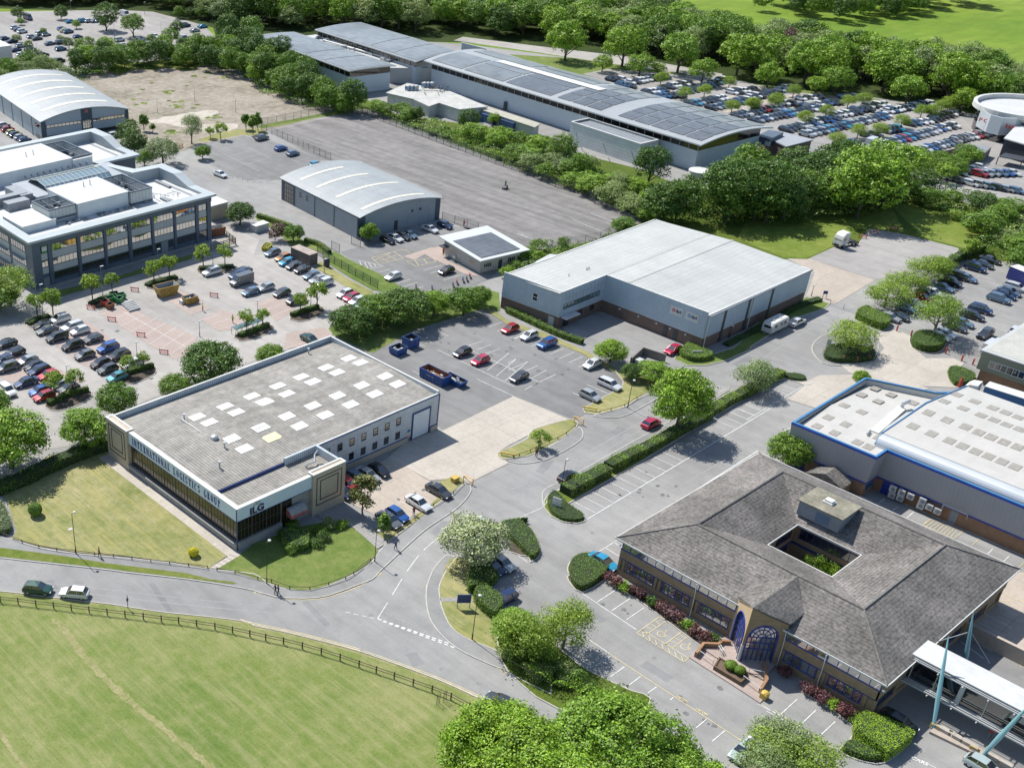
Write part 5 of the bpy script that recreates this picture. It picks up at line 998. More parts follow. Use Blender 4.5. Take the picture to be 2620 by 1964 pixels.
b=MB();b.rail([((a[0]+c[0])/2,(a[1]+c[1])/2)for a,c in zip(topp,topi)],.36,7.5,7.68,closed=True);b.build('coping',K_BLUE,BL)
b=MB();b.rail(off(p1,.5),.14,7.28,7.5,closed=True);b.rail(off(p1,.12),.2,2.4,2.62,closed=True);b.build('trim',K_DKBLUE,BL)
zL=lambda x,y:7.15-.3*abs(x-179.8)/8
b=MB()
for xa,xb in((168.8,179.8),(179.8,198.0)):b.add([(xa,58.6,zL(xa,0)),(xb,58.6 if xb<190 else 59.8,zL(xb,0)),(xb if xb<190 else 192.5,71.4,zL(xb,0)),(xa,71.2,zL(xa,0))],[(0,1,2,3)])
b.build('roof',R_BLUEB,BL)
zR=lambda x,y:8.6+.9*(1-abs(x-187.4)/13.2)
ys_=60.3;b=MB()
b.quad((174.2,-20,8.6),(187.4,-20,9.5),(187.4,ys_-.3,9.5),(174.2,ys_,8.6));b.quad((187.4,-20,9.5),(200.6,-20,8.6),(200.6,ys_-1.2,8.6),(187.4,ys_-.3,9.5));b.build('roof',R_BLUEB,BL)
b=MB()
for i in range(6):
 a0,a1=math.pi/2*i/6,math.pi/2*(i+1)/6;X=lambda a:174.2-1.6*math.sin(a);Z=lambda a:7.15+1.4*math.cos(a)
 b.quad((X(a0),-20,Z(a0)),(X(a0),ys_,Z(a0)),(X(a1),ys_,Z(a1)),(X(a1),-20,Z(a1)))
b.quad((172.2,-20,5.9),(172.2,ys_,5.9),(172.6,ys_,7.15),(172.6,-20,7.15));b.build('curved_eave',M('pale silver sheet',(.55,.58,.60),.35,.05,.2,metal=.3),BL)
b=MB();b.add([(172.6,ys_,5.9),(174.2,ys_+.05,8.55),(187.4,ys_-.25,9.5),(200.6,ys_-1.15,8.6),(200.6,ys_-1.15,5.9)],[(0,1,2,3,4)]);b.build('gable',K_PANEL,BL);b=MB();b.path([(172.7,ys_+.1,7.1),(174.2,ys_+.1,8.6),(187.4,ys_-.2,9.55),(200.6,ys_-1.1,8.65)],[.14]*4,5);b.build('trim',K_BLUE,BL)
for k,uv,zf,sz in((32,(540,380,630,310,680,435,760,212,770,365,865,510,900,125,900,265,955,547,1010,75,1035,178,1040,475,1140,125,1315,190),zL,1.35),(32,(1315,380,1440,272,1465,440,1590,330,1610,497,1715,540,1740,385,1820,583,1845,430,1925,622,1945,468,2035,665,2050,508,2140,708,2160,548,1570,180,1670,125,1720,237,1815,180,1865,292,1960,232,1970,330,2065,270,2070,368,2165,308,2175,405),zR,1.45)):
 for i in range(0,len(uv),2):c=solve_on(k,uv[i],uv[i+1],zf);b=MB();on_roof(b,c,(1,0),sz*1.25,sz,zf,.06);b.build('rooflight',K_SKYG,BL)
c=solve_on(32,1000,430,zL);c2=solve_on(32,1220,240,zL);b=MB();b.prism([(c[0],c[1]-.7),(c2[0],c2[1]-.7),(c2[0],c2[1]+.7),(c[0],c[1]+.7)],7.0,7.2);b.build('roof_walkway',K_WHITE,BL)
b=MB()
for i in range(3):b.ball((c[0]-.6-i*.5,c[1]+.5-i*.1,7.3),.25)
b.path([(c2[0],c2[1],7.1),(c2[0],c2[1],7.8),(c2[0]+1.6,c2[1]-.3,8.0)],[.25,.3,.3]);b.build('roof_vent',K_STEEL,BL)
def condenser(x,y,z,n_,lab):
 t=thing('condenser',lab,'air conditioner',(x,y,z),0,'air conditioning units on the brown brick wall');b=MB();b.box(x-.85,y-.5,z,x-.4,y+.5,z+.95);b.box(x-.4,y-.4,z+.1,x+.02,y-.34,z+.2);b.build('casing',K_WHITE,t)
 b=MB();b.tube((x-.85,y-.1,z+.48),(x-.88,y-.1,z+.48),.34,.34,12);b.build('fan_grille',K_GREYM,t);return t
for i,(u,v,z,lab)in enumerate(((1145,880,1.5,'white condenser unit nearest the blue door, top of the wall'),(1115,945,.4,'white condenser unit low beside the blue door'),(1215,910,1.5,'upper white condenser of the stacked pair'),(1200,955,.5,'lower white condenser of the stacked pair'),(1280,945,1.5,'single white condenser mounted high right of the stacked pair'),(1360,995,1.6,'upper unit of the tall white double condenser'),(1355,1025,.7,'lower unit of the tall white double condenser'),(1415,1045,1.1,'white condenser between the tall double one and the last one'),(1485,1075,1.0,'last white condenser, beside the wall pipe'))):
 y=g(32,u,v+10,z=z+.5)[0][1];condenser(171.9,y,z,i,lab)
wA,wB=(172.0,58.4),(172.0,-20.0)
for u,v0,mm in((1060,900,K_DKBLUE),(1620,1130,K_GREYM)):y=g(32,u,v0,z=1.0)[0][1];b=MB();wbox(b,wA,wB,58.4-y-.5,58.4-y+.6,.05,2.2,.005,.06);b.build('door',mm,BL)
y=g(32,1620,1090,z=2.4)[0][1];b=MB();b.path([(171.6,y+1.7,1.6),(171.3,y+1.7,2.9),(171.3,y-1.9,2.9),(171.6,y-1.9,1.9)],[.07]*4);b.build('wall_pipe',K_STEEL,BL)
window(BL,(168.6,58.4),(172.0,58.4),.4,3.0,.9,1.9,4,K_BLUE,GL,2,.08);b=MB();wbox(b,(168.6,71.4),(168.6,58.4),.6,3.2,0,2.2,.01,.08);b.build('door',K_NAVY,BL)
q=g(32,500,770,580,718,685,722,745,795,680,860,z=2.6);b=MB();xm,ym=166.9,63.2
b.prism([(165.3,60.4),(168.6,60.4),(168.6,66.0),(165.3,66.0)],0,2.0);pch=b.build('brick_porch',B_TAN,BL);b=MB();b.quad((164.9,60.1,2.0),(168.7,60.1,2.0),(168.7,63.2,3.3),(164.9,63.2,3.3));b.quad((164.9,63.2,3.3),(168.7,63.2,3.3),(168.7,66.3,2.0),(164.9,66.3,2.0));b.tri((164.95,60.2,2.0),(164.95,63.2,3.25),(164.95,66.2,2.0));q=b.build('porch_roof',R_TILE,BL);q.parent=pch
# ================================================================ olive office at the right edge
OL=thing('office_building','olive-green panelled office with ribbon windows at the right edge beside red posts','building',(235,60,0))
a=g(31,1820,1570)[0];q=[(222.3,65.0),(222.3,30),(260,30),(260,65.0)]
zo=6.2;b=MB();b.prism([(222.8,30),(262,30),(262,64.6),(222.8,64.6)],0,2.6);b.build('brick_base',B_BROWN,OL)
b=MB();b.prism([(222.3,30),(262,30),(262,65.2),(222.3,65.2)],2.6,zo);b.build('wall',M('olive panel',(.20,.21,.145),.6,.08,.3),OL);b=MB();b.prism([(222.0,30),(262.3,30),(262.3,65.5),(222.0,65.5)],zo,zo+.2);b.prism([(222.8,30.5),(261.5,30.5),(261.5,64.8),(222.8,64.8)],zo+.2,zo+.24,1);b.build('roof',[K_PANEL,M('speckled flat roof',(.42,.42,.38),.9,.12,.4,fine=.15)],OL)
window(OL,(222.3,65.2),(222.3,30),1.8,13,3.5,4.9,11,K_WHITE,GL,1,.1)
# ================================================================ long solar-roofed works
SH=thing('solar_roofed_works','long white works hall with curved roof covered in solar panels, behind the hedge','factory',(310,220,0))
def shed(P,NL,NR,FR,FL,ze_,rise,hw,inset,grid,seg=12,wallm=None,clere=True,panm=None):
 V=lambda p:Vector((p[0],p[1]));NL,NR,FR,FL=V(NL),V(NR),V(FR),V(FL)
 pt=lambda s,t:tuple((NL*(1-s)+NR*s)*(1-t)+(FL*(1-s)+FR*s)*t);zf=lambda s:ze_+rise*(1-(2*s-1)**2)
 b=MB()
 for i in range(seg):
  s0,s1=i/seg,(i+1)/seg;A_,B_,C_,D_=pt(s0,0),pt(s1,0),pt(s1,1),pt(s0,1)
  b.quad((*A_,zf(s0)),(*B_,zf(s1)),(*C_,zf(s1)),(*D_,zf(s0)));b.quad((*D_,zf(s0)-.35),(*C_,zf(s1)-.35),(*B_,zf(s1)-.35),(*A_,zf(s0)-.35));b.quad((*A_,zf(s0)-.35),(*B_,zf(s1)-.35),(*B_,zf(s1)),(*A_,zf(s0)),1)
 for s in(0,1):b.quad((*pt(s,0),zf(s)-.35),(*pt(s,0),zf(s)),(*pt(s,1),zf(s)),(*pt(s,1),zf(s)-.35),1)
 b.build('roof',[M('grey roof sheet',(.30,.32,.33),.5,.08,.1),K_WHITE],P)
 W=(NR-NL).length;L=(FL-NL).length;di,dj=inset/W,inset/L
 ring=[pt(di,dj),pt(1-di,dj),pt(1-di,1-dj),pt(di,1-dj)]
 b=MB();b.prism(ring,0,hw);b.build('wall',wallm or stripes('white horizontal cladding',(.52,.58,.61),(.45,.51,.55),2,1.1,.5,.07,var=.05),P)
 if clere:
  b=MB();n_=10;d2,e2=(inset+.06)/W,(inset+.06)/L;ss=[d2+(1-2*d2)*i/n_ for i in range(n_+1)];rg=[pt(s,e2)for s in ss]+[pt(s,1-e2)for s in ss[::-1]];zs=[zf(s)-.36 for s in ss]+[zf(s)-.36 for s in ss[::-1]];n=len(rg)
  b.add([(*p,hw)for p in rg]+[(*p,z)for p,z in zip(rg,zs)],[(i,(i+1)%n,n+(i+1)%n,n+i)for i in range(n)]);b.build('clerestory_window',GL_B,P)
  f=MB();N_=int(L/3.2)
  for i in range(N_+1):p=pt(d2*.96,e2+(1-2*e2)*i/N_);f.box(p[0]-.12,p[1]-.12,hw,p[0]+.12,p[1]+.12,ze_-.3)
  f.build('window_post',K_GREYM,P)
 for(s0,s1,t0,t1,mm,lift)in grid:
  b=MB();M_=max(1,int((s1-s0)*seg+.5))
  for i in range(M_):
   a_,c_=s0+(s1-s0)*i/M_,s0+(s1-s0)*(i+1)/M_;b.quad((*pt(a_,t0),zf(a_)+lift),(*pt(c_,t0),zf(c_)+lift),(*pt(c_,t1),zf(c_)+lift),(*pt(a_,t1),zf(a_)+lift))
  b.build('rooflight' if mm is K_WHITE else 'solar_panels',mm,P)
 return pt,zf
NL,NR=g(20,1560,1175,z=8)[0],g(20,2145,1030,z=8)[0];FR,FL=g(10,1885,400,z=8)[0],g(10,1370,490,z=8)[0]
GR=[]
for i in range(9):
 for j in range(5):
  if i in(5,)and j in(0,1,2,3,4):continue
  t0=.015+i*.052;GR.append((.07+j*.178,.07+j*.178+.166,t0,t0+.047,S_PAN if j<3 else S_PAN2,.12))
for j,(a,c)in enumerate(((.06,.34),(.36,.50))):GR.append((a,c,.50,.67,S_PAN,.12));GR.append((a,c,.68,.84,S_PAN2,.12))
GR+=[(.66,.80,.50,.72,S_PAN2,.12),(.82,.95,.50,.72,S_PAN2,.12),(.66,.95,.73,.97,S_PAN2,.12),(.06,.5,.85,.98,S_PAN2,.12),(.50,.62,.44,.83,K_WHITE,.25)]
shed(SH,NL,NR,FR,FL,8.0,1.35,5.5,2.2,GR)
NL1,NR1,FR1,FL1=g(10,770,575,z=8)[0],g(10,1150,530,z=8)[0],g(10,325,258,z=8)[0],g(10,0,292,z=8)[0]
L1=thing('solar_roofed_hall','left flat hall of the works, hazy solar roof and mirrored window strip along its top','factory',(283,310,0))
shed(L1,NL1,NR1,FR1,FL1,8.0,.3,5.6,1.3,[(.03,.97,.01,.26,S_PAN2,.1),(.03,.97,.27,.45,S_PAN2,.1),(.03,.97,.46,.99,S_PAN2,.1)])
b=MB();pA,pB=g(10,785,650)[0],g(10,890,640)[0];wl_=[(FL1[i]-NL1[i])for i in(0,1)];W1=math.hypot(NR1[0]-NL1[0],NR1[1]-NL1[1]);u1=((NR1[0]-NL1[0])/W1,(NR1[1]-NL1[1])/W1);L1n=math.hypot(*wl_);v1=(wl_[0]/L1n,wl_[1]/L1n)
A=(NL1[0]+u1[0]*1.6+v1[0]*1.6,NL1[1]+u1[1]*1.6+v1[1]*1.6);B=(NR1[0]-u1[0]*1.6+v1[0]*1.6,NR1[1]-u1[1]*1.6+v1[1]*1.6)
wbox(b,A,B,.6,4.4,0,4.6,.01,.1);b.build('loading_door',K_GREYM,L1)
L2=thing('solar_roofed_hall','far hall of the works with a broad solar roof against the wood','factory',(310,315,0))
NL2,NR2,FR2,FL2=g(10,1310,500,z=8)[0],g(10,1660,415,z=8)[0],g(10,860,180,z=8)[0],g(10,490,240,z=8)[0]
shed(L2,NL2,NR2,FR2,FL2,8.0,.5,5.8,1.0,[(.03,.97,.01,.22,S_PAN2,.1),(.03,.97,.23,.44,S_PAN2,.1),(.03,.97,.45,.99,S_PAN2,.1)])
rr=random.Random(3);b=MB()
LK=thing('link_building','low white link roof crowded with pipes and plant between the two solar halls','building',(291,305,0))
q=g(10,1100,545,1420,540,900,400,500,290,470,300,840,420,z=5.2);b.prism([g(10,1100,550,z=5.2)[0],g(10,1420,550,z=5.2)[0],g(10,500,280,z=5.2)[0],g(10,420,290,z=5.2)[0]],0,5.2);b.build('wall',K_PANEL,LK)
b=MB()
bs=b
for i in range(46):
 t=rr.random();u=1250-700*t+rr.uniform(-70,60);v=540-230*t+rr.uniform(-10,14);p=g(10,u,v,z=5.2)[0];s_=rr.uniform(.3,1.3);b=MB();b.box(p[0],p[1],5.2,p[0]+s_,p[1]+rr.uniform(.3,2),5.2+rr.uniform(.3,1.6));b.build('air_handling_unit',rr.choice((K_GREYM,K_STEEL,K_WHITE)),LK)
b=bs
p,q=g(10,1240,520,z=5.6)[0],g(10,560,330,z=5.6)[0];b.path([(*p,5.8),(*q,5.8)],[.3,.3],m=2);b.build('roof_duct',[K_GREYM,K_STEEL,K_WHITE],LK)
b=MB();p0,p1_=g(10,1250,640)[0],g(10,1350,640)[0];zz=0
for i in range(4):y0,y1=p0[1]+(i%2)*3,p0[1]+3-(i%2)*3;b.prism([(p0[0],y0),(p0[0]+1,y0),(p0[0]+1,y1),(p0[0],y1)],[i*1.4]*2+[i*1.4+1.4]*2,[i*1.4+.15]*2+[i*1.4+1.55]*2)
b.build('fire_escape',K_GREYM,LK)
SV=thing('service_building','low white flat-roofed service building with rooftop coolers beside the works','building',(275,258,0))
q=g(10,1065,750,1290,802,1415,860,1495,832,1660,885,1890,862,1590,740,1240,672,z=4)
b=MB();b.prism(off(q,-.5),0,3.6,cap=False);b.build('wall',K_WHITE,SV);b=MB();b.prism(q,3.6,4.0);b.build('roof',[M('pale gravel roof',(.46,.46,.43),.9,.15,.4,fine=.2)],SV)
for k,u,v in((10,1325,860),(10,1380,880),(10,1520,880),(10,1590,905),(10,1140,800)):p=g(k,u,v)[0];b=MB();b.box(p[0]-.1,p[1]-.7,.4,p[0]+.25,p[1]+.7,2.6);b.build('window',K_DARK,SV)
for u,v in((1245,690),(1275,690),(1305,690),(1375,665),(1405,665),(1430,665)):p=g(10,u,v+40,z=4)[0];o=MB().box(p[0]-.9,p[1]-.6,4.0,p[0]+.9,p[1]+.6,5.5).box(p[0]-.92,p[1]-.62,4.5,p[0]-.9,p[1]+.62,5.2,1).build('rooftop_cooler',[K_PANEL,K_BLUE],SV)
b=MB()
for i in range(26):p=g(10,rr.uniform(1350,1560),rr.uniform(690,760),z=4)[0];q_=(p[0]+rr.uniform(-3,3),p[1]+rr.uniform(-3,3));b.tube((*p,4.4),(*q_,4.5),.1,.1,5)
b.build('roof_pipes',K_DARK,SV)
q=g(10,1890,865,2212,955,2212,1010,1830,890,z=3.2);q=[g1(10,1830,885,3.2),g1(10,1890,862,3.2),g1(20,265,1000,3.2),g1(20,215,1030,3.2)]
o=MB().prism(off(q,-.4),0,3.0).prism(q,3.0,3.2,1).build('lean_to',[K_PANEL,M('buff felt roof',(.36,.35,.29),.9,.12,.5)],org=(*q[0],0));tag(o,'long low buff-roofed lean-to along the works wall','building')
for k,u,v in((10,1900,960),(10,2060,1010)):p=g1(k,u,v,1.2);o=MB().obox(p,(u1[1],-u1[0])if 0 else(.1,1),6,2.4,0,2.5).build('storage_container',M('navy container steel',(.05,.09,.2),.5,.2,1),org=(*p,0));tag(o,'navy steel container beside the lean-to, '+('nearer the service building' if u<2000 else 'nearer the white box hall'),'container')
BX_=thing('box_annex','tall white box annex with diagonal struts on the long hall\'s near side','building',(285,190,0))
q=[g1(20,1070,1165,6),g1(20,1220,1130,6),g1(20,655,955,6),g1(20,510,985,6)]
b=MB();b.prism(q,0,6.0,cap=False);b.prism(off(q,-.3),5.3,5.5,1);b.prism(off(q,-.01),5.4,6.0,cap=False,bottom=False)if 0 else None;b.build('wall',[stripes('white ribbed boarding',(.56,.58,.58),(.36,.38,.40),2,1.15,.5,.09),K_GREYM],BX_);b=MB();b.rail(off(q,-.15),.5,5.95,6.1,closed=True);b.build('coping',K_WHITE,BX_)
qq=ccw(q);b=MB()
for(u0,v0,u1_,v1_)in((550,1070,575,1140),(770,1150,800,1240),(1000,1220,1025,1300)):p,r_=g1(20,u0,v0,4.8),g1(20,u1_,v1_,1.0);b.tube((p[0]-.2,p[1],4.8),(r_[0]-.2,r_[1],1.0),.09,.09,5)
b.build('strut',K_GREYM,BX_)
def hdoor(P,k,u,v,w_,h_,m_):p=g(k,u,v)[0];b=MB();b.box(p[0]-.15,p[1]-w_/2,0,p[0]+.3,p[1]+w_/2,h_);b.build('door',m_,P)
hdoor(SH,20,1225,1275,1.2,2.4,K_DARK)
for k,u,v in((10,1695,770),(10,2025,890)):hdoor(SH,k,u,v,1.0,2.6,K_DARK)
pA=g(20,1880,1280)[0];pB=g(20,1960,1260)[0];b=MB();b.prism([pA,pB,(pB[0]+.2,pB[1]-.3),(pA[0]+.2,pA[1]-.3)],0,3.6);b.build('loading_door',K_GREYM,SH)
q=[g1(30,290,1185,4.2),g1(30,510,1130,4.2),g1(30,240,1060,4.2),g1(30,80,1085,4.2)]
EN=thing('entrance_block','brick entrance block with flat grey roof at the right end of the works','building',(*q[0],0));b=MB();b.prism(off(q,-.3),0,3.9);b.build('wall',B_RED,EN);b=MB();b.prism(q,3.9,4.2);b.build('roof',M('grey flat roof',(.27,.29,.32),.7,.1,.2),EN)
q2=[g1(30,60,1090,5.4),g1(30,160,1120,5.4),g1(30,270,1065,5.4),g1(30,150,1045,5.4)];b=MB();b.prism(q2,3.0,5.2);b.build('plant_room',K_SLATE,EN)
q3=[g(30,30,1280)[0],g(30,130,1280)[0]];b=MB()
for u in(50,130):
 for v in(1200,1235):p=g1(30,u,v,2.5);b.box(p[0]-.1,p[1]-.8,1.6 if v>1210 else 3.2,p[0]+.15,p[1]+.8,2.8 if v>1210 else 4.4)
b.build('window',K_WHITE,EN)
p=g(20,1450,1520)[0];p=(p[0]+2.7,p[1]-.9);t=thing('storage_tank','round white storage tank in the trees at the end of the works','tank',(*p,0));b=MB();b.tube((*p,0),(*p,4.3),2.7,2.7,24);b.build('tank_shell',M('white tank',(.62,.62,.58),.5,.06,.3),t);b=MB();b.tube((*p,4.3),(*p,4.5),2.8,2.8,24);b.build('rim',K_WHITE,t)
q=g(10,1680,345,1880,395,z=9);b=MB().prism([q[0],q[1],(q[1][0]+.5,q[1][1]+.5),(q[0][0]+.5,q[0][1]+.5)],0,9.0);o=b.build('screen_wall',K_PANEL,org=(*q[0],0));tag(o,'pale screen wall rising behind the solar roofs','wall')
# ================================================================ showroom at the right edge
PS=thing('car_showroom','silver drum-shaped car showroom with red lettering at the upper right edge','showroom',(400,132,0))
cen=g1(30,2230,850,8);rad=math.hypot(*(Vector(g1(30,1835,830,8))-Vector(cen)))
ring=[(cen[0]+rad*math.cos(2*math.pi*i/48),cen[1]+rad*math.sin(2*math.pi*i/48))for i in range(48)]
b=MB();b.rail(ring,1.0,6.6,8.0,closed=True);b.build('roof_ring',K_WHITE,PS);b=MB();b.prism(off(ring,-1.2),0,6.4);b.build('glazed_drum',GL,PS);b=MB();b.prism(off(ring,-.6),6.4,6.7);b.build('roof',R_DECK,PS)
fr=[g1(30,1860,900,6.5),g1(30,1940,950,6.5),g1(30,2040,975,6.5),g1(30,2150,978,6.5),g1(30,2260,960,6.5)]
b=MB()
for i in range(len(fr)-1):b.prism([fr[i],fr[i+1],(fr[i+1][0]+.5,fr[i+1][1]+.2),(fr[i][0]+.5,fr[i][1]+.2)],2.2,7.2);b.prism([(fr[i][0]+.3,fr[i][1]),(fr[i+1][0]+.3,fr[i+1][1]),(fr[i+1][0]+.4,fr[i+1][1]),(fr[i][0]+.4,fr[i][1])],0,2.2,1)
b.build('facade',[M('silver facade',(.52,.56,.58),.4,.04,.2,metal=.2),GL],PS)
a=Vector(g1(30,1900,960,5.0));c=Vector(g1(30,2085,1005,5.0));dd=c-a;o=put_text('lettering','PORSCHE',1.5,M('red lettering',(.55,.04,.04),.5),frame(((a.x+c.x)/2-2.6,(a.y+c.y)/2-1.1,5.0),(dd.x,dd.y,0),(0,0,1)),PS,.05,.03,1.35,1.35)
b=MB();p=[g1(30,2060,1120,5),g1(30,2212,960,5),g1(30,2500,1000,5),g1(30,2300,1190,5)];b.prism(p,0,4.8,0);b.prism(off(p,.3),4.8,5.1,1);b.build('service_wing',[M('black cladding',(.02,.025,.035),.4,.1,.3),R_DECK],PS)
q=[g1(30,1660,1210,2.6),g1(30,1900,1235,2.6),g1(30,1950,1190,2.6),g1(30,1760,1165,2.6)];o=MB().prism(q,0,2.6).prism(off(q,-.3),2.6,2.62,1).build('yard_store',[M('stone-grey wall',(.20,.185,.17),.9,.2,2),K_GREYM],org=(*q[0],0));tag(o,'grey walled yard store in front of the black showroom wing','shed')
q=g(30,1660,1250,1500,1290,1400,1325);o=MB().rail(q,.3,0,2.0).build('yard_wall',MATS['stone-grey wall'],org=(*q[0],0));tag(o,'grey block wall dividing the showroom yard','wall')
q=g(30,1400,1420,1700,1480,2100,1560);o=MB().rail(q,.3,0,1.0).build('yard_wall',MATS['stone-grey wall'],org=(*q[0],0));tag(o,'low dark wall along the near edge of the showroom yard','wall')
q=[g1(30,2010,1265,2.4),g1(30,2200,1300,2.4),g1(30,2240,1270,2.4),g1(30,2060,1235,2.4)];o=MB().prism(q,2.2,2.4).box(q[0][0],q[0][1],0,q[0][0]+.2,q[0][1]+.2,2.2).box(q[1][0],q[1][1],0,q[1][0]+.2,q[1][1]+.2,2.2).build('carport',K_DARK,org=(*q[0],0));tag(o,'flat dark carport roof against the black showroom wing','carport')
# ================================================================ buildings cut by the left and top edges
q=[g1(0,92,368,6),g1(0,0,325,6)];a,c=Vector(q[0]),Vector(q[1]);d=(c-a).normalized()*30;n_=Vector((-d.y,d.x));n_=n_ if n_.x<0 else-n_
p=[tuple(a),tuple(a+d),tuple(a+d+n_),tuple(a+n_)];o=thing('retail_unit','corner of a white retail building cut off by the left edge beside the shoppers\' cars','building',(*a,0));MB().prism(p,0,1.6).build('base',K_DARK,o);MB().prism(p,1.6,6).build('wall',K_WHITE,o)
p=[g1(10,800,75,5),g1(10,970,60,5),g1(10,1030,20,5),g1(10,790,0,5)];o=thing('farm_house','dark grey tiled roof showing between treetops at the top edge','house',(*p[0],0));MB().prism(off(p,-.5),0,5).build('wall',B_GREY,o);cm=(sum(x[0]for x in p)/4,sum(x[1]for x in p)/4);pp=ccw(p)
b=MB();[b.tri((*pp[i],5),(*pp[(i+1)%4],5),(*cm,9))for i in range(4)];b.build('roof',R_TILE,o)
p=g(1,1745,250)[0];o=thing('substation','small cream flat-roofed box with rounded end beside the slate blue office','shed',(*p,0));x,y=p[0]+.5,p[1]+1.5
MB().prism([(x-2.6,y-2.4),(x+2.6,y-2.4),(x+2.6,y+2.8),(x-1.2,y+2.8),(x-2.6,y+1.6)],0,3.6).build('wall',K_CREAM,o);MB().prism([(x-2.8,y-2.6),(x+2.8,y-2.6),(x+2.8,y+3.0),(x-1.3,y+3.0),(x-2.8,y+1.7)],3.6,3.9).build('roof',K_WHITE,o);MB().box(x-2.66,y-1.2,0,x-2.6,y-.4,2).build('door',K_GREYM,o)
# ================================================================ vegetation
LB=2.0
def leafmat(name,dark,mid,light,trans=.25,blossom=None):
 m,nt,p=newmat(name);p.inputs['Roughness'].default_value=.5;p.inputs['Specular IOR Level'].default_value=.35;dark,mid,light=sc(dark,LB),sc(mid,LB),sc(light,LB)
 rnd_=nd(nt,'ShaderNodeNewGeometry').outputs['Random Per Island']
 oi=nd(nt,'ShaderNodeObjectInfo');st=[(0,dark),(.45,mid),(1,light)]if not blossom else[(0,dark),(.35,mid),(.5,light),(.62,blossom)]
 c=ramp(nt,rnd_,st);n=noise(nt,coords(nt,'object'),.55,2,.5)
 c=mix(nt,c,ramp(nt,n,[(.35,.62),(.65,1.18)]),.8,'MULTIPLY')
 c=mix(nt,c,ramp(nt,oi.outputs['Random'],[(0,(.82,.86,.9)),(1,(1.1,1.06,.8))]),.75,'MULTIPLY')
 nt.links.new(c,p.inputs['Base Color']);tr=nd(nt,'ShaderNodeBsdfTranslucent');nt.links.new(c,tr.inputs[0])
 mx=nd(nt,'ShaderNodeMixShader');mx.inputs[0].default_value=trans;nt.links.new(p.outputs[0],mx.inputs[1]);nt.links.new(tr.outputs[0],mx.inputs[2]);nt.links.new(mx.outputs[0],nt.nodes['Material Output'].inputs[0]);return m
L_LIME=leafmat('lime green leaves',(.05,.105,.008),(.11,.19,.016),(.19,.28,.03));L_GREEN=leafmat('mid green leaves',(.035,.08,.008),(.075,.14,.014),(.13,.20,.025))
L_DARK=leafmat('dark green leaves',(.018,.045,.007),(.04,.085,.012),(.08,.135,.02));L_WILLOW=leafmat('grey green leaves',(.065,.095,.035),(.12,.165,.058),(.20,.25,.095))
L_YEL=leafmat('golden leaves',(.20,.20,.01),(.38,.34,.015),(.52,.44,.03));L_COP=leafmat('copper leaves',(.035,.018,.016),(.075,.04,.035),(.12,.07,.055),.15)
L_RED=leafmat('crimson leaves',(.03,.012,.014),(.075,.028,.033),(.13,.062,.062),.2);L_BLOS=leafmat('blossoming leaves',(.05,.08,.02),(.11,.16,.05),(.27,.30,.17),.2,(.46,.49,.37))
L_HB=leafmat('clipped bright hedge leaves',(.11,.185,.011),(.135,.22,.014),(.16,.25,.018),.2);L_HM=leafmat('clipped hedge leaves',(.08,.14,.012),(.115,.185,.015),(.15,.22,.025),.2);L_HD=leafmat('dark clipped hedge leaves',(.04,.08,.01),(.06,.105,.012),(.085,.13,.02),.2)
L_YOUNG=leafmat('fresh young leaves',(.06,.115,.012),(.125,.19,.022),(.21,.27,.045),.35);BARK=M('bark',(.09,.075,.055),.9,.3,3,space='object');BARK_P=M('pale bark',(.22,.20,.16),.9,.3,3,space='object')
def quads_mesh(name,cen,nrm,size,mat,rng,aspect=.62,extra=None):
 n=len(cen);nrm=nrm/np.maximum(1e-6,np.linalg.norm(nrm,axis=1))[:,None]
 a=np.cross(nrm,rng.normal(size=(n,3)));a/=np.maximum(1e-6,np.linalg.norm(a,axis=1))[:,None];b=np.cross(nrm,a)
 s=size[:,None];v=np.empty((n,4,3));v[:,0]=cen-a*s;v[:,1]=cen+b*s*aspect-nrm*s*.12;v[:,2]=cen+a*s;v[:,3]=cen-b*s*aspect-nrm*s*.12
 v=v.reshape(-1,3);f=np.arange(n*4).reshape(-1,4);faces=[f]
 me=bpy.data.meshes.new(name);me.vertices.add(len(v));me.vertices.foreach_set('co',v.ravel());me.loops.add(n*4);me.loops.foreach_set('vertex_index',f.ravel())
 me.polygons.add(n);me.polygons.foreach_set('loop_start',np.arange(0,n*4,4));me.polygons.foreach_set('loop_total',np.full(n,4));me.materials.append(mat);me.update(calc_edges=True);return me
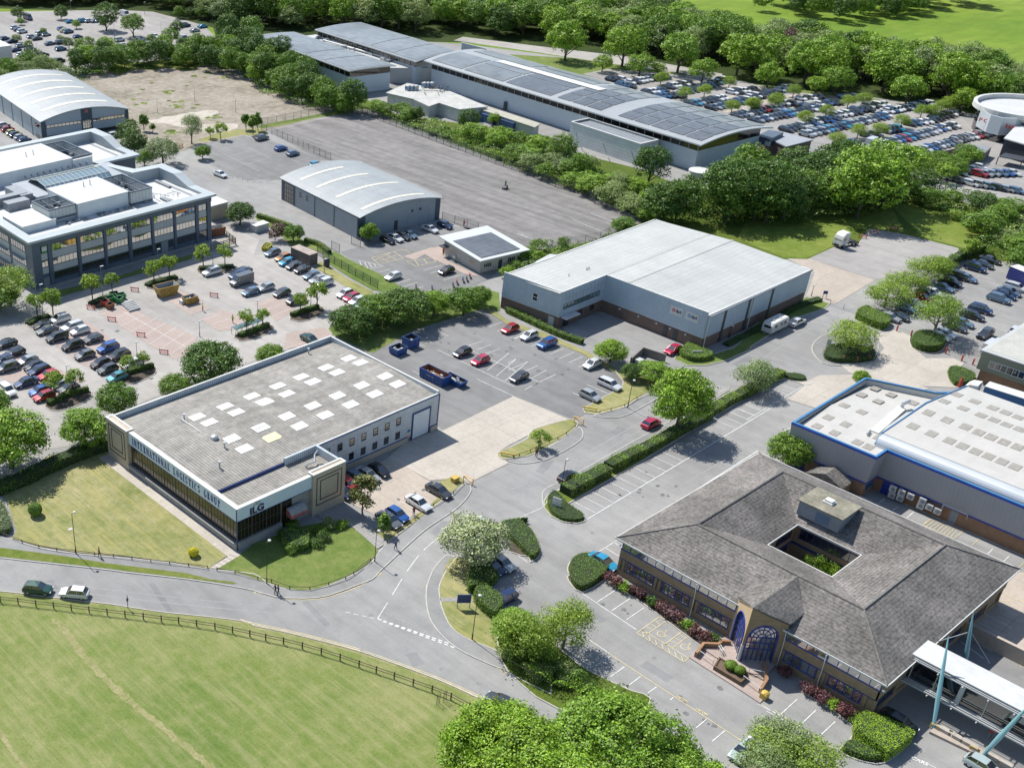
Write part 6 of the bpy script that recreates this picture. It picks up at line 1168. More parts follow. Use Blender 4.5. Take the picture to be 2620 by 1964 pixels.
def crown_pts(rng,R_,Hc,z0,nl,n,shape='round',spray=.45,per=7,fill=.12,lobe=1.0):
 "leaf centres and outward normals for a lobed crown: radius R_, height Hc, bottom z0"
 lobes=[]
 if shape=='ball':
  d=rng.normal(size=(n,3));d/=np.linalg.norm(d,axis=1)[:,None];c=d*np.array([R_,R_,Hc*.5])*(1-np.abs(rng.normal(size=n))*.05)[:,None];c[:,2]+=z0+Hc*.5;return c,d+rng.normal(size=(n,3))*.35
 for i in range(nl):
  for _ in range(20):
   d=rng.normal(size=3);d/=np.linalg.norm(d);d*=1+(1-lobe)*.38
   if d[2]>-.55:break
  k=.62 if shape!='cone' else.5
  c=d*np.array([R_*k,R_*k,Hc*.5*k*1.05]);rr=R_*rng.uniform(.30,.50)*lobe
  if shape=='cone':t=(c[2]+Hc*.5)/Hc;c[:2]*=max(.15,1.15-t*1.15);rr*=max(.3,1.1-t)
  if shape=='open':c*=1.12;rr*=.72
  lobes.append((c,rr))
 if shape=='round':lobes.append((np.array([0,0,Hc*.05]),R_*.62))
 C=np.array([l[0]for l in lobes]);Q=np.array([l[1]for l in lobes]);w=Q**2/np.sum(Q**2);m=int(n/per)
 idx=rng.choice(len(lobes),m,p=w);d=rng.normal(size=(m,3));d[:,2]=d[:,2]*.9+.25;d/=np.linalg.norm(d,axis=1)[:,None]
 rad=Q[idx]*(1-np.abs(rng.normal(size=m))*fill)*rng.uniform(.9,1.12,m);sq=np.array([1,1,min(1.25,max(.6,Hc*.5/R_))]);P_=C[idx]+d*rad[:,None]*sq
 inside=np.zeros(m,bool)
 for c,q in lobes:inside|=(np.linalg.norm((P_-c)/sq,axis=1)<q*.72)
 keep=~inside|(rng.random(m)<.12);P_=P_[keep];d=d[keep];k=len(P_)
 out=np.repeat(P_,per,0)+rng.normal(size=(k*per,3))*spray*np.array([1,1,.55]);nr=np.repeat(d,per,0)*1.0+rng.normal(size=(k*per,3))*.55+np.array([0,0,.35])
 out[:,2]+=z0+Hc*.5;return out,nr
CROWNS={}
def tree_kind(key,R_,H,z0,leaf,n,mat,shape='round',nl=11,seed=1,spray=.45,bark=None,per=7,trunk=True,tr=.0,fill=.12,lobe=1.0):
 rng=np.random.default_rng(seed);c,nr=crown_pts(rng,R_,H-z0,z0,nl,n,shape,spray,per,fill,lobe)
 me=quads_mesh('crown',c,nr,leaf*rng.uniform(.6,1.35,len(c)),mat,rng);tm=None
 if trunk:
  b=MB();r0=tr or max(.07,R_*.055);rr=random.Random(seed);top=z0+(H-z0)*.55
  b.path([(0,0,-.05),(rr.uniform(-.1,.1),rr.uniform(-.1,.1),z0),(rr.uniform(-.3,.3),rr.uniform(-.3,.3),top)],[r0*1.25,r0,r0*.35],7)
  for i in range(6):
   a=i*2*math.pi/6+rr.uniform(-.4,.4);zz=z0*rr.uniform(.8,1.2)+(H-z0)*.06*i;e=R_*rr.uniform(.45,.75);b.path([(0,0,zz),(e*.5*math.cos(a),e*.5*math.sin(a),zz+(H-z0)*.16),(e*math.cos(a),e*math.sin(a),zz+(H-z0)*.36)],[r0*.5,r0*.34,r0*.1],5)
  tm=b.mesh('trunk',[bark or BARK])
 CROWNS[key]=(me,tm,R_,H);return CROWNS[key]
def place_tree(key,x,y,label,cat='tree',s=1.0,sz=None,rz=None,group=None,name='tree',z=0.0,hide_trunk=False):
 if name=='tree':sz=(sz or s)*1.12;s=s*(1.3 if not group else 1.0 if 'behind the far' in group else 1.15)
 me,tm,R_,H=CROWNS[key];rz=(x*1.7+y*.9)%6.28 if rz is None else rz
 t=thing(name,label,cat,(x,y,z),rz,group);t.scale=(s,s,sz or s)
 part('crown' if tm else 'foliage',me,t)
 if tm and not hide_trunk:part('trunk',tm,t)
 return t
for i in range(5):
 tree_kind('lime%d'%i,6.0,12.0,1.3,.25,9500,L_LIME,nl=33,seed=10+i,spray=.4,per=14,fill=.16,lobe=.72);tree_kind('green%d'%i,6.0,12.5,1.0,.25,9500,L_GREEN,nl=33,seed=20+i,spray=.4,per=14,fill=.16,lobe=.72)
 tree_kind('dark%d'%i,6.0,13,.6,.25,10500,L_DARK,nl=32,seed=30+i,spray=.4,per=14,fill=.16,lobe=.72);tree_kind('willow%d'%i,6.0,11,.8,.22,10500,L_WILLOW,nl=35,seed=40+i,spray=.4,per=14,fill=.16,lobe=.72)
 tree_kind('bush%d'%i,2.2,3.0,.1,.13,3400,(L_GREEN,L_LIME,L_DARK,L_WILLOW,L_GREEN)[i],nl=9,seed=50+i,spray=.28,trunk=False)
tree_kind('copper',6,12,1,.26,9000,L_COP,nl=12,seed=61,spray=.5)
for i in range(3):tree_kind('young%d'%i,1.9,5.2,1.5,.17,1500,L_YOUNG,'open',12,70+i,.22,per=6);tree_kind('cone%d'%i,1.3,5.0,.3,.17,2000,L_GREEN,'cone',16,80+i,.18)
tree_kind('gold',.8,1.45,.15,.07,2600,L_YEL,'ball',1,91,.04,trunk=False);tree_kind('ball',1.15,2.3,.1,.085,4200,L_GREEN,'ball',1,92,.05,trunk=False)
tree_kind('copperbush',2.4,4.6,.3,.2,1900,L_COP,nl=10,seed=93,spray=.3,trunk=False);tree_kind('open0',3.6,8.0,1.6,.13,8500,L_YOUNG,'open',30,94,.4,BARK_P);tree_kind('open1',3.6,8.5,1.6,.13,7500,L_WILLOW,'open',30,95,.4)
tree_kind('big0',7.6,12.5,1.6,.15,105000,L_LIME,nl=80,seed=101,spray=.36,per=22,fill=.2,lobe=.58);tree_kind('big1',7.0,12.0,1.6,.15,95000,L_LIME,nl=75,seed=102,spray=.36,per=22,fill=.2,lobe=.58);tree_kind('mid0',4.8,9.5,1.0,.16,27000,L_GREEN,nl=52,seed=103,spray=.3,per=18,fill=.2,lobe=.62);tree_kind('mid1',4.6,8.5,1.0,.155,26000,L_LIME,nl=52,seed=104,spray=.3,per=18,fill=.2,lobe=.62)
tree_kind('mid2',4.8,9.0,.9,.16,27000,L_DARK,nl=52,seed=105,spray=.3,per=18,fill=.2,lobe=.62);tree_kind('blossom',3.75,6.4,1.0,.13,19000,L_BLOS,nl=17,seed=106,spray=.28,fill=.2);tree_kind('willowtree',3.3,6.6,.9,.12,15000,L_WILLOW,nl=18,seed=107,spray=.3,fill=.2)
tree_kind('rough',1.8,6.2,.8,.17,2600,leafmat('olive needles',(.03,.05,.012),(.07,.085,.022),(.15,.13,.05)),'open',13,108,.3)
TP=lambda k,u,v:g(k,u,v)[0]
SINGLE=[('big1',-1,1080,1720,.82,.85,'huge bright green broad tree cut by the bottom edge, left of three'),('big0',-1,1320,1735,.85,.95,'huge bright green broad tree at the bottom edge, middle of three'),('big1',-1,1200,1860,.9,1.0,'huge bright green broad tree lowest at the bottom edge, in front of two others'),('big1',-1,1450,1815,.75,.8,'bright green broad tree at the bottom edge beside the silver parked car'),('mid1',-1,1458,932,.9,1.22,'tall green street tree rising from the long hedge, shading the empty bays'),('willowtree',-1,1622,845,.85,.8,'drooping grey-green tree at the far end of the long hedge'),('blossom',-1,1020,1215,1.0,1.0,'round tree covered in white blossom beside the side road'),('mid2',-1,455,830,.95,.8,'dense round dark tree behind the logistics warehouse wall'),('mid1',-1,25,1010,1.15,1.05,'large dense green tree at the left edge shading the lawn'),('mid1',-1,185,965,.8,.72,'yellow-green rounded tree left of the warehouse\'s cream tower'),('mid0',-1,255,900,.6,.6,'small dark green tree just left of the warehouse\'s back corner'),('mid0',-1,380,862,.5,.45,'low bushy tree in front of the dense round dark tree'),('mid0',-1,-30,920,.75,.7,'dark green tree cut by the left edge above the big lawn tree'),('mid0',-1,585,790,.48,.4,'small rounded tree behind the warehouse\'s long parapet'),('mid2',-1,760,725,.78,.6,'leafy tree at the left of the row behind the blue bins'),('mid2',-1,870,700,.95,.72,'tallest tree of the row behind the blue bins'),('mid0',-1,815,700,.7,.62,'dark tree wedged inside the row behind the blue bins'),('mid1',-1,935,682,.6,.55,'light green tree right of the tallest one behind the blue bins'),('mid0',-1,1000,680,.62,.55,'green tree at the right of the row, next to the depot corner'),('mid0',-1,1035,660,.4,.4,'small tree ending the row next to the depot corner'),('open0',-1,1120,1420,.8,.75,'loose yellow-green tree in the hedge between road and office drive, left of two'),('open0',-1,1215,1400,.75,.8,'loose pale tree in the hedge, with bare limbs showing, right of two'),('mid1',-1,1110,1385,.55,.5,'bright bushy tree at the head of the hedge by the sign'),('open1',-1,1680,1640,.8,.5,'thin pale tree overhanging the silver car at the bottom'),('open1',-1,1640,1690,.7,.5,'thin pale tree with white blossom specks at the bottom edge'),('young0',-1,1164,968,.7,.55,'small bushy tree on the grass island by the concrete entrance'),('rough',-1,783,1110,.95,1.0,'scruffy olive conifer in front of the parked red car'),('ball',2,290,1100,.95,.95,'round clipped green bush standing alone on the big lawn'),('gold',2,1565,1430,1.0,1.0,'golden yellow clipped ball bush near the pavement'),('mid1',21,820,1410,.55,.46,'bright green bushy tree beside the depot\'s car entrance'),('mid1',21,1160,1570,.6,.4,'wide low bright bush-like tree by the corner of the outlined lot'),('mid2',21,990,1550,.35,.3,'dark rounded shrub tree by the white estate car'),('mid0',32,300,700,.62,.55,'leafy tree between the tiled office and the blue-trimmed warehouse'),('open0',31,790,1330,1.0,.68,'broad bright tree on the round island of the side road'),('open0',31,1470,1200,1.0,.95,'tall thin-crowned tree on the hedge island beside parked cars'),('open0',31,1080,970,1.0,.6,'loose bright tree above the clipped yellow hedge'),('open0',31,1230,880,.95,.6,'second loose bright tree along the gatehouse fence'),('open0',31,1400,770,.95,.65,'third loose bright tree along the fence, by the red car'),('open0',31,1520,720,.6,.5,'small loose tree ending the row by the yard fence'),('young1',31,1740,590,.9,.9,'small yellow-green tree at the corner of the grey yard'),('mid1',11,930,440,.42,.48,'small bright round tree at the corner of the arched hall'),('mid2',1,1940,300,.62,.55,'dense green tree beside the cream substation'),('mid0',11,320,440,.42,.4,'round green tree beside the copper shrub'),('copperbush',11,190,430,.9,.9,'dark copper shrub in the bed by the office drive'),('open1',0,1550,1165,.7,.9,'slim upright tree beside the earth site gate'),('mid0',0,1640,1290,.38,.38,'small round tree on the corner of the hatched lot'),('young2',0,1700,1120,.6,.6,'tiny sapling on the dry verge by the earth site'),('young0',0,1785,1130,.85,.85,'sapling on the dry verge by the earth site, right of the tiny one'),('cone0',0,1990,1050,1.2,1.15,'left conical evergreen of the three by the lot corner'),('cone1',0,2045,1090,1.3,1.3,'front conical evergreen of the three by the lot corner'),('cone2',0,2085,1060,1.1,1.2,'right conical evergreen of the three by the lot corner'),('cone0',0,1165,1060,1.2,1.2,'dark conical evergreen behind the left arched hall'),('cone1',0,1235,1075,.8,.6,'short conical evergreen right of the dark one'),('dark0',0,1030,1160,.5,.5,'green tree at the back corner of the slate blue office'),('dark2',0,1090,1240,.55,.52,'dark tree against the office\'s back wing'),('willow2',0,1320,1330,.65,.6,'grey-green tree between office and the curved drive'),('green1',0,1170,1350,.4,.35,'bright shrub tree between the office wings'),('cone2',12,1045,1250,.85,.78,'narrow dark conifer beside the grey car'),('open0',1,90,960,1.1,.95,'loose bright tree in front of the office at the left edge'),('mid0',1,-10,1000,.8,.6,'bushy tree at the left edge before the office'),('mid1',31,880,1595,.28,.3,'bright shrub-like tree at the back corner of the blue-trimmed warehouse'),('open0',23,260,700,.6,.55,'small feathery tree low in the hedge, before the empty visitor bays'),('mid1',13,2130,560,.35,.4,'dense bright bush-like tree at the road end of the hedge'),('copper',30,268,525,.62,.95,'dark copper-purple tree among the green ones behind the far car park'),('open0',33,150,1560,.75,.5,'thin pale green tree at the bottom edge left of the clipped box hedge'),('open0',33,460,1640,.8,.5,'wispy green tree at the bottom edge beside the clipped box hedge'),]
for key,k,u,v,s,sz,lab in SINGLE:x,y=TP(k,u,v);place_tree(key,x,y,lab,s=s,sz=sz,name='bush' if key in('gold','ball','copperbush')else 'tree',cat='bush' if key in('gold','ball','copperbush')else 'tree')
for i,(k,u,v,s,w_)in enumerate(((1,750,905,1.0,'left of the green skips'),(1,910,850,.75,'behind the green skips, slimmest'),(1,1245,770,.95,'left of the pair behind the big yellow skip'),(1,1370,730,.95,'right of the pair behind the big yellow skip'),(1,1645,655,.95,'behind the white car, left of the lamp'),(1,1820,635,.9,'behind the white car, right of the lamp'),(1,305,1050,.95,'left of the lamp at the end of the car row'),(1,430,1030,1.0,'right of the lamp at the end of the car row'),(1,1995,1160,.8,'on the glass-roofed bed, left'),(1,2120,1130,.7,'on the glass-roofed bed, right'),(1,1040,1520,.7,'in the hedged bed near the teal car'),(1,1165,1460,.6,'in the hedged bed by the white estate car'),(2,445,150,.9,'in the lower hedged bed, left'),(2,615,110,.8,'in the lower hedged bed, right'),(11,375,1010,.75,'low on the hedged island, left'),(11,505,980,1.05,'tall on the hedged island, right'))):
 x,y=TP(k,u,v);place_tree('young%d'%(i%3),x,y,'young bright green tree '+w_,s=s,group='young trees in the office car park')
def inside(p,poly):
 c=False;n=len(poly)
 for i in range(n):
  (x1,y1),(x2,y2)=poly[i],poly[(i+1)%n]
  if(y1>p[1])!=(y2>p[1])and p[0]<(x2-x1)*(p[1]-y1)/(y2-y1)+x1:c=not c
 return c
ORD=['first','second','third','fourth','fifth','sixth','seventh','eighth','ninth','tenth','eleventh','twelfth','thirteenth','fourteenth','fifteenth','sixteenth','seventeenth','eighteenth','nineteenth','twentieth']
def ordn(i):
 if i>=99:return '%d%s'%(i+1,'th' if 10<(i+1)%100<14 else{1:'st',2:'nd',3:'rd'}.get((i+1)%10,'th'))
 if i<20:return ORD[i]
 t=('twenty','thirty','forty','fifty','sixty','seventy','eighty','ninety')[(i+1)//10-2];k_=(i+1)%10
 return t+'-'+ORD[k_-1]if k_ else t[:-1]+'ieth'
def scr(x,y):
 f=x*_fw[0]+y*_fw[1];r=x*_rt[0]+y*_rt[1];D=f*math.cos(PIT)+CAMH*math.sin(PIT);return CX+FOC*r/D,CY+FOC*(CAMH*math.cos(PIT)-f*math.sin(PIT))/D
def scatter(poly,step,seed,jit=.38):
 xs=[p[0]for p in poly];ys=[p[1]for p in poly];r=random.Random(seed);out=[];x=min(xs);row=0
 while x<max(xs):
  y=min(ys)+(row%2)*step/2
  while y<max(ys):
   p=(x+r.uniform(-jit,jit)*step,y+r.uniform(-jit,jit)*step)
   if inside(p,poly):out.append(p)
   y+=step
  x+=step*.87;row+=1
 return out
def wood(poly,step,seed,kinds,smin,smax,where,words,group,szf=1.0,cat='tree',name='tree'):
 pts=[p for p in scatter(poly,step,seed)if-160<scr(*p)[0]<2800 and scr(*p)[1]>-130];r=random.Random(seed);kk=[r.choice(kinds)for _ in pts]
 for i,p in enumerate(pts):
  q=r.uniform(smin,smax);WOOD.append((q/math.hypot(p[0],p[1],100),seed,kk[i],p,q,q*r.uniform(.85,1.1)*szf,where,words,group,cat,name))
 return len(pts)
WOOD=[]
def plant_woods(limit):
 "the largest trees in view stand as trees; the rest of the wood is one mass"
 tr=sorted((w for w in WOOD if w[10]=='tree'),key=lambda w:-w[0]);keep=tr[:limit]+[w for w in WOOD if w[10]!='tree'];rest=tr[limit:];seen={}
 for w in sorted(keep,key=lambda w:scr(*w[3])[0]):
  k_=(w[1],w[2][:-1],w[6]);j=seen.get(k_,0);seen[k_]=j+1
  place_tree(w[2],w[3][0],w[3][1],'%s %s, %s such from left %s'%(w[7][w[2][:-1]],w[9],ordn(j),w[6]),cat=w[9],s=w[4],sz=w[5],group=w[8],hide_trunk=(w[9]=='bush'),name=w[10])
 if not rest:return
 me=bpy.data.meshes.new('woodland');me.from_pydata([(w[3][0],w[3][1],0)for w in rest],[],[]);o=bpy.data.objects.new('woodland',me);COL.objects.link(o);o['kind']='stuff'
 keys=sorted(set(w[2]for w in rest));lib=bpy.data.collections.new('crown library')
 for i,k_ in enumerate(keys):c=bpy.data.objects.new('crown_%02d'%i,CROWNS[k_][0]);lib.objects.link(c)
 for nm,ty,vals in(('pick','INT',[keys.index(w[2])for w in rest]),('rz','FLOAT',[(w[3][0]*1.7)%6.28 for w in rest]),('sxy','FLOAT',[w[4]*1.12 for w in rest]),('sz','FLOAT',[w[5]*1.12 for w in rest])):
  at_=me.attributes.new(nm,ty,'POINT');at_.data.foreach_set('value',vals)
 ng=bpy.data.node_groups.new('woodland','GeometryNodeTree');ng.interface.new_socket('Geometry',in_out='INPUT',socket_type='NodeSocketGeometry');ng.interface.new_socket('Geometry',in_out='OUTPUT',socket_type='NodeSocketGeometry')
 N=ng.nodes;gi,go=N.new('NodeGroupInput'),N.new('NodeGroupOutput');ip=N.new('GeometryNodeInstanceOnPoints');ci=N.new('GeometryNodeCollectionInfo');ci.inputs[0].default_value=lib;ci.inputs[1].default_value=True;ci.inputs[2].default_value=True
 def att(nm,ty):a=N.new('GeometryNodeInputNamedAttribute');a.data_type=ty;a.inputs[0].default_value=nm;return a.outputs[0]
 ip.inputs['Pick Instance'].default_value=True;cr,cs=N.new('ShaderNodeCombineXYZ'),N.new('ShaderNodeCombineXYZ');L=ng.links.new
 L(gi.outputs[0],ip.inputs['Points']);L(ci.outputs[0],ip.inputs['Instance']);L(att('pick','INT'),ip.inputs['Instance Index']);L(att('rz','FLOAT'),cr.inputs[2]);L(cr.outputs[0],ip.inputs['Rotation'])
 sx_=att('sxy','FLOAT');L(sx_,cs.inputs[0]);L(sx_,cs.inputs[1]);L(att('sz','FLOAT'),cs.inputs[2]);L(cs.outputs[0],ip.inputs['Scale']);L(ip.outputs[0],go.inputs[0])
 md=o.modifiers.new('woodland','NODES');md.node_group=ng
WD={'lime':'bright green rounded','green':'mid green leafy','dark':'dark green dense','willow':'grey-green billowing','bush':'mixed green'}
K_=lambda*n:[w+str(i)for w in n for i in range(5)]
cnt=0
WW=g(-1,-150,8,100,14,330,16,470,48,560,66,700,62,880,72,1000,70,1150,88,1300,102,1500,140,1640,158,1850,182,2060,215,2300,270,2300,235,2212,190,2000,152,1850,132,1700,120,1560,92,1460,60,1400,20,1400,-40,-150,-40)
cnt+=wood(WW,8.8,5,K_('willow','green','dark')+K_('willow','green','lime')+K_('lime','willow'),.78,1.08,'in the wood along the top',WD,'trees of the big wood')
cnt+=wood(g(-1,1640,25,1680,34,1800,58,1860,50,1980,34,2120,18,2130,2,1900,-16,1700,-6),10,6,K_('green','dark'),.6,.85,'in the copse on the bright field',WD,'trees of the field copse')
FT=((1220,131,1.25),(1343,144,1.3),(1463,157,1.25),(1590,163,1.25),(1630,168,1.2),(1735,184,1.3),(1775,188,1.25),(1905,199,1.35),(1935,205,1.15),(2045,220,1.35),(2085,226,1.2),(1300,156,.6),(1380,165,.8),(1420,168,.5),(1514,183,.85),(1656,190,.85),(1800,206,.95),(1760,204,.6),(1955,228,.95),(2075,244,.75),(2142,228,.95),(2110,232,.8),(2170,222,.8))
for i,(u,v,s)in enumerate(FT):x,y=TP(-1,u,v);place_tree('lime%d'%(i%5),x,y,'bright round-headed tree, %s from the left in the row behind the far car park'%ordn(sorted(t[0]for t in FT).index(u)),s=s,sz=s*(.85 if s>1 else.75),group='trees behind the far car park')
cnt+=wood(g(-1,150,168,150,140,300,128,430,118,520,125,560,158,640,190,740,225,790,250,745,258,660,232,590,208,520,168,420,148,300,150,200,168),6.2,7,K_('green','dark','lime'),.45,.72,'in the belt round the earth site',WD,'trees round the earth site')
cnt+=wood(g(-1,470,90,545,78,560,115,640,170,700,208,690,222,600,190,540,150,460,120),8,8,K_('green','dark'),.55,.85,'between the retail car park and the works',WD,'trees beside the works')
cnt+=wood(g(-1,0,170,60,160,130,150,150,185,60,190,0,205,-80,210,-80,180),7.5,9,K_('green','willow'),.45,.7,'behind the left arched hall',WD,'trees behind the left arched hall')
cnt+=wood(g(-1,760,232,850,240,960,282,1060,300,1190,330,1330,388,1400,420,1430,470,1380,478,1230,415,1090,356,960,308,850,262),6.6,11,K_('bush')+K_('green','willow','lime'),.5,.8,'in the scrub along the mesh fence',dict(WD,bush='low mixed'),'scrub bushes along the mesh fence',.62,'bush','bush')
for i,(u,v,s,k)in enumerate(((1010,285,.5,'dark0'),(1210,355,.62,'green1'),(1065,272,.3,'lime2'),(1250,385,.5,'green3'),(1400,400,.75,'dark1'),(900,265,.35,'dark3'),(1330,420,.5,'willow1'),(1150,340,.4,'lime0'))):x,y=TP(-1,u,v);place_tree(k,x,y,'tree standing up from the scrub before the works, %s from the left'%ordn(sorted((1010,1210,1065,1250,1400,900,1330,1150)).index(u)),s=s,group='trees in the scrub')
cnt+=wood(g(-1,1400,470,1500,435,1620,400,1800,375,1920,395,1930,430,1880,470,1700,490,1560,492,1440,490),7.6,12,K_('dark','dark','green'),.68,.88,'in the dark stand behind the parcel depot',WD,'dark trees behind the parcel depot',.95)
for i,(u,v,s,k)in enumerate(((1850,470,1.25,'lime1'),(1900,440,1.15,'lime3'),(1560,478,1.0,'dark1'),(1650,480,1.0,'dark2'))):x,y=TP(-1,u,v);place_tree(k,x,y,('tall bright tree at the right of the dark stand','tall bright tree behind the other bright one of the dark stand','front dark tree of the stand, left','front dark tree of the stand, right')[i],s=s,sz=s*1.05)
cnt+=wood(g(-1,1930,430,1980,400,2212,470,2300,480,2300,640,2212,600,2120,545,2080,560,2110,510,2060,480,1960,445),6.6,13,K_('bush')+K_('green','dark','willow'),.5,.85,'in the thicket right of the grey yard',dict(WD,bush='low mixed'),'thicket bushes right of the grey yard',.6,'bush','bush')
cnt+=wood(g(-1,2060,335,2110,350,2090,395,1960,395,1990,375),6,14,K_('green','lime'),.4,.6,'below the showroom yard wall',WD,'trees below the showroom yard',.7)
cnt+=wood(g(-1,1130,545,1180,520,1260,535,1330,500,1370,490,1360,520,1290,545,1200,562,1120,610,1060,615,1090,575),5.5,15,K_('bush'),.8,1.1,'between bungalow and depot',dict(WD,bush='grey-green tangled'),'bushes between bungalow and depot',.9,'bush','bush')
cnt+=wood(g(-1,1300,505,1380,470,1420,480,1350,510),6,18,K_('green'),.45,.6,'at the depot\'s back corner',WD,'bushes behind the depot',.6,'bush','bush')
cnt+=wood(g(13,1980,560,2212,640,2212,900)+g(23,400,720,640,900,850,1020,640,1060,300,960,0,760),3.0,16,K_('bush'),.55,.8,'in the hedge between road and office drive',dict(WD,bush='dense green'),'bushes between road and office drive',.85,'bush','bush')
cnt+=wood(g(12,150,1230,250,1180,400,1200,600,1190,700,1170,770,1230,560,1350,450,1400,250,1390),2.3,17,K_('bush'),.42,.6,'in the bed before the warehouse entrance',dict(WD,bush='mixed green'),'shrubs before the warehouse entrance',.8,'bush','bush')
for i,(u0,v0)in enumerate(((500,1120),(560,1150))):pass
top_left=[(0,150,170,.45,'dark1'),(0,495,160,.45,'dark2'),(0,860,250,.85,'dark0'),(0,1080,300,.72,'green2'),(0,690,480,.65,'green0'),(0,870,470,.65,'lime1'),(0,1380,370,.55,'green4'),(0,1440,150,.4,'green1'),(0,1535,150,.35,'dark3'),(0,1630,160,.4,'green2'),(0,1840,180,.5,'green3'),(0,275,590,.65,'dark2'),(0,1430,290,.45,'dark4'),(0,235,410,.3,'green1'),(0,140,345,.3,'willow1'),(0,490,340,.25,'willow0'),(0,350,290,.25,'green0'),(0,170,205,.25,'lime0'),(0,1220,360,.3,'green2'),(0,620,235,.3,'lime0'),(0,560,400,.35,'dark0')]
tls=sorted(t[1]for t in top_left)
for k,u,v,s,key in top_left:x,y=TP(k,u,v);place_tree(key,x,y,'tree among the retail car park rows at top left, %s from the left'%ordn(tls.index(u)),s=s,sz=s*.9,group='trees of the retail car park')
fp_=[(30,190,880),(30,340,790),(20,1230,690),(20,1580,790),(20,1960,900),(20,1780,720),(30,430,1010),(30,600,960),(30,780,880),(30,900,860),(30,1210,1040),(30,1030,1110),(30,860,1120),(30,680,1190),(30,1370,960),(30,1450,960),(30,1530,920),(30,1590,890),(30,20,900),(20,1420,810),(20,1800,920),(30,1910,1100),(30,1360,1400),(20,2160,860)]
fpx=sorted(ORG[k][0]+u*S7 for k,u,v in fp_)
for k,u,v in fp_:x,y=TP(k,u,v);place_tree('open%d'%(u%2),x,y,'thin young tree between far parked cars, %s from the left'%ordn(fpx.index(ORG[k][0]+u*S7)),s=.62,sz=.48,group='young trees in the far car park')
def undergrowth(name,poly,h,dens,mats,seed=1,leaf=.24,lump=3.0):
 rng=np.random.default_rng(seed);xs=[p[0]for p in poly];ys=[p[1]for p in poly];A=abs(area2(poly))/2;N=int((max(xs)-min(xs))*(max(ys)-min(ys))*dens);P_=np.column_stack([rng.uniform(min(xs),max(xs),N),rng.uniform(min(ys),max(ys),N)])
 P_=P_[[160>-1 and inside(p,poly)for p in P_]];c=rng.uniform([min(xs),min(ys)],[max(xs),max(ys)],(max(4,int(len(P_)/dens/lump**2*1.6/1)),2));hh_=rng.uniform(.45,1.0,len(c))*h;z=np.zeros(len(P_));nx=np.zeros((len(P_),2))
 for q,k in zip(c,hh_):
  d=P_-q;r2=(d**2).sum(1)/(lump*.95)**2;zz=k*np.sqrt(np.clip(1-r2,0,1));m=zz>z;z[m]=zz[m];nx[m]=d[m]/lump*1.2
 z=np.maximum(z,.15*h)+rng.normal(size=len(P_))*.08;n3=np.column_stack([nx,np.full(len(P_),.75)])+rng.normal(size=(len(P_),3))*.4
 w=np.sin(P_[:,0]*.21+seed)+np.sin(P_[:,1]*.17+P_[:,0]*.05)+rng.normal(size=len(P_))*.4;ids=np.clip(((w+2)/4*len(mats)).astype(int),0,len(mats)-1)
 me=quads_mesh(name,np.column_stack([P_,z+.05]),n3,leaf*rng.uniform(.6,1.35,len(P_)),mats[0],rng)
 for m in mats[1:]:me.materials.append(m)
 me.polygons.foreach_set('material_index',ids);me.update();o=bpy.data.objects.new(name,me);COL.objects.link(o);o['kind']='stuff';return o
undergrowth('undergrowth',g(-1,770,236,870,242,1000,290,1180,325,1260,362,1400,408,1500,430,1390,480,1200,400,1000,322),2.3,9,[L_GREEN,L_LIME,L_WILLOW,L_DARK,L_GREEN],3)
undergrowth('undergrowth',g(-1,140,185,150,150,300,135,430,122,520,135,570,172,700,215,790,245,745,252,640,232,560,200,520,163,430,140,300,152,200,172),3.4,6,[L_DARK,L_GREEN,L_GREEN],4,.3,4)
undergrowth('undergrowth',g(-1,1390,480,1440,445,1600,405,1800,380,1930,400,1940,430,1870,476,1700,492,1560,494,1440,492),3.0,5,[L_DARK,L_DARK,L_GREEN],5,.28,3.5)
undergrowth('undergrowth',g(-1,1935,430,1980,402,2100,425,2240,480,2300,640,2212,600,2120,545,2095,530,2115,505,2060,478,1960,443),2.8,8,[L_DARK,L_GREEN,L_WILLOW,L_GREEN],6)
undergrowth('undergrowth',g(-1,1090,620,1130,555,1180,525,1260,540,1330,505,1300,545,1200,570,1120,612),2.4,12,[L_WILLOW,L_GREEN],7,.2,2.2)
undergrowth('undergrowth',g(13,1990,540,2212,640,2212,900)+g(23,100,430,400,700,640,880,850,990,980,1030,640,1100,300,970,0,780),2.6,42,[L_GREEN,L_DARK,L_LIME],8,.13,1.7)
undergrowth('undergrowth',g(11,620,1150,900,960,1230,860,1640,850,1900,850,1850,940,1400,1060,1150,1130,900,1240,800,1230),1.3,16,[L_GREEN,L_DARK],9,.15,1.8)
undergrowth('undergrowth',g(-1,470,95,545,85,600,150,700,208,690,226,600,195,500,140),3,6,[L_DARK,L_GREEN],10,.28,3.5)
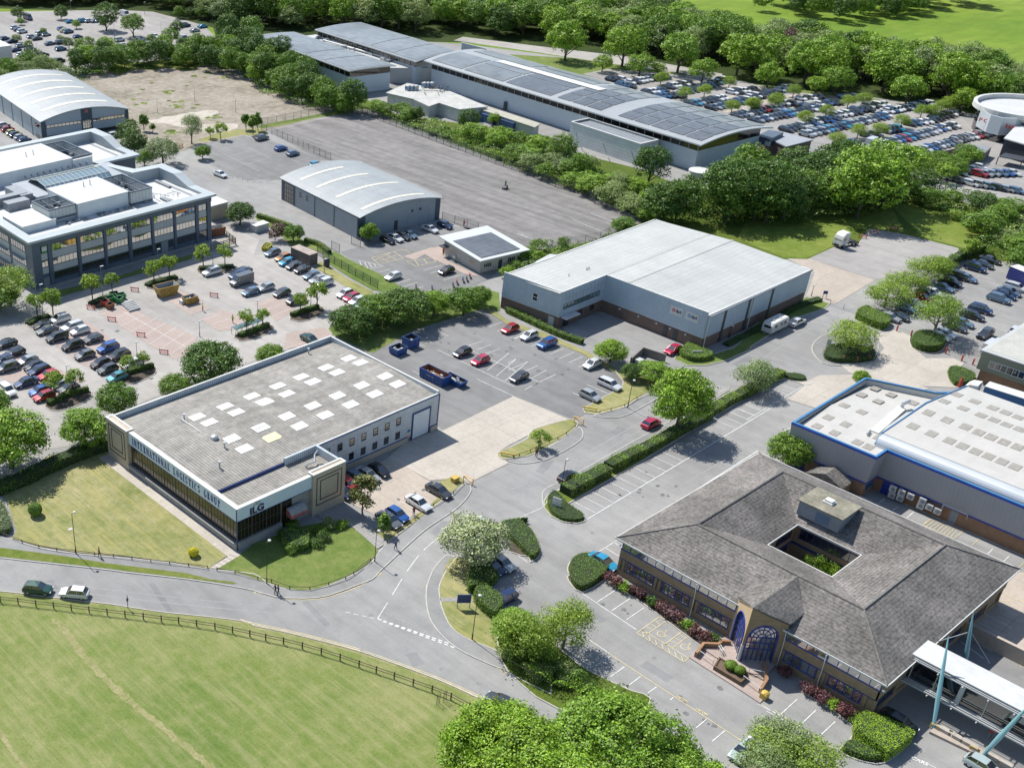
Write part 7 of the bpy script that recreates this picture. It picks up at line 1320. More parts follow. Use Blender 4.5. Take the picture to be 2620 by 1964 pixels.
def hedge(pts,w,h,mat,label,leaf=.075,dens=58,name='hedge',cat='hedge',closed=False,seed=1,z0=.1,rough=.06,core=None):
 rng=np.random.default_rng(seed);q=smooth_pts(pts,3,closed)if len(pts)>2 or closed else pts;o=thing(name,label,cat,(q[0][0],q[0][1],0));cen=[];nr=[]
 core=core or M('hedge core',(.02,.035,.01),.95,.2,2);b=MB()
 if closed:
  b.prism(off(q,-.12),z0,z0+h-.08);A=abs(area2(q))/2;xs=[p[0]for p in q];ys=[p[1]for p in q];n=int(A*dens*1.2)
  k=0
  while k<n:
   p=(rng.uniform(min(xs),max(xs)),rng.uniform(min(ys),max(ys)))
   if inside(p,q):cen.append((p[0],p[1],z0+h+rng.normal()*rough));nr.append((rng.normal()*.2,rng.normal()*.2,1))
   k+=1
  ring=[(q[i],q[(i+1)%len(q)])for i in range(len(q))]
  for(A_,B_)in ring:
   L=math.hypot(B_[0]-A_[0],B_[1]-A_[1]);s_=1 if area2(q)>0 else-1
   for _ in range(int(L*h*dens)):t=rng.random();nx,ny=(B_[1]-A_[1])/max(L,.01)*s_,-(B_[0]-A_[0])/max(L,.01)*s_;cen.append((A_[0]+(B_[0]-A_[0])*t+nx*rng.normal()*rough,A_[1]+(B_[1]-A_[1])*t+ny*rng.normal()*rough,z0+h*rng.random()));nr.append((nx+rng.normal()*.35,ny+rng.normal()*.35,.35))
 else:
  b.rail(q,w-.2,z0,z0+h-.1)
  for i in range(len(q)-1):
   A_,B_=q[i],q[i+1];L=math.hypot(B_[0]-A_[0],B_[1]-A_[1]);ux,uy=(B_[0]-A_[0])/max(L,.01),(B_[1]-A_[1])/max(L,.01)
   for _ in range(int(L*(w+2*h)*dens)):
    s_=rng.random()*(w+2*h);t=rng.random();wob=1+.12*math.sin(A_[0]*1.3+t*L*1.1)
    if s_<w:d,z,n3=s_-w/2,h,(0,0,1)
    elif s_<w+h:d,z,n3=w/2,s_-w,(-uy,ux,.35)
    else:d,z,n3=-w/2,s_-w-h,(uy,-ux,.35)
    cen.append((A_[0]+ux*L*t-uy*d*wob+rng.normal()*rough,A_[1]+uy*L*t+ux*d*wob+rng.normal()*rough,z0+z*wob+rng.normal()*rough));nr.append((n3[0]+rng.normal()*.4,n3[1]+rng.normal()*.4,n3[2]+rng.normal()*.3))
 cen=np.array(cen)-np.array([q[0][0],q[0][1],0]);nr=np.array(nr)
 part('foliage',quads_mesh('foliage',cen,nr,leaf*rng.uniform(.6,1.4,len(cen)),mat,rng),o);b.build('inner_growth',core,o);return o
hp=g(22,440,940,640,810,800,735)
hedge(g(22,455,935,620,850,790,760),2.3,1.5,L_HM,'clipped hedge section at the rounded end of the long hedge',seed=1)
hedge(g(22,800,740,950,660,1120,580,1260,500),2.0,1.45,L_HM,'clipped middle section of the long hedge beside the parking bays',seed=2);hedge(g(22,1620,290,1750,210,1880,145,2040,60,2200,-30),2.0,1.3,L_HM,'clipped far section of the long hedge beyond the street tree',seed=3)
hedge(g(22,1250,500,1450,400,1620,300),2.0,1.3,L_GREEN,'hedge section shaded under the street tree',seed=33)
hedge(smooth_pts(g(22,320,960,390,920,480,1020,600,1100,590,1150,450,1150,340,1080),2,True),0,.55,L_DARK,'low dark ground-cover shrubs round the white sign at the hedge end',closed=True,seed=4,rough=.1,dens=50)
hedge(g(12,1980,1200,2100,1160,2212,1160)+g(22,100,1170,190,1250,250,1380,230,1440,180,1460)+g(12,2100,1330),0,.9,L_GREEN,'low green shrub bed on the island beside the blossom tree',closed=True,seed=5,rough=.14,dens=50)
hedge(smooth_pts(g(22,500,1500,600,1440,700,1460,810,1530)+g(23,740,70,600,150,510,90),2,True),0,.95,L_HD,'clipped flat-topped hedge block beside the cyan car',closed=True,seed=6,rough=.05)
hedge(g(33,820,1330,905,1200,1270,1350,1250,1420,1100,1530,1050,1510),0,1.7,L_HB,'large clipped bright box hedge beside the footbridge drive',closed=True,seed=7,rough=.04,z0=.12,dens=70)
hedge(g(33,730,1440,800,1380,960,1440,1060,1510,960,1525,840,1500),0,.8,L_GREEN,'untidy low hedge in front of the clipped bright box hedge',closed=True,seed=8,rough=.16)
for i,(q,lab)in enumerate(((g(13,1720,100,1740,20,1800,-20,1950,40,1950,100,1800,160,1730,170),'rounded clipped bush nearest the blossom tree'),(g(13,1775,200,1850,150,2000,270,1960,380,1900,370,1790,270),'long rounded clipped hedge behind the notice board'))):hedge(q,0,1.5,L_GREEN,lab,closed=True,seed=20+i,rough=.08)
hedge(g(12,230,1290,300,1270,430,1280,440,1380,350,1400,240,1370),0,1.3,L_GREEN,'rounded clipped shrub at the left of the entrance bed',closed=True,seed=23)
hedge(g(31,590,1340,640,1300,760,1290,900,1310,1000,1350,960,1410,700,1420,600,1390),0,1.0,L_DARK,'low dark hedge round the foot of the island tree',closed=True,seed=24,rough=.14,dens=45)
hedge(g(31,1300,1230,1360,1200,1500,1210,1560,1260,1520,1320,1400,1330,1310,1290),0,1.4,L_GREEN,'rounded clipped hedge round the foot of the tall thin tree',closed=True,seed=25)
hedge(g(31,840,1060,920,1000,1000,1040,1110,1090,1110,1130,1040,1150),0,1.5,L_YEL,'clipped yellow-green hedge block at the car park entrance',closed=True,seed=26)if 0 else hedge(g(31,840,1060,920,1000,1000,1040,1110,1090,1110,1130,1040,1150),0,1.5,L_HB,'clipped yellow-green hedge block at the car park entrance',closed=True,seed=26)
hedge(g(31,1590,1490,1680,1480,1810,1540,1760,1600,1640,1600),0,1.0,L_GREEN,'low shrub hedge with red blooms by the olive office',closed=True,seed=27);hedge(g(31,260,1515,400,1520,450,1560,330,1560),0,.5,L_DARK,'small low shrub bed at the end of the long bays',closed=True,seed=28)
hedge(g(31,1510,690,1600,640,1700,580,1860,530),1.6,2.0,L_GREEN,'tall hedge behind the parked cars along the grey yard',seed=29,leaf=.12,dens=30)
hedge(g(11,2050,1010)+g(21,130,1070,300,1150,450,1215,600,1265),1.3,1.0,L_LIME,'clipped hedge between the depot wall and the outlined lot',seed=30);hedge(g(11,2040,995,2120,1030,2212,1060),1.2,.9,L_GREEN,'hedge stub against the depot\'s brick base',seed=31)
hedge(g(21,1375,1350,1440,1290,1480,1290,1640,1360,1620,1400,1480,1410),0,1.0,L_LIME,'clipped hedge round the depot sign beside the crimson car',closed=True,seed=32)
hedge(g(21,1760,1280,1900,1210,2030,1140),1.5,.5,L_DARK,'low dark ground cover along the depot side wall',seed=34);hedge(g(31,20,1170,150,1110),1.5,.6,L_DARK,'low ground cover behind the caravan',seed=35);hedge(g(31,260,1040,400,960,560,910),1.5,.6,L_DARK,'low dark planting at the depot\'s far corner',seed=36)
for i,(q,lab)in enumerate(((g(1,940,1560,1000,1520,1240,1450),'hedge of the bed by the teal car'),(g(2,390,215,550,140,715,95),'hedge of the lowest bed in the left car park'),(g(1,1930,1210,2060,1165,2170,1120),'hedge of the glass-roofed bed'),(g(11,300,1045,400,1010,520,975),'hedge of the island below the dark cars'))):hedge(q,1.0,.9,L_GREEN,'clipped '+lab,seed=40+i)
for i,(q,lab)in enumerate(((g(1,1190,800,1250,770,1430,730),'bed behind the big yellow skip'),(g(1,730,950,850,900,990,880),'bed behind the green skips'),(g(1,225,1110,300,1070,400,1045),'bed at the end of the car row'),(g(1,1610,660,1760,650,1890,645),'bed behind the white car'))):hedge(q,1.6,.55,L_DARK,'low loose shrubs in the '+lab,seed=50+i,rough=.15,dens=45)
hedge(g(2,-40,930,200,840,400,740,640,640,860,560),2.2,1.8,L_DARK,'tall dark hedge between left car park and big lawn',seed=60,leaf=.11,dens=32)
hedge(g(2,-100,1020,20,1020,100,1200,60,1260,-100,1230),0,1.0,L_WILLOW,'low grey-green shrubs at the left edge by the pavement',closed=True,seed=61,rough=.2)
hedge(g(11,30,240,150,280,300,330),1.2,1.0,L_YOUNG,'bright yellow-green hedge beside the drive, upper part',seed=62);hedge(g(11,410,440,520,470,610,540),1.2,1.0,L_YOUNG,'bright yellow-green hedge beside the gate, lower part',seed=63);hedge(g(11,60,510,90,470,150,480,110,520),0,.8,L_YEL,'golden low bush beside the small blue trailer',closed=True,seed=64)
rr=random.Random(12);fr_=[(23,810,60),(23,880,110),(23,940,150),(23,1010,180),(23,1080,210),(23,1150,260),(23,1220,300),(23,1300,350),(23,1370,400),(23,1440,450),(23,1510,500),(23,1590,545),(23,1660,570),(33,440,970),(33,520,1000),(33,580,1050),(33,650,1100),(33,730,1140),(33,800,1180),(33,860,1220),(33,260,830)]
for i,(k,u,v)in enumerate(fr_):
 m_=(L_RED,L_RED,L_LIME,L_RED,L_RED,L_DARK,L_RED)[i%7]if i!=20 else L_GREEN;x,y=TP(k,u,v)
 if 'fs%d'%(i%7)not in CROWNS:tree_kind('fs%d'%(i%7),1.0,1.35,.02,.11,1100,m_,nl=9,seed=200+i,spray=.14,trunk=False)
 place_tree('fs%d'%(i%7),x,y,'%s shrub under the office windows, %s from the left'%('reddish' if m_ is L_RED else 'green',ordn(i)),s=rr.uniform(.85,1.2),sz=1.0,cat='shrub',name='shrub',group='shrubs along the tiled office front',z=.1)
for k,u,v,s,lab in((23,1790,800,1.5,'clipped green bush filling the brown planter'),(23,1860,840,1.3,'second clipped bush in the brown planter')):x,y=TP(k,u,v);place_tree('ball',x,y,lab,s=s*.5,sz=.5,z=.5,hide_trunk=True,cat='bush',name='bush')
for i,(k,u,v,s)in enumerate(((32,560,1480,.6),(32,660,1500,.55),(32,740,1460,.5),(32,480,1440,.5),(32,620,1410,.4))):x,y=g1(k,u,v+60,1.5);place_tree('bush%d'%(i%3),x,y,'green courtyard shrub inside the tiled office, %s'%ORD[i],s=s*1.2,sz=s*1.9,cat='shrub',name='shrub',group='shrubs in the office courtyard')
ntree=sum(1 for o in COL.objects if o.name.startswith('tree')and o.parent is None)
plant_woods(max(0,299-ntree));print('TREES',cnt,ntree)
# ================================================================ vehicles
def carpaint():
 m,nt,p=newmat('car paint');oi=nd(nt,'ShaderNodeObjectInfo');nt.links.new(oi.outputs['Color'],p.inputs['Base Color'])
 p.inputs['Roughness'].default_value=.28;p.inputs['Metallic'].default_value=.25;p.inputs['Coat Weight'].default_value=.7;p.inputs['Coat Roughness'].default_value=.06;return m
PAINT=carpaint();CG=glassmat('car window glass',(.012,.015,.02),.05,.14);TYRE=M('tyre rubber',(.018,.018,.02),.85,.1,3);RIM=M('alloy rim',(.45,.46,.48),.35,.05,3,metal=.6)
LH=M('headlamp glass',(.75,.78,.8),.15,.03,3);LR=M('tail lamp red',(.42,.015,.015),.25,.05,3);PLT=M('bumper black',(.03,.03,.032),.6,.1,3)
KIND={'hatch':(4.1,1.78,1.47,[(0,.35),(.005,.62),(.05,.74),(.27,.92),(.93,.98),(.995,.85),(1,.35)],(.25,.43,.86,.97),.93),'saloon':(4.65,1.82,1.43,[(0,.35),(.005,.6),(.05,.7),(.28,.88),(.84,.97),(.985,.92),(1,.38)],(.25,.42,.72,.88),.92),'suv':(4.55,1.88,1.68,[(0,.42),(.005,.78),(.05,.9),(.26,1.05),(.94,1.1),(.995,.95),(1,.42)],(.23,.38,.88,.98),1.06),'estate':(4.75,1.84,1.5,[(0,.35),(.005,.64),(.05,.74),(.26,.92),(.95,.98),(.995,.85),(1,.36)],(.23,.38,.9,.985),.93),'van':(5.6,2.0,2.35,[(0,.45),(.005,.95),(.04,1.05),(.16,1.25),(.99,1.3),(.998,.9),(1,.45)],(.13,.26,.985,.995),1.25)}
CARM={}
def car_meshes(kind,lod):
 if(kind,lod)in CARM:return CARM[(kind,lod)]
 L,W,Hh,prof,(gf,rf,rr_,gr),dz=KIND[kind];X=lambda t:L/2-t*L;b=MB();hw=W/2;slots={}
 def ring(t,z):
  e=1-.16*max(0,(.12-t)/.12)**1.5-.10*max(0,(t-.9)/.1)**1.5;w=hw*e;x=X(t);return[(x,-w*.93,.24),(x,-w,.42),(x,-w,z*.72),(x,-w*.93,z-.04),(x,-w*.72,z),(x,w*.72,z),(x,w*.93,z-.04),(x,w,z*.72),(x,w,.42),(x,w*.93,.24)]
 ts=[0,.02,.06,.14,.2,.27,.36,.5,.64,.76,.82,.88,.94,.985,1];zp=lambda t:float(np.interp(t,[p[0]for p in prof[1:-1]],[p[1]for p in prof[1:-1]]))
 rings=[ring(t,zp(t))for t in ts];vs=[p for r in rings for p in r];n=10;fs=[]
 for i in range(len(ts)-1):
  for j in range(n-1):fs.append((i*n+j,i*n+j+1,(i+1)*n+j+1,(i+1)*n+j))
  fs.append((i*n+n-1,i*n,(i+1)*n,(i+1)*n+n-1))
 fs+=[tuple(range(n))[::-1],tuple((len(ts)-1)*n+j for j in range(n))];b.add(vs,fs,0)
 rw=hw*(.74 if kind!='van' else.9);bw=hw*.9
 if kind=='van':rp=[(X(rf),-rw,Hh-.05),(X(rf),rw,Hh-.05),(X(rr_),rw,Hh),(X(rr_),-rw,Hh)]
 else:rp=[(X(rf),-rw*.93,Hh-.04),(X(rf),rw*.93,Hh-.04),(X((rf+rr_)/2),rw,Hh+.01),(X(rr_),rw*.92,Hh-.05),(X(rr_),-rw*.92,Hh-.05),(X((rf+rr_)/2),-rw,Hh+.01)]
 rb=MB();rb.add([(x,y,z)for x,y,z in rp]+[(x,y,z-.06)for x,y,z in rp],[tuple(range(len(rp)))[::-1]]+[(i,(i+1)%len(rp),len(rp)+(i+1)%len(rp),len(rp)+i)for i in range(len(rp))])
 gz=lambda t:zp(t)-.02;gb=MB();A=[(X(gf),-bw,gz(gf)),(X(gf),bw,gz(gf)),(X(gr),bw*.97,gz(min(gr,.97))),(X(gr),-bw*.97,gz(min(gr,.97)))]
 B=[(X(rf),-rw*.93,Hh-.06),(X(rf),rw*.93,Hh-.06),(X(rr_),rw*.92,Hh-.07),(X(rr_),-rw*.92,Hh-.07)]
 side=[(0,1,5,4),(1,2,6,5),(2,3,7,6),(3,0,4,7)]
 if kind=='van':
  m_=X(.30);sb=MB();mid=lambda y,z:(m_,y,z)
  sb.add([mid(-bw,1.2),mid(bw,1.2),A[2],A[3],mid(-rw,Hh-.04),mid(rw,Hh-.04),B[2],B[3]],[(1,2,6,5),(2,3,7,6),(3,0,4,7)]);rb.add(sb.v,sb.f)
  gb.add([A[0],A[1],mid(bw,1.2),mid(-bw,1.2),B[0],B[1],mid(rw,Hh-.06),mid(-rw,Hh-.06)],[(0,1,5,4),(1,2,6,5),(3,0,4,7)])
 else:gb.add(A+B,side)
 if kind!='van':
  for y in(-1,1):
   for ta,tb in((gf,rf),(gr,rr_)):rb.tube((X(ta),y*bw*.97,gz(min(ta,.97))),(X(tb),y*rw*.93,Hh-.05),.035,.03,4)
   t=(rf+rr_)/2;rb.tube((X(t),y*bw*1.0,gz(t)),(X(t),y*rw*.99,Hh-.03),.035,.03,4)
 wr=.34 if kind not in('suv','van')else.37;wb=MB();wb.tube((0,-.11,0),(0,.11,0),wr,wr,14);wb2=MB();wb2.tube((0,-.115,0),(0,.115,0),wr*.62,wr*.62,8)
 lb=MB();tb_=MB();pb=MB();zf_=prof[1][1];zr_=prof[-2][1]
 for y in(-1,1):lb.box(X(.03),y*hw*.66-.17,zf_-.12,X(-.002),y*hw*.66+.17,zf_+.02);tb_.box(X(1.002),y*hw*.74-.13,zr_-.22,X(.97),y*hw*.74+.13,zr_-.02)
 pb.box(X(.02),-.5,.28,X(-.004),.5,.46)
 wp=[(X(.185),y*(hw-.12),wr)for y in(-1,1)]+[(X(.80),y*(hw-.12),wr)for y in(-1,1)]
 if lod:
  a=MB();a.add(b.v,b.f,0);a.add(rb.v,rb.f,0);a.add(gb.v,gb.f,1)
  for p in wp:a.tube((p[0],p[1]-.13,p[2]),(p[0],p[1]+.13,p[2]),wr,wr,8,2)
  r=a.mesh('parked_'+kind,[PAINT,CG,TYRE])
 else:r=(b.mesh('body',[PAINT],smooth=False),rb.mesh('roof',[PAINT]),gb.mesh('windows',[CG]),wb.mesh('wheel',[TYRE]),wb2.mesh('rim',[RIM]),wp,lb.mesh('headlights',[LH]),tb_.mesh('tail_lights',[LR]),pb.mesh('front_bumper',[PLT]))
 CARM[(kind,lod)]=r;return r
PC=dict(white=(.62,.63,.63),black=(.012,.013,.016),darkgrey=(.045,.05,.055),grey=(.12,.13,.135),silver=(.34,.36,.37),blue=(.02,.09,.30),navy=(.012,.03,.09),cyan=(.03,.28,.45),red=(.36,.015,.02),crimson=(.42,.01,.05),green=(.015,.06,.045),teal=(.06,.26,.30),orange=(.42,.16,.03),pale=(.42,.50,.50),yellow=(.45,.42,.12),bluegrey=(.10,.16,.23))
NAMES={'darkgrey':'dark grey','bluegrey':'blue-grey','pale':'pale silver'};NCAR=[0]
def car(kind,col,x,y,rz,label,lod=0,group=None,z=.09):
 NCAR[0]+=1;c=(*PC[col],1);nm={'van':'van'}.get(kind,'parked_car');cat='van' if kind=='van' else 'car'
 if lod:
  o=bpy.data.objects.new(nm,car_meshes(kind,1));COL.objects.link(o);o.location=(x,y,z);o.rotation_euler=(0,0,rz);o.color=c;return tag(o,label,cat,group)
 t=thing(nm,label,cat,(x,y,z),rz,group);bo,ro,gl,wh,ri,wp,lh,tl,pl=car_meshes(kind,0)
 for n_,m_ in(('body',bo),('roof',ro),('windows',gl),('headlights',lh),('tail_lights',tl),('front_bumper',pl)):part(n_,m_,t).color=c
 for p in wp:w=part('wheel',wh,t,p);part('rim',ri,w)
 return t
def screen_dir(k,u,v,du,dv):
 a=g1(k,u-du,v-dv,.7);b=g1(k,u+du,v+dv,.7);return math.atan2(b[1]-a[1],b[0]-a[0])
HDG={'x':math.pi,'X':0,'y':-math.pi/2,'Y':math.pi/2}
CARS=[(1,'left office car park, top block','x',[(485,1060,'suv','white','large white SUV at the corner bed end of the car row'),(345,1105,'hatch','black','black car behind the corner bed bushes'),(380,1145,'saloon','grey','plum-grey saloon in front of the large white SUV'),(585,1115,'estate','white','white car with a dark panoramic roof'),(645,1152,'hatch','white','small white hatchback right of the panoramic-roofed car'),(460,1205,'suv','darkgrey','dark grey SUV, second in the front row below the plum-grey saloon'),(752,1217,'hatch','darkgrey','dark hatchback just left above the blue SUV'),(590,1272,'suv','black','black SUV in the middle of the left car park'),(873,1290,'suv','blue','bright blue SUV in the left car park'),(685,1347,'hatch','grey','grey car below the black SUV'),(963,1352,'suv','black','black car right below the bright blue SUV'),(812,1414,'hatch','black','dark car left of the last black one, by the hedged bed'),(870,1460,'hatch','darkgrey','dark grey hatchback directly above the teal car'),(1070,1417,'estate','white','white estate car behind the hedged bed'),(945,1525,'hatch','teal','teal car half hidden by the hedged bed'),(45,1257,'saloon','black','black saloon cut by the left edge, uppermost'),(120,1324,'hatch','black','black hatchback right below the saloon at the left edge'),(30,1387,'hatch','navy','navy car at the left edge between black and grey'),(60,1447,'suv','grey','grey car with reddish roof reflections at the left edge'),(222,1392,'hatch','silver','silver hatchback left of the row of dark cars'),(275,1437,'hatch','black','black car just behind the silver hatchback'),(318,1477,'suv','navy','navy car just behind the red one'),(390,1510,'hatch','red','bright red hatchback in the left car park'),(208,1567,'saloon','navy','navy saloon alone below the red hatchback'),(1712,677,'suv','white','white SUV before the young trees near the slate blue office'),(1925,705,'suv','navy','navy pickup-like car left of the grey van'),(1960,672,'saloon','darkgrey','dark saloon behind the grey van'),(2025,838,'hatch','bluegrey','blue-grey hatchback in front of the grey van'),(1955,755,'van','grey','dark grey panel van in the office car park')]),(2,'left office car park, low','x',[(485,38,'hatch','silver','greenish silver hatchback above the lowest hedged bed'),(555,68,'hatch','darkgrey','dark car beside the lowest hedged bed'),(320,88,'hatch','blue','blue hatchback left of the red and black one'),(355,132,'hatch','red','red car with black roof at the lowest hedged bed'),(-30,150,'hatch','silver','silver car cut by the left edge lowest in the car park')]),(2,'left edge','y',[(58,85,'suv','white','white SUV driving out at the left edge')]),(11,'office car park right','x',[(95,802,'hatch','silver','silver car between blue-grey hatchback and dark one'),(225,847,'hatch','darkgrey','dark grey hatchback, middle of three spaced cars'),(340,907,'suv','black','black car just above the hedged island'),(235,562,'hatch','orange','orange car topmost of the row beside the container'),(265,597,'hatch','cyan','bright cyan hatchback beside the orange car'),(325,627,'hatch','darkgrey','dark car between cyan hatchback and grey one'),(390,657,'hatch','black','black hatchback just below the brown container'),(465,707,'hatch','bluegrey','blue-grey car left of the silver one by the grass bank'),(520,737,'saloon','silver','silver car left of the lone white SUV by the grass bank'),(565,767,'suv','white','white SUV with sunroof by the grass bank'),(735,852,'hatch','white','white hatchback left of the red car by the trees'),(790,882,'hatch','crimson','crimson car between two pale ones by the trees'),(835,912,'hatch','white','white car right of the crimson one by the trees'),(893,937,'saloon','bluegrey','blue-grey car half under the tree row'),(150,522,'hatch','bluegrey','small blue-grey car tucked under the shrubs')]),(11,'office car park','y',[(455,1220,'saloon','green','grey-green saloon behind the warehouse parapet')]),(11,'outlined lot','x',[(1685,1327,'hatch','black','black hatchback left of the crimson one in the middle bays'),(1830,1392,'hatch','crimson','crimson hatchback in the middle bays'),(2070,1137,'hatch','red','red car nearest the hedge corner in the outlined lot')]),(21,'outlined lot','x',[(90,1527,'hatch','darkgrey','dark silver car alone at the end of the middle bays'),(170,1192,'hatch','white','white hatchback between the red and blue cars along the hedge'),(315,1258,'suv','blue','blue car along the hedge right of the white hatchback'),(680,1422,'hatch','white','white car beside the bright bushy tree'),(1335,1307,'hatch','crimson','crimson car by the depot sign hedge')]),(22,'outlined lot','y',[(820,35,'estate','white','white estate car facing the grass verge'),(665,128,'hatch','silver','silver grey hatchback at the grass verge')]),(12,'warehouse front','y',[(1010,730,'hatch','black','black car last of the row in the warehouse shade'),(920,765,'saloon','silver','silver saloon in the row against the warehouse wall'),(830,790,'hatch','bluegrey','pale blue-grey car in the warehouse row'),(765,842,'hatch','red','red car in the warehouse row'),(715,905,'hatch','navy','navy car nearest the cream tower'),(1495,895,'saloon','darkgrey','dark grey car by the grass tip of the warehouse plot'),(1330,993,'saloon','white','white saloon near the pavement of the warehouse plot'),(1160,1088,'hatch','blue','bright blue car near the narrow conifer'),(1090,1132,'saloon','grey','grey car next to the narrow dark conifer'),(2010,1482,'hatch','silver','silver blue car under the blossom tree'),(1930,1512,'hatch','navy','navy car shaded by the blossom tree')]),(22,'road','X',[(490,780,'hatch','black','black hatchback on the road beside the long hedge')]),(22,'road','X',[(1160,350,'hatch','crimson','crimson car half hidden by the tall street tree')]),(12,'road','X',[(1790,1155,'hatch','white','white car half hidden behind the blossom tree')]),(22,'office','y',[(770,1468,'saloon','cyan','cyan blue car with dark roof beside the hedge block')]),(13,'small lot','x',[(2030,200,'hatch','navy','dark car behind the long rounded hedge')]),(13,'road','road',[(1995,1040,'hatch','darkgrey','dark silver car at the kerb, half under the big tree')]),(23,'visitors','x',[(1900,1435,'hatch','pale','pale green-silver car by the lamp at the bottom')]),(33,'bridge','y',[(1890,1560,'hatch','pale','pale silver car cut by the bottom edge near the bridge'),(1190,1210,'suv','black','black car in the shade beside the tiled office')]),(3,'park road','road',[(305,125,'hatch','green','dark green car parked on the park road'),(-600,158,'hatch','white','white hatchback parked on the park road')]),(11,'bungalow car park','x',[(1125,714,'hatch','white','white car alone in the bungalow car park'),(1555,668,'hatch','black','black car before the bungalow')]),(11,'arched hall','y',[(1080,420,'hatch','black','black car leftmost against the arched hall'),(1140,402,'saloon','white','white car second against the arched hall'),(1205,390,'hatch','darkgrey','dark car third against the arched hall'),(1255,375,'saloon','bluegrey','blue-grey car fourth against the arched hall'),(1425,330,'saloon','white','white saloon alone by the arched hall'),(1545,300,'hatch','navy','navy car at the right corner of the arched hall')]),(10,'hatched lot','X',[(62,1112,'suv','grey','silver-grey SUV topmost by the mesh fence'),(217,1195,'hatch','blue','blue car by the mesh fence'),(315,1237,'hatch','bluegrey','silver-blue car by the mesh fence'),(500,1326,'hatch','cyan','blue car barely showing behind the arched roof')]),(0,'drive','y',[(1780,1405,'saloon','white','white and teal car driving on the curved drive')]),(0,'left arched hall','X',[(30,1008,'hatch','white','white car topmost beside the left arched hall'),(62,1042,'hatch','red','red car beside the left arched hall'),(100,1068,'hatch','yellow','pale lime car beside the left arched hall'),(125,1085,'hatch','darkgrey','dark car behind the lime one at the left hall'),(165,1105,'hatch','silver','silver car beside the left arched hall'),(200,1128,'hatch','navy','navy car nearest, beside the left arched hall'),(925,1092,'suv','white','white car behind the office roof edge')]),(31,'depot side','X',[(375,1080,'saloon','white','white car beside the caravan')]),(31,'lot','x',[(1900,1180,'suv','darkgrey','dark car driving alone through the right car park')]),(31,'right lot','y',[(1940,580,'saloon','darkgrey','topmost dark car of the row along the hedge'),(1880,615,'saloon','darkgrey','dark car second from the top along the hedge'),(1820,645,'suv','navy','navy car third from the top along the hedge'),(1745,725,'saloon','bluegrey','blue-grey car fourth from the top along the hedge'),(1690,712,'suv','darkgrey','dark SUV fifth from the top along the hedge'),(1620,760,'suv','black','black SUV in the hedge row'),(1555,802,'saloon','bluegrey','silvery blue saloon in the hedge row'),(1480,845,'hatch','white','white hatchback in the hedge row beside the red car'),(1420,850,'hatch','navy','navy car between white and red in the hedge row'),(1392,885,'hatch','red','red hatchback in the hedge row'),(1335,930,'hatch','silver','silver car left of the red hatchback'),(1290,945,'suv','navy','navy car under the second loose tree'),(1262,972,'hatch','bluegrey','blue silver car under the first loose tree'),(1205,1035,'hatch','darkgrey','dark car behind the clipped yellow-green block'),(1130,1045,'hatch','silver','silver car nearest the clipped yellow-green block'),(2185,760,'saloon','bluegrey','blue-grey car next to the blue trailer'),(2145,800,'estate','white','white car in the inner row, second from the trailer'),(2095,835,'saloon','bluegrey','blue-white car in the inner row'),(2055,860,'saloon','navy','navy car in the inner row beside the blue-grey people carrier'),(2010,895,'suv','bluegrey','blue-grey people carrier in the inner row'),(1862,980,'suv','navy','navy people carrier beside the hatched bay'),(1795,1030,'estate','black','black estate in the inner row'),(1710,1085,'saloon','bluegrey','blue-grey saloon in the inner row'),(1655,1120,'saloon','darkgrey','dark saloon low in the inner row'),(1580,1175,'hatch','white','white car behind the tall thin tree'),(1530,1200,'hatch','silver','silver car behind the clipped hedge and tall thin tree'),(2200,770,'hatch','blue','blue car at the right edge under the trailer')]),(31,'olive office','X',[(1945,1300,'van','white','white van beside the olive office roof'),(2010,1250,'hatch','white','white car beside the olive office roof'),(2150,1150,'hatch','white','white car furthest along the olive office')]),]
for k,area,h,lst in CARS:
 for(u,v,kind,col,lab)in lst:
  if area=='park road' and u<0:u=600
  x,y=g1(k,u,v,.75)
  if h=='road':rz=screen_dir(3,305,135,150,17)if k==3 and u<400 else(screen_dir(3,600,158,-150,-15)if k==3 else screen_dir(13,1995,1040,-200,-105))
  else:rz=HDG[h]
  lod=1 if y>290 and k in(0,10)else 0
  car(kind,col,x,y,rz+((x*7.3)%1-.5)*.04,lab,lod,'cars of the '+area)
rr=random.Random(21);WHT=['white']*8+['silver']*7+['grey']*4+['darkgrey']*5+['black']*4+['navy']*3+['blue']*2+['bluegrey']*4+['red']*2+['cyan']
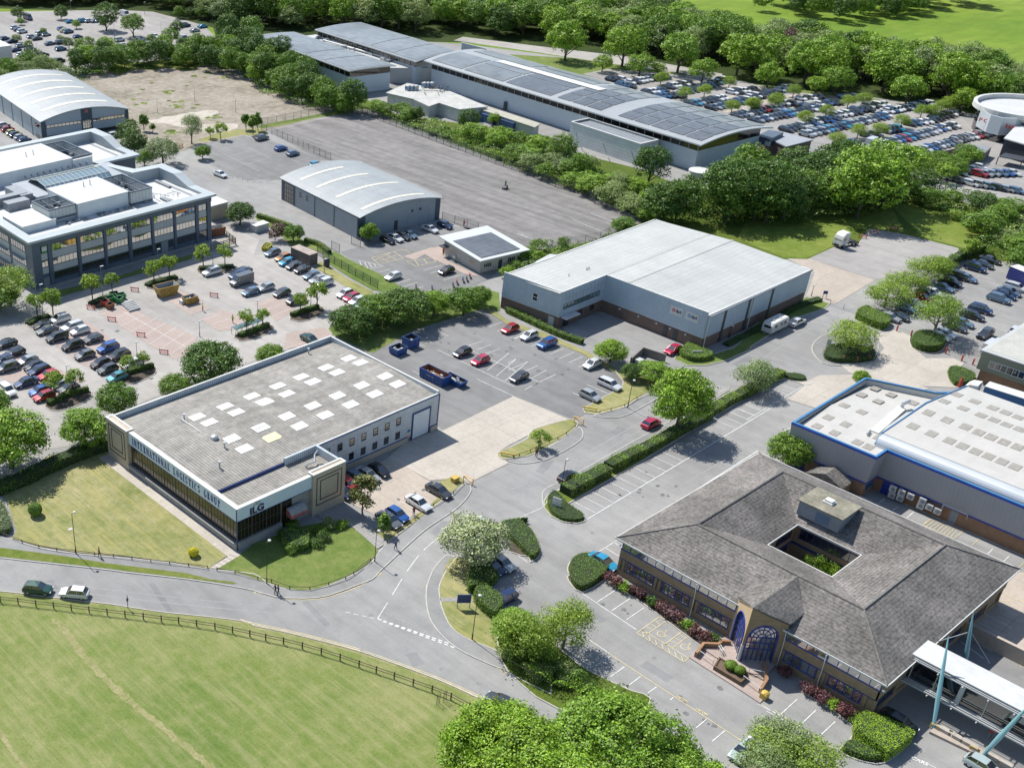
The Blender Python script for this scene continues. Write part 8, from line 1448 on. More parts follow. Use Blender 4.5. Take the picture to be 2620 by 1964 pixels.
FARROWS=[(20,830,640,925,645,3),(20,915,685,990,695,3),(20,990,665,1270,615,9),(20,1120,742,1260,728,5),(20,1295,700,1465,672,6),(20,1410,740,1540,715,4),(20,1580,705,1750,640,7),(20,1235,775,1400,770,5),(20,1480,838,1740,790,8),(20,1640,870,1940,805,9),(20,1810,745,1990,720,6),(20,1960,785,2110,755,4),(20,1850,930,2010,905,5),(30,30,780,210,755,5),(30,240,725,330,700,3),(30,70,890,245,875,5),(30,30,975,530,870,15),(30,270,835,340,840,2),(30,410,795,570,780,5),(30,440,850,520,870,2),(30,550,840,700,825,5),(30,760,785,850,780,3),(30,290,1045,500,1000,6),(30,530,980,680,965,4),(30,690,930,860,905,5),(30,850,890,950,885,3),(30,450,1085,1100,930,20),(30,950,858,1080,840,4),(30,720,1165,830,1150,3),(30,940,1090,1010,1085,2),(30,1080,1055,1190,1040,4),(30,1110,895,1460,835,12),(30,1290,1000,1470,970,5),(30,1490,955,1660,910,6),(30,1060,1165,1640,1010,17),(30,1420,1205,1660,1135,8),(30,1680,1125,1860,1085,6),(30,1290,1270,1410,1265,4),(30,1130,1310,1210,1330,2),(30,1440,1395,1700,1460,6),(30,1780,1480,2150,1540,6),(30,1490,1350,1640,1355,3),(30,1680,1395,1860,1350,4),(30,1850,1405,2120,1395,6)]
spots=[]
for r_,(k,u0,v0,u1,v1,n)in enumerate(FARROWS):
 for i in range(n):
  t=i/max(1,n-1);u=u0+(u1-u0)*t;v=v0+(v1-v0)*t;x,y=g1(k,u,v,.7)
  if k==30 and v>1330:x+=0
  spots.append((x,y,rr.choice(('hatch','hatch','saloon','suv','estate')),rr.choice(WHT),r_,i,n))
TLROWS=[(0,120,222),(0,150,237),(0,178,255),(0,255,295),(0,300,310),(0,328,272),(0,372,278),(0,405,350),(0,490,342),(0,500,232),(0,522,245),(0,552,255),(0,630,297),(0,570,172),(0,668,168),(0,718,168),(0,770,168),(0,802,165),(0,165,370),(0,128,403),(0,242,400),(0,170,440),(0,350,440),(0,490,395),(0,40,310),(0,100,332),(0,480,490),(0,1135,312),(0,1255,292),(0,965,322),(0,995,365),(0,1640,212),(0,1500,205),(0,1590,300),(0,1575,245),(0,1215,355),(0,1270,362)]
TLC=['white','navy','white','silver','darkgrey','white','silver','bluegrey','darkgrey','blue','yellow','bluegrey','navy','cyan','cyan','white','silver','white','silver','navy','darkgrey','white','black','bluegrey','navy','navy','darkgrey','silver','white','white','white','cyan','navy','black','silver','silver','silver']
kc={}
for i,(k,u,v)in enumerate(TLROWS):
 c=TLC[i];x,y=g1(k,u,v,.7);q=sum(1 for j,s in enumerate(TLROWS)if TLC[j]==c and s[1]<u)
 car(('hatch','saloon','suv')[i%3],c,x,y,HDG['X']if i not in(27,28)else HDG['y'],'%s car, %s of that colour from left in the top-left car park'%(NAMES.get(c,c),ordn(q)),1,'cars in the retail car park')
for k,u,v,col,lab in((0,1475,310,'white','white van in the retail car park at top left'),(0,1010,112,'white','long white vehicle behind trees at the far top-left road'),(30,985,1145,'white','white van in the far car park above the wood'),(30,480,850,'white','white van among cars in the far car park middle'),(0,225,140,'navy','purple and white small van on the retail park road')):x,y=g1(k,u,v,1.1);car('van',col,x,y,HDG['X']if k else HDG['y'],lab,1)
room=299-NCAR[0];spots.sort(key=lambda s:math.hypot(s[0],s[1]));near,far=spots[:room],spots[room:]
for j,(x,y,kind,col,r_,i,n)in enumerate(near):
 rk=HDG['y']if FARROWS[r_][0]==20 or FARROWS[r_][2]<1340 else HDG['Y']
 yd='showroom yard' if FARROWS[r_][0]==30 and FARROWS[r_][2]>1340 else 'far car park'
 car(kind,col,x,y,HDG['y']+.05*math.sin(j),'%s %s, %s in the %s-counted row of the %s'%(NAMES.get(col,col),{'hatch':'hatchback','suv':'SUV'}.get(kind,kind),ordn(i),ordn(r_),yd),1,'cars in the '+yd)
if far:
 b=MB()
 fm=[newmat('far car '+c)[0]for c in('light','dark','blue')]
 for m_,c in zip(fm,((.6,.61,.62),(.04,.043,.05),(.05,.12,.24))):m_.node_tree.nodes['Principled BSDF'].inputs['Base Color'].default_value=C4(c);m_.node_tree.nodes['Principled BSDF'].inputs['Roughness'].default_value=.3
 for x,y,kind,col,*_ in far:
  me=car_meshes(kind,1);off_=len(b.v);cs,sn=math.cos(-math.pi/2),math.sin(-math.pi/2);mi=0 if sum(PC[col])>.8 else(2 if PC[col][2]>.08 and PC[col][0]<.1 else 1)
  b.v+=[(x+p.co.x*cs-p.co.y*sn,y+p.co.x*sn+p.co.y*cs,p.co.z+.08)for p in me.vertices]
  for f in me.polygons:b.f.append(tuple(off_+i for i in f.vertices));b.m.append((mi,3,4)[f.material_index])
 o=b.build('parked_cars',fm+[CG,TYRE]);o['kind']='stuff'
print('CARS',NCAR[0],len(far))
# ================================================================ street furniture, skips, people
def htop(k,u,v,xy):
 lo,hi=0.0,30.0
 ox,oy,s=ORG[k];b=(oy+v*s-CY)/FOC
 d=math.hypot(*xy);f=xy[0]*_fw[0]+xy[1]*_fw[1]
 return CAMH+f*(-math.sin(PIT)-b*math.cos(PIT))/(math.cos(PIT)-b*math.sin(PIT))
LAMPM={}
def lamp(k,u,v,vt,label,style=0,arm=0.0):
 xy=g1(k,u,v);h=max(2.5,min(11,htop(k,u,vt,xy)));t=thing('street_lamp' if style==0 else 'lamp_post',label,'street lamp',(*xy,0),arm,'street lamps' if style==0 else 'car park lamps');m=K_BLACK if style==0 else K_GREYM
 b=MB();b.path([(0,0,0),(0,0,1.0),(0,0,1.05),(0,0,h-.2)],[.10,.10,.06,.045],6);b.path([(0,0,h-.22),(0,.0,h-.1),(.25,0,h-.02)],[.045,.045,.04],5);part('pole',b.mesh('pole',[m]),t)
 b=MB()
 if style==0:b.ball((.45,0,h),.26,0,8,5,.55)
 else:b.box(-.1,-.16,h-.04,.65,.16,h+.08)
 part('lantern',b.mesh('lantern',[K_WHITE if style==0 else K_PANEL]),t)
for a in((2,615,1410,1082,'black lamp post at the pavement beside the big lawn'),(13,103,92,-250,'lamp post by the pavement corner of the green lawn'),(12,975,1475,1232,'lamp post at the end of the pink entrance path'),(13,1762,545,195,'tall lamp post near the notice board and clipped hedges'),(22,965,235,15,'lamp post on the grass verge of the outlined lot'),(22,432,862,655,'lamp post beside the black car on the road'),(23,1868,1565,1345,'lamp post standing over the pale green-silver car'),(21,1785,1215,1160,'small lamp post at the depot side wall'),(33,1300,1500,1290,'lamp post at the hedge by the footbridge kerb'))[:8]:lamp(*a)
for a in((1,350,1035,785,'grey lamp post between the two corner young trees'),(1,833,885,638,'grey lamp post behind the green skips'),(1,1285,720,500,'grey lamp post between the paired young trees'),(1,1722,640,430,'grey lamp post by the white SUV and young trees'),(1,2082,1115,915,'grey lamp post over the glass-roofed bed'),(1,1615,1205,1080,'grey lamp post behind the dense dark round tree'),(1,1115,1475,1250,'grey lamp post over the hedged bed by the teal car'),(1,545,1545,1440,'grey lamp post left of the lowest hedged bed'),(11,458,965,770,'grey lamp post on the hedged island below the dark cars'),(11,1055,345,240,'lamp post left in front of the arched hall end'),(11,1238,340,195,'lamp post middle in front of the arched hall end'),(11,1405,300,158,'lamp post right in front of the arched hall end'),(11,567,690,580,'short grey post lamp on the bank by the mesh fence'),(0,575,90,10,'far lamp post at the wood edge, left'),(0,1170,120,20,'far lamp post at the wood edge, middle'),(0,1717,165,50,'far lamp post at the wood edge, right'),(0,925,300,195,'lamp post by the big tree in the retail car park'),(0,1305,300,185,'lamp post right of the tall tree in the retail car park'),(0,298,425,350,'lamp post left in the retail car park'),(0,148,150,50,'lamp post on the retail park road'),(0,1575,820,705,'lone lamp post on the bare earth, middle'),(0,1273,915,800,'lone lamp post on the bare earth, left'),(0,1905,912,800,'lone lamp post on the bare earth, right'),(31,490,880,820,'lamp post at the depot\'s far corner')):lamp(*a,style=1)
WOODM=M('weathered timber',(.10,.075,.05),.9,.3,3);MESH=newmat('wire mesh')
def meshmat(name,col,a):
 m,nt,p=newmat(name);p.inputs['Base Color'].default_value=C4(col);p.inputs['Roughness'].default_value=.6;tr=nd(nt,'ShaderNodeBsdfTransparent');mx=nd(nt,'ShaderNodeMixShader');mx.inputs[0].default_value=a
 nt.links.new(tr.outputs[0],mx.inputs[1]);nt.links.new(p.outputs[0],mx.inputs[2]);nt.links.new(mx.outputs[0],nt.nodes['Material Output'].inputs[0]);return m
MS_DK=meshmat('dark wire mesh',(.03,.04,.045),.42);MS_GN=meshmat('green wire mesh',(.02,.07,.04),.4);MS_GY=meshmat('grey wire mesh',(.15,.15,.15),.22)
def fence(pts,h,label,mat=WOODM,rails=(.95,.55),pw=.13,rw=.05,mesh=None,cat='fence',name='fence',step=None,z=0.0):
 if step:
  out=[]
  for i in range(len(pts)-1):
   L=math.dist(pts[i],pts[i+1]);n=max(1,round(L/step));out+=[(pts[i][0]+(pts[i+1][0]-pts[i][0])*j/n,pts[i][1]+(pts[i+1][1]-pts[i][1])*j/n)for j in range(n)]
  pts=out+[pts[-1]]
 t=thing(name,label,cat,(*pts[0],z));pb=MB();pb.box(-pw/2,-pw/2,0,pw/2,pw/2,h);me=pb.mesh('post',[mat])
 for p in pts[:99]:part('post',me,t,(p[0]-pts[0][0],p[1]-pts[0][1],0))
 for r in rails:
  b=MB()
  for i in range(len(pts)-1):b.path([(pts[i][0],pts[i][1],z+r),(pts[i+1][0],pts[i+1][1],z+r)],[rw,rw],4)
  b.build('rail',mat,t)
 if mesh:
  b=MB()
  for i in range(len(pts)-1):b.quad((*pts[i],z+.05),(*pts[i+1],z+.05),(*pts[i+1],z+h-.05),(*pts[i],z+h-.05))
  b.build('wire_mesh',mesh,t)
 return t
fence(g(3,-280,205,-140,222,5,240,148,255,292,275,435,290,578,308,722,325,868,343,1012,360,1160,378,1305,398,1445,412,1590,435,1738,458,1880,488,2020,518,2148,548)+g(13,238,578,390,615,543,660,695,708,848,762,987,810,1132,858,1285,912,1438,965,1590,1025,1740,1105,1888,1165,2040,1240,2200,1310),1.15,'long timber post-and-rail fence round the park field',name='timber_fence')
fence(g(2,-100,1230,20,1265,180,1325,315,1365,460,1390,610,1408,765,1425,918,1440,1067,1460,1220,1480,1372,1498,1525,1515,1680,1535),.55,'low timber rail between big lawn and pavement',rails=(.45,),pw=.1,name='low_rail',z=.11)
fence(g(2,1755,1550,1900,1572)+g(13,30,62,140,82,288,138,450,142,602,105,740,60,805,20)+g(12,940,1475),.55,'low timber rail round the green corner lawn',rails=(.45,),pw=.1,name='low_rail',z=.11)
fence(g(12,1075,1325,1160,1250,1240,1190,1300,1140,1375,1080,1450,1030,1535,980,1610,930,1690,850),.55,'low timber rail along the warehouse car park verge',rails=(.45,),pw=.1,name='low_rail',z=.12)
fence(g(22,40,640,90,625,180,590,260,550,330,515,400,490,470,450,540,390),.5,'low rail along the grass island by the concrete entrance',rails=(.4,),pw=.1,name='low_rail',z=.12);fence(g(22,740,278,830,255,940,225,1040,165,1200,90),.5,'low rail along the verge of the outlined lot',rails=(.4,),pw=.1,name='low_rail',z=.12)
fence(g(10,795,885,1000,970,1300,1085,1650,1215,2212,1420)+g(20,380,1515,600,1580)+g(21,700,135,1050,215),2.4,'dark mesh fence between tarmac yard and scrub',K_DARK,(2.35,),.1,.04,MS_DK,name='mesh_fence',step=3.0)
fence(g(10,620,1300,440,1220,230,1120,60,1055),2.2,'grey mesh fence on the left of the tarmac yard',K_GREYM,(2.1,),.09,.03,MS_GY,name='mesh_fence',step=3.0);fence(g(10,40,1020,320,965,560,915,795,880),2.2,'grey mesh fence between tarmac yard and bare earth',K_GREYM,(2.1,),.08,.03,MS_GY,name='mesh_fence',step=3.0)
fence(g(11,510,545,650,625,820,720,1000,820),2.0,'green mesh fence on the grass bank',M('green fence post',(.03,.10,.06),.5,.1,2),(1.95,1.0),.09,.035,MS_GN,name='mesh_fence',step=2.6)
fence(g(21,500,470,620,450,740,425,810,385),2.2,'grey mesh fence at the depot\'s back corner',K_GREYM,(2.1,),.08,.03,MS_GY,name='mesh_fence',step=3.0);fence(g(11,1520,260,1620,290,1720,320,1810,350),2.1,'grey metal gates right of the arched hall',K_GREYM,(2.0,.2),.09,.04,MS_GY,name='gate',cat='gate',step=3.2)
fence(g(11,785,455,860,480),2.2,'grey mesh gate at the arched hall\'s near corner',K_GREYM,(2.1,.2),.09,.04,MS_GY,name='gate',cat='gate');fence(g(11,625,500,690,530),2.2,'grey mesh gate across the drive beside the bank',K_GREYM,(2.1,.2),.09,.04,MS_GY,name='gate',cat='gate')
fence(g(31,640,950,750,985,870,1030),1.1,'grey steel field gate across the yard road',K_STEEL,(1.0,.6,.25),.09,.04,name='gate',cat='gate');fence(g(0,1700,1330,1780,1390,1880,1440,2000,1475,2160,1475),.5,'low white hooped rail round the hatched lot',K_WHITE,(.45,),.06,.03,name='low_rail',step=1.6)
RP=((31,745,1410),(31,855,1415),(31,948,1405),(31,975,1320),(31,1180,1160),(31,1295,1200),(31,1575,1340),(31,1705,1400),(31,1795,1430),(31,1865,1380))
for i,(k,u,v)in enumerate(RP):x,y=g1(k,u,v);o=MB().tube((x,y,0),(x,y,1.2),.16,.16,8).tube((x,y,1.2),(x,y,1.3),.18,.1,8).build('bollard',K_RED,org=(x,y,0));tag(o,'red bollard, %s from the left round the pale entrance road'%ordn(sorted(a[1]for a in RP).index(u)),'bollard','red bollards at the entrance road')
for i,(k,u,v,lab)in enumerate(((1,735,985,'at the left end of the pipes'),(1,905,1080,'left of three along the empty bays'),(1,1140,1205,'middle of three along the empty bays'),(1,1325,1345,'lowest of three along the empty bays'),(1,1090,840,'between green skips and yellow skip'),(1,1730,885,'alone right of the small yellow skip'),(0,1465,1198,'at the gate of the bare earth'),(31,1000,372,'second from the right behind the tractor unit'),(31,905,412,'third from the right behind the tractor unit'),(31,1155,348,'rightmost in the tree shade of the grey yard'))):
 x,y=g1(k,u,v);t=thing('barrier','red and white road barrier '+lab,'barrier',(x,y,.08),R(-55 if k else 20),'red barriers');b=MB();b.box(-1.0,-.04,.62,1.0,.04,.86);b.box(-1.0,-.04,.2,1.0,.04,.32);part('rail',b.mesh('rail',[K_RED]),t);b=MB()
 b.box(-.9,-.055,.62,.9,-.051,.88)if 0 else[b.box(-.85+j*.6,-.046,.66,-.55+j*.6,.046,.82)for j in range(3)];part('reflector',b.mesh('reflector',[K_WHITE]),t)
 for s_ in(-.8,.8):b=MB();b.box(s_-.04,-.3,0,s_+.04,.3,.06).box(s_-.04,-.04,.06,s_+.04,.04,1.0);part('leg',b.mesh('leg',[K_RED]),t)
def skip(x,y,rz,L,W,h,mat,label,inner,slope=.25,name='skip',fill=None,z=.08):
 t=thing(name,label,'skip',(x,y,z),rz);b=MB();o=.12;l0=L/2;l1=L/2-slope*h
 A=[(-l1,-W/2,.1),(l1,-W/2,.1),(l1,W/2,.1),(-l1,W/2,.1)];B=[(-l0,-W/2-.02,h),(l0,-W/2-.02,h),(l0,W/2+.02,h),(-l0,W/2+.02,h)];Ci=[(p[0]*(1-o/l0),p[1]*(1-2*o/W),h)for p in B];Di=[(p[0]*.95,p[1]*.93,h*.45)for p in A]
 b.add(A+B,[(i,(i+1)%4,4+(i+1)%4,4+i)for i in range(4)]+[(3,2,1,0)]);b.add(B+Ci,[(i,(i+1)%4,4+(i+1)%4,4+i)for i in range(4)])
 n=int(L/.9)
 for i in range(n+1):
  x_=-l1+.1+(2*l1-.2)*i/n
  for s_ in(-1,1):b.box(x_-.05,s_*W/2-.07,.15,x_+.05,s_*W/2+.07,h-.02)
 part('body',b.mesh('body',[mat]),t);c=MB();c.add(Ci+Di,[((i+1)%4,i,4+i,4+(i+1)%4)for i in range(4)]+[(4,5,6,7)]);part('inside',c.mesh('inside',[inner]),t)
 r=random.Random(int(x));f=MB()
 for i in range(int(L*W*1.3)):q=(r.uniform(-l1*.8,l1*.7),r.uniform(-W*.38,W*.3));s_=r.uniform(.2,.6);f.box(q[0],q[1],h*.45,q[0]+s_,q[1]+s_*.7,h*.45+r.uniform(.1,.45),r.choice((0,1,1,2)))
 part('rubbish',f.mesh('rubbish',[M('old timber',(.2,.14,.09),.9,.3,3),K_PANEL,K_GREYM]),t);return t
SK_B=M('blue skip steel',(.02,.07,.24),.5,.2,1.5);SK_Y=M('yellow skip steel',(.34,.22,.05),.7,.35,1.5);RUST=M('rusty steel',(.22,.09,.045),.85,.3,2);SK_G=M('green bin',(.03,.20,.06),.5,.2,2)
x,y=g1(12,230,-5,.6)if 0 else g1(11,1465,1520,1.0);t=skip(x,y,R(-90),6.0,2.4,1.9,SK_B,'long open blue skip with rusty inside behind the warehouse',RUST,.08)
x2,y2=g1(12,870,40,1.2);lt=put_text('lettering','CROWN',.5,K_WHITE,frame((x-1.235,y+.2,1.2),(0,-1,0),(0,0,1)),None,.01);lt.parent=t;lt.matrix_parent_inverse=Matrix.Identity(4);lt.data.transform(Matrix.Rotation(R(90),4,'Z')@Matrix.Translation((-x,-y,-.08)))
x,y=g1(11,1625,1555,.7);skip(x,y,R(-90),4.6,2.0,1.1,SK_B,'lower blue skip right beside the long open one',K_DARK,.3)
x,y=g1(11,1267,1245,1.0);skip(x,y,0,2.6,2.4,2.0,SK_B,'square blue bin at the corner of the outlined lot, right of two',K_DARK,.05,'bin');x,y=g1(11,1165,1310,.8);skip(x,y,0,2.9,2.3,1.4,SK_B,'lower blue bin at the corner of the lot, left of two',K_DARK,.15,'bin')
x,y=g1(1,1345,830,1.0);skip(x,y,R(-6),5.2,2.6,2.2,SK_Y,'large yellow skip in the middle of the office car park',K_GREYM,.35);x,y=g1(1,1535,905,.8);skip(x,y,R(-4),3.2,1.8,1.5,SK_Y,'small yellow skip beside the hi-vis worker',K_GREYM,.3)
for i,(u,v,L,mt_,lab)in enumerate(((920,870,1.9,SK_G,'upper green bin in the waste heap'),(975,880,2.0,SK_G,'right green bin in the waste heap'),(890,905,2.0,SK_G,'dark filled green bin in the waste heap'),(850,935,1.6,K_RED,'red crate bin in the waste heap'),(890,960,1.5,RUST,'brown crate bin in front of the waste heap'),(965,910,1.7,SK_G,'green bin nearest the white pipes'))):x,y=g1(1,u,v,.5);skip(x,y,R(-20+i*9),L,1.3,1.1,mt_,lab,K_DARK,.1,'bin')
for i in range(5):p,q=g1(1,985+i*14,945+i*13,.3),g1(1,1075+i*14,915+i*14,.3);o=MB().tube((*p,.32),(*q,.32),.26,.26,10).build('wrapped_roll',K_WHITE,org=(*p,0));tag(o,'white wrapped roll lying by the green bins, %s from the top'%ordn(i),'roll','white rolls in the car park')
x,y=g1(1,1475,925,.4);o=MB().box(x-.5,y-.5,.08,x+.5,y+.5,.9).build('bulk_bag',K_WHITE,org=(x,y,0));tag(o,'white bulk bag left of the small yellow skip','bag');x,y=g1(1,1590,900,.4);o=MB().box(x-.4,y-.4,.08,x+.4,y+.4,.6).box(x-.3,y-.3,.6,x+.2,y+.3,.9,1).build('crate',[K_RED,K_WHITE],org=(x,y,0));tag(o,'red crate right of the small yellow skip','crate')
x,y=g1(1,1740,345,1.2);skip(x,y,R(-12),4.6,2.4,2.0,RUST,'rusty skip full of white bags by the office corner',K_PANEL,.1)
p=g(1,1720,480)[0];fence([(p[0]-2,p[1]-2),(p[0]+5,p[1]-2.4),(p[0]+6,p[1]+2.5)],1.8,'brown timber bin-store screen at the office corner',WOODM,(1.7,1.3,.9,.5),.12,.09,name='screen_fence',step=2)
q=g(11,320,600)[0];c0=g1(11,340,600,1.5);t=thing('storage_container','brown steel storage container with pale roof beside parked cars','container',(*g1(11,405,545,1.4),0),R(-90)+.02);b=MB();b.box(-3.2,-1.25,0,3.2,1.25,2.6);part('body',b.mesh('body',[M('brown container steel',(.13,.11,.095),.7,.2,1,space='object')]),t);b=MB();b.box(-3.25,-1.3,2.6,3.25,1.3,2.68);part('roof',b.mesh('roof',[M('dusty container roof',(.33,.28,.24),.9,.2,1)]),t)
x,y=g1(11,45,320,.8);o=MB().box(x-2,y-1.1,0,x+2,y+1.1,1.7).box(x-2.1,y-1.2,1.7,x+2.1,y+1.2,1.8,1).build('generator',[K_PANEL,K_WHITE],org=(x,y,0));tag(o,'white generator box beside the tree above the copper shrub','generator')
x,y=g1(11,587,605,1.0);o=MB().box(x-.5,y-.5,0,x+.5,y+.5,2.0).build('electrical_cabinet',K_DARK,org=(x,y,0));tag(o,'dark green cabinet beside the container on the bank','cabinet')
b=MB();q=[g1(1,1890,1175,.5),g1(1,2110,1095,.5)];ang=math.atan2(q[1][1]-q[0][1],q[1][0]-q[0][0]);t=thing('cycle_shelter','long low glass-roofed shelter in the hedged bed','shelter',(*q[0],0),ang);Lc=math.dist(*q);b.add([(0,-.7,1.3),(Lc,-.7,1.3),(Lc,.7,1.6),(0,.7,1.6)],[(0,1,2,3)]);part('roof',b.mesh('roof',[GL_SK]),t);b=MB();[b.box(i*Lc/5-.04,-.7,0,i*Lc/5+.04,-.62,1.3).box(i*Lc/5-.04,.62,0,i*Lc/5+.04,.7,1.6)for i in range(6)];part('frame',b.mesh('frame',[K_STEEL]),t)
def wheels(t,lst,r=.45,w=.28):
 b=MB();b.tube((0,-w/2,0),(0,w/2,0),r,r,14);m=b.mesh('wheel',[TYRE]);b=MB();b.tube((0,-w/2-.01,0),(0,w/2+.01,0),r*.5,r*.5,8);m2=b.mesh('rim',[RIM])
 for p in lst:part('rim',m2,part('wheel',m,t,p))
def loft(b,secs,m=0):
 "secs: list of rings with equal counts"
 n=len(secs[0]);vs=[p for s in secs for p in s];fs=[(i*n+j,i*n+(j+1)%n,(i+1)*n+(j+1)%n,(i+1)*n+j)for i in range(len(secs)-1)for j in range(n)]+[tuple(range(n))[::-1],tuple((len(secs)-1)*n+j for j in range(n))];return b.add(vs,fs,m)
x,y=g1(31,200,1110,1.2);t=thing('caravan','white touring caravan with roof vents parked beside the depot','caravan',(x,y,.02),0);b=MB()
loft(b,[[(X,-1.12,.5),(X,-1.12,a),(X,-.9,a+.12),(X,.9,a+.12),(X,1.12,a),(X,1.12,.5)]for X,a in((-3.1,1.1),(-3.0,1.9),(-2.6,2.5),(2.6,2.55),(3.0,2.2),(3.15,1.2))]);part('body',b.mesh('body',[K_WHITE]),t);b=MB();[b.box(X-.45,-1.14,1.5,X+.45,-1.11,2.05)for X in(-1.7,.2,1.7)];b.box(-3.1,-.7,1.5,-3.03,.7,1.95);part('windows',b.mesh('windows',[CG]),t);b=MB();[b.box(X-.35,-.35,2.6,X+.35,.35,2.74)for X in(-1.5,.8)];part('roof_hatch',b.mesh('roof_hatch',[K_PANEL]),t);wheels(t,[(.1,-1.0,.33),(.1,1.0,.33)],.33,.2);b=MB();b.path([(-3.0,-.5,.5),(-4.2,0,.5),(-3.0,.5,.5)],[.05]*3,5);part('drawbar',b.mesh('drawbar',[K_GREYM]),t)
def lorry_cab(t,mat,x0=0):
 b=MB();loft(b,[[(x0+X,-1.22,.9),(x0+X,-1.22,a-.2),(x0+X,-1.0,a),(x0+X,1.0,a),(x0+X,1.22,a-.2),(x0+X,1.22,.9)]for X,a in((-1.15,2.3),(-.95,3.0),(-.3,3.6),(1.0,3.75))]);part('cab',b.mesh('cab',[mat]),t);b=MB();b.add([(x0-1.17,-1.05,1.95),(x0-1.17,1.05,1.95),(x0-.97,1.0,2.85),(x0-.97,-1.0,2.85)],[(0,1,2,3)]);b.box(x0-.8,-1.24,1.9,x0+.1,1.24,2.6);part('windows',b.mesh('windows',[CG]),t);b=MB();b.box(x0-1.25,-1.2,.4,x0-1.0,1.2,1.0);part('bumper',b.mesh('bumper',[PLT]),t);b=MB();[b.box(x0-1.27,s_-.18,.75,x0-1.2,s_+.18,.95)for s_ in(-.9,.9)];part('headlights',b.mesh('headlights',[LH]),t)
x,y=g1(31,770,430,1.3);t=thing('tractor_unit','white lorry tractor unit without trailer at the edge of the grey yard','lorry',(x,y,.05),HDG['x']+math.pi+R(-12));lorry_cab(t,K_WHITE,-1.6);b=MB();b.box(-2.6,-.45,.65,3.2,.45,.95);b.box(1.0,-.6,.95,2.2,.6,1.1);part('chassis',b.mesh('chassis',[K_DARK]),t);wheels(t,[(X,s_,.5)for X in(-1.7,1.6,2.8)for s_ in(-1.05,1.05)],.5,.35)
for(ka,ua,va,kb,ub,vb,z_,lab,cab)in((32,1870,130,32,2400,300,3.6,'blue curtain-sided lorry with pale roof behind the white-roofed warehouse',True),(31,2080,700,31,2300,790,3.0,'navy curtain-sided trailer with white roof at the right edge',False)):
 p,q=g1(ka,ua,va,2.0),g1(kb,ub,vb,2.0);ang=math.atan2(q[1]-p[1],q[0]-p[0]);t=thing('lorry' if cab else 'trailer',lab,'lorry' if cab else 'trailer',(*p,.06),ang);b=MB();b.box(0,-.2,1.1,12.5,2.3,3.8);part('curtain_side',b.mesh('curtain_side',[M('lorry curtain '+('blue' if cab else 'navy'),(.03,.12,.27)if cab else(.02,.03,.16),.5,.1,.5)]),t);b=MB();b.box(-.05,-.25,3.8,12.6,2.35,3.88);part('roof',b.mesh('roof',[K_WHITE]),t);wheels(t,[(X,s_,.5)for X in(8.5,9.8,11.1)for s_ in(0,2.1)],.5,.3)
 b=MB();b.box(.2,.6,.8,12.2,1.5,1.1);part('chassis',b.mesh('chassis',[K_DARK]),t)
 if cab:b=MB();loft(b,[[(X,-.2,.8),(X,-.2,a-.2),(X,0,a),(X,2.1,a),(X,2.3,a-.2),(X,2.3,.8)]for X,a in((-3.2,2.1),(-3.0,2.8),(-2.4,3.4),(-1.0,3.6))]);part('cab',b.mesh('cab',[K_WHITE]),t);b=MB();b.add([(-3.24,0,1.8),(-3.24,2.1,1.8),(-3.04,2.1,2.7),(-3.04,0,2.7)],[(0,1,2,3)]);part('windows',b.mesh('windows',[CG]),t);wheels(t,[(-2.2,0,.5),(-2.2,2.1,.5)],.5,.3)
p=g(32,1690,60)[0];o=MB().tube((p[0],p[1],0),(p[0],p[1],.3),.5,.5,10).tube((p[0],p[1],.3),(p[0],p[1],2.0),.5,.1,10).build('parasol',K_RED,org=(*p,0));tag(o,'closed red parasol-shaped heap beside the blue lorry','parasol')
for i,(k,u,v)in enumerate(((11,1610,790),(11,1640,765),(11,1690,750),(11,1720,740),(11,1745,715),(11,1440,815),(11,1310,805))):
 x,y=g1(k,u,v,.4);t=thing('motorbike','dark motorbike, %s from the left in the bungalow car park'%ordn(sorted((1610,1640,1690,1720,1745,1440,1310)).index(u)),'motorbike',(x,y,.08),R(50),'motorbikes by the bungalow');b=MB();loft(b,[[(X,-w,z0),(X,0,z1),(X,w,z0),(X,0,z0-.15)]for X,w,z0,z1 in((-.6,.06,.7,.8),(-.2,.16,.75,1.0),(.2,.15,.7,.9),(.9,.1,.75,.85))]);part('body',b.mesh('body',[(K_DARK,K_RED,K_NAVY)[i%3]]),t)
 b=MB();b.path([(-.7,0,.3),(-.45,0,1.0)],[.05,.04],5).path([(-.45,-.35,1.05),(-.45,.35,1.05)],[.03,.03],5);part('handlebar',b.mesh('handlebar',[K_STEEL]),t)
 for X in(-.72,.72):b=MB();b.tube((X,-.06,.31),(X,.06,.31),.31,.31,12);part('wheel',b.mesh('wheel',[TYRE]),t)
def board(k,u,v,w,h0,h1,label,m,rz=R(-50),txt=None,legs=True):
 x,y=g1(k,u,v);t=thing('sign',label,'sign',(x,y,.1),rz);b=MB();b.box(-w/2,-.05,h0,w/2,.05,h1);part('board',b.mesh('board',[m]),t)
 for s_ in(-1,1):b=MB();b.box(s_*(w/2-.1)-.05,-.04,0,s_*(w/2-.1)+.05,.04,h0);part('post',b.mesh('post',[K_GREYM]),t)
 if txt:
  for i,ln in enumerate(txt):me=text_mesh(ln,(h1-h0)/(len(txt)+.6),.002,.01);me.transform(frame((0,-.06,h1-(h1-h0)*(i+.75)/(len(txt)+.5)),(1,0,0),(0,0,1)));me.materials.clear();me.materials.append(K_WHITE);me.polygons.foreach_set('material_index',[0]*len(me.polygons));part('lettering',me,t)
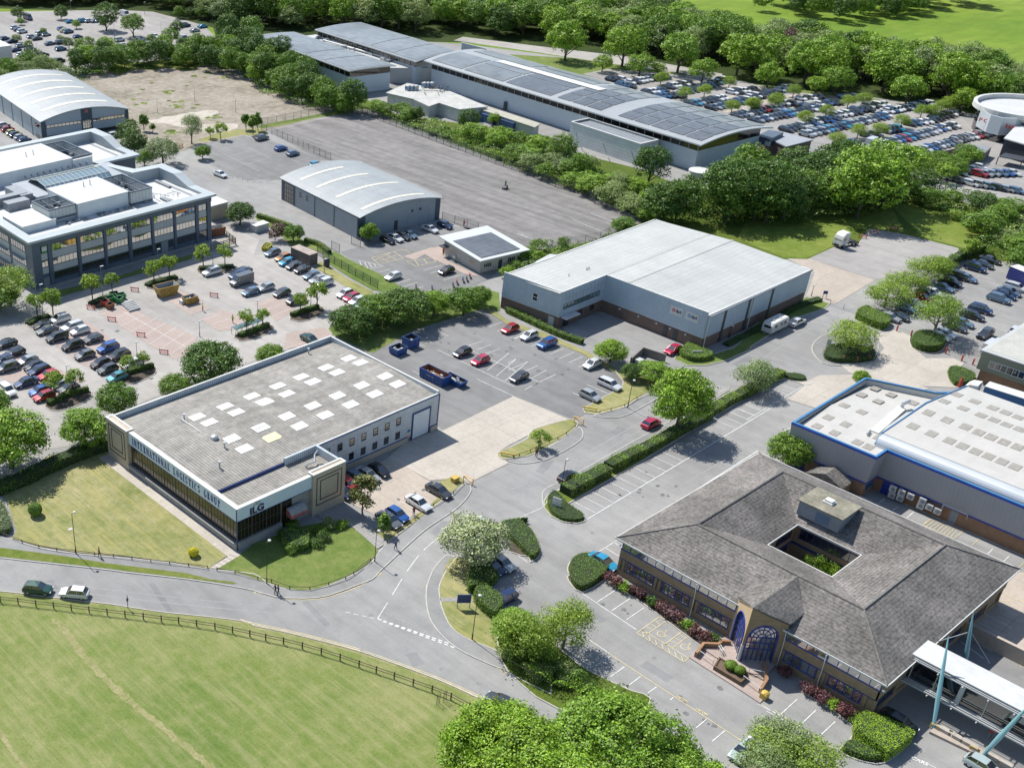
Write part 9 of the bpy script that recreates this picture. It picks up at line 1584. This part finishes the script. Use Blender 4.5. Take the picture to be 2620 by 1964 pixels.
board(13,1690,290,1.9,.9,2.3,'dark notice board with white lines beside the clipped hedge',K_NAVY,R(-38),None);board(22,385,1045,1.4,.3,1.9,'white blank sign board standing in the ground cover',K_WHITE,R(-75));board(21,1520,1370,1.8,.4,1.3,'small white and red sign in front of the depot hedge',K_WHITE,R(-38));board(31,625,1290,.8,.3,1.6,'small white sign at the edge of the island hedge',K_WHITE,R(-60));board(31,595,895,.9,.9,1.6,'small purple sign by the depot corner gate',K_NAVY)
board(52,1860,1290,.8,1.1,1.8,'small red warning triangle sign under the footbridge',K_RED,R(-38))
for k,u,v,lab in((22,660,255,'on the verge of the outlined lot'),(12,2050,625,'at the tip of the grass island')):x,y=g1(k,u,v);o=MB().box(x-1.3,y-.1,.5,x+1.3,y+.1,.7).box(x-1.1,y-.06,.1,x-1.0,y+.06,.5).box(x+1.0,y-.06,.1,x+1.1,y+.06,.5).build('height_barrier',MATS['yellow paint'],org=(x,y,0));o.rotation_euler[2]=R(-60);tag(o,'fallen yellow barrier beam '+lab,'barrier')
for k,u,v,lab,m_ in((22,530,350,'orange barrier frame at the end of the grass island','amber paint'),(12,1690,830,'orange barrier frame at the grass tip by the concrete apron','amber paint')):x,y=g1(k,u,v);o=MB().path([(x,y,.1),(x,y,1.2),(x+.5,y-1.6,1.2),(x+.5,y-1.6,.1),(x,y,1.1)],[.08]*5,5).build('barrier',MATS[m_],org=(x,y,0));tag(o,lab,'barrier')
x,y=g1(12,1625,812,.4);o=MB().prism([(x-.6,y-.4),(x+.6,y-.4),(x+.6,y+.4),(x-.6,y+.4)],.12,.8).prism([(x-.65,y-.45),(x+.65,y-.45),(x+.65,y+.45),(x-.65,y+.45)],.8,.95).build('grit_bin',MATS['yellow paint'],org=(x,y,0));tag(o,'pale yellow grit bin on the grass tip by the concrete apron','grit bin')
x,y=g1(33,115,990,.5);o=MB().prism([(x-.5,y-.4),(x+.5,y-.4),(x+.5,y+.4),(x-.5,y+.4)],.1,.9).ball((x,y,.9),.5,0,8,5,.5).build('grit_bin',MATS['yellow paint'],org=(x,y,0));tag(o,'yellow grit bin at the foot of the entrance steps','grit bin')
def gtext(txt,k,u0,v0,u1,v1,size,mat,z=.06):
 a,c=g1(k,u0,v0),g1(k,u1,v1);d=Vector((c[0]-a[0],c[1]-a[1]));me=text_mesh(txt,size,0,.02);w=max(p.co.x for p in me.vertices)-min(p.co.x for p in me.vertices);me.transform(Matrix.Diagonal((d.length/w,1,1,1)));up=Vector((-d.y,d.x));me.transform(frame(((a[0]+c[0])/2,(a[1]+c[1])/2,z),(d.x,d.y,0),(up.x,up.y,0)))
 me.materials.clear();me.materials.append(mat);me.polygons.foreach_set('material_index',[0]*len(me.polygons));o=bpy.data.objects.new('road_lettering',me);COL.objects.link(o);o['kind']='structure'
gtext('CARS',33,1300,1495,1435,1555,.8,P_WHITE);gtext('VISITORS',33,295,1215,435,1295,.55,P_YEL);gtext('VISITORS',23,1360,1000,1455,1050,.5,P_YEL);gtext('VISITORS',23,1515,1100,1615,1155,.5,P_YEL);gtext('CARS ONLY',33,1985,1170,1720,1040,.8,P_WHITE)
SKIN=M('skin',(.45,.27,.19),.6,.05,5,space='object')
def person(k,u,v,rz,shirt,trousers,label,hair=(.04,.025,.015),stride=.22,arm=.15,z=.1,lean=0):
 x,y=g1(k,u,v);t=thing('person',label,'person',(x,y,z),rz);H=[(0,0,.93),(0,0,1.15),(0,0,1.4),(0,0,1.5),(0,0,1.62),(0,0,1.74)]
 J=[(0,0,.93,.13),(0,0,1.14,.125),(lean,0,1.38,.15),(lean,0,1.47,.06),(lean,0,1.55,.07),(lean+.02,0,1.65,.095),(lean,0,1.74,.06)];E=[(0,1),(1,2),(2,3),(3,4),(4,5),(5,6)]
 for s_ in(-1,1):
  n=len(J);f=s_*stride;J+=[(0,s_*.1,.86,.11),(f*.55,s_*.1,.47,.07),(f*.8-.03,s_*.1,.09,.045),(f*.8+.13,s_*.11,.05,.04),(lean,s_*.19,1.38,.065),(lean-f*.3,s_*.25,1.12,.045),(lean-f*.3+arm,s_*.24,.9,.035),(lean-f*.3+arm*1.3,s_*.24,.8,.03)];E+=[(0,n),(n,n+1),(n+1,n+2),(n+2,n+3),(2,n+4),(n+4,n+5),(n+5,n+6),(n+6,n+7)]
 me=bpy.data.meshes.new('body');me.from_pydata([j[:3]for j in J],E,[]);o=bpy.data.objects.new('body',me);COL.objects.link(o);md=o.modifiers.new('s','SKIN');o.modifiers.new('u','SUBSURF').levels=1;sv=me.skin_vertices[0].data
 for i,j in enumerate(J):sv[i].radius=(j[3],j[3]);sv[i].use_root=i==0
 ev=o.evaluated_get(bpy.context.evaluated_depsgraph_get());m2=bpy.data.meshes.new_from_object(ev);o.modifiers.clear();o.data=m2;o.parent=t;m2.materials.clear()
 for mt_ in(SKIN,M('cloth %s'%(shirt,),shirt,.8,.1,4,space='object'),M('cloth %s'%(trousers,),trousers,.8,.1,4,space='object'),K_BLACK):m2.materials.append(mt_)
 for f in m2.polygons:c=f.center;f.material_index=3 if c.z<.09 else 2 if c.z<.93 and abs(c.y)<.19 else 1 if c.z<1.46 and not(c.z<.86)else 0
 b=MB();b.ball((lean-.015,0,1.69),.108,0,8,6,.95);part('hair',b.mesh('hair',[M('hair %s'%(hair,),hair,.8,.1,5)]),t)
HV=(.42,.55,.05);DK=(.02,.02,.03)
person(2,805,1438,2.4,(.30,.08,.08),DK,'person in dark red walking on the pavement beside the big lawn');person(13,172,175,2.8,DK,DK,'person in black walking on the pavement corner, left of two',(.25,.1,.03));person(13,195,182,2.8,(.08,.06,.08),DK,'person in dark clothes walking on the pavement corner, right of two');person(12,1143,1380,-1.2,(.03,.04,.12),(.05,.06,.09),'person in navy walking by the entrance path');person(12,1290,1102,1.2,(.14,.03,.06),DK,'person in dark red standing between blue and white cars',stride=.05);person(22,225,632,.8,(.10,.02,.03),DK,'person in dark clothes on the pavement of the grass island')
person(1,1640,1000,2.5,HV,(.1,.1,.1),'worker in hi-vis standing beside the small yellow skip',stride=.08);person(1,1882,1095,.4,HV,DK,'worker in hi-vis walking with legs apart on the paved bays');person(30,1150,1240,.9,(.05,.05,.06),DK,'distant person walking in the far car park');person(11,1527,545,0,(.45,.03,.02),(.3,.03,.02),'person in red standing at the bungalow entrance',stride=.04);person(11,1695,318,0,(.5,.06,.02),DK,'person in orange-red at the gates by the arched hall',stride=.05)
x,y=g1(10,2028,1528);t=thing('ride_on_sweeper','small black ride-on machine alone on the tarmac yard','machine',(x,y,.06),.4);b=MB();loft(b,[[(X,-.5,.3),(X,-.5,a),(X,.5,a),(X,.5,.3)]for X,a in((-.9,.5),(-.3,.8),(.4,.7),(.9,.9))]);part('body',b.mesh('body',[K_DARK]),t);wheels(t,[(X,s_,.25)for X in(-.6,.6)for s_ in(-.5,.5)],.25,.15);person(10,2030,1522,.4,(.1,.35,.2),DK,'worker in green riding the small black machine',stride=.05,z=.45)
for k,u,v,lab in((13,1487,1062,'left'),(13,1540,1040,'right')):x,y=g1(k,u,v);t=thing('staked_sapling','thin staked sapling by the timber fence, '+lab,'sapling',(x,y,0));b=MB();b.path([(-.25,0,0),(-.25,0,1.7)],[.04,.04],5).path([(.25,0,0),(.25,0,1.7)],[.04,.04],5).path([(-.25,0,1.3),(.25,0,1.3)],[.03,.03],4);part('stake',b.mesh('stake',[WOODM]),t);b=MB();b.path([(0,0,0),(.03,.05,2.1)],[.03,.015],5);part('stem',b.mesh('stem',[BARK]),t)
x,y=g1(3,1035,290);o=MB().path([(x,y,0),(x,y,2.3)],[.05,.05],6).box(x-.14,y-.05,1.3,x+.14,y+.05,1.8).build('sign_post',K_DARK,org=(x,y,0));tag(o,'thin dark sign post between road and timber fence','post')
q=g(21,985,1440,1080,1352,1265,1412);o=MB().rail(q,.3,0,1.7).build('bin_enclosure',B_GREY,org=(*q[0],0));tag(o,'open brick bin enclosure between outlined lot and depot forecourt','wall')
x,y=g1(21,1060,1410,.6);o=MB().box(x-.7,y-.5,0,x+.7,y+.5,1.1).box(x-.75,y-.55,1.1,x+.75,y+.55,1.2).build('bin',K_PANEL,org=(x,y,0));tag(o,'pale wheeled bin inside the brick enclosure','bin')
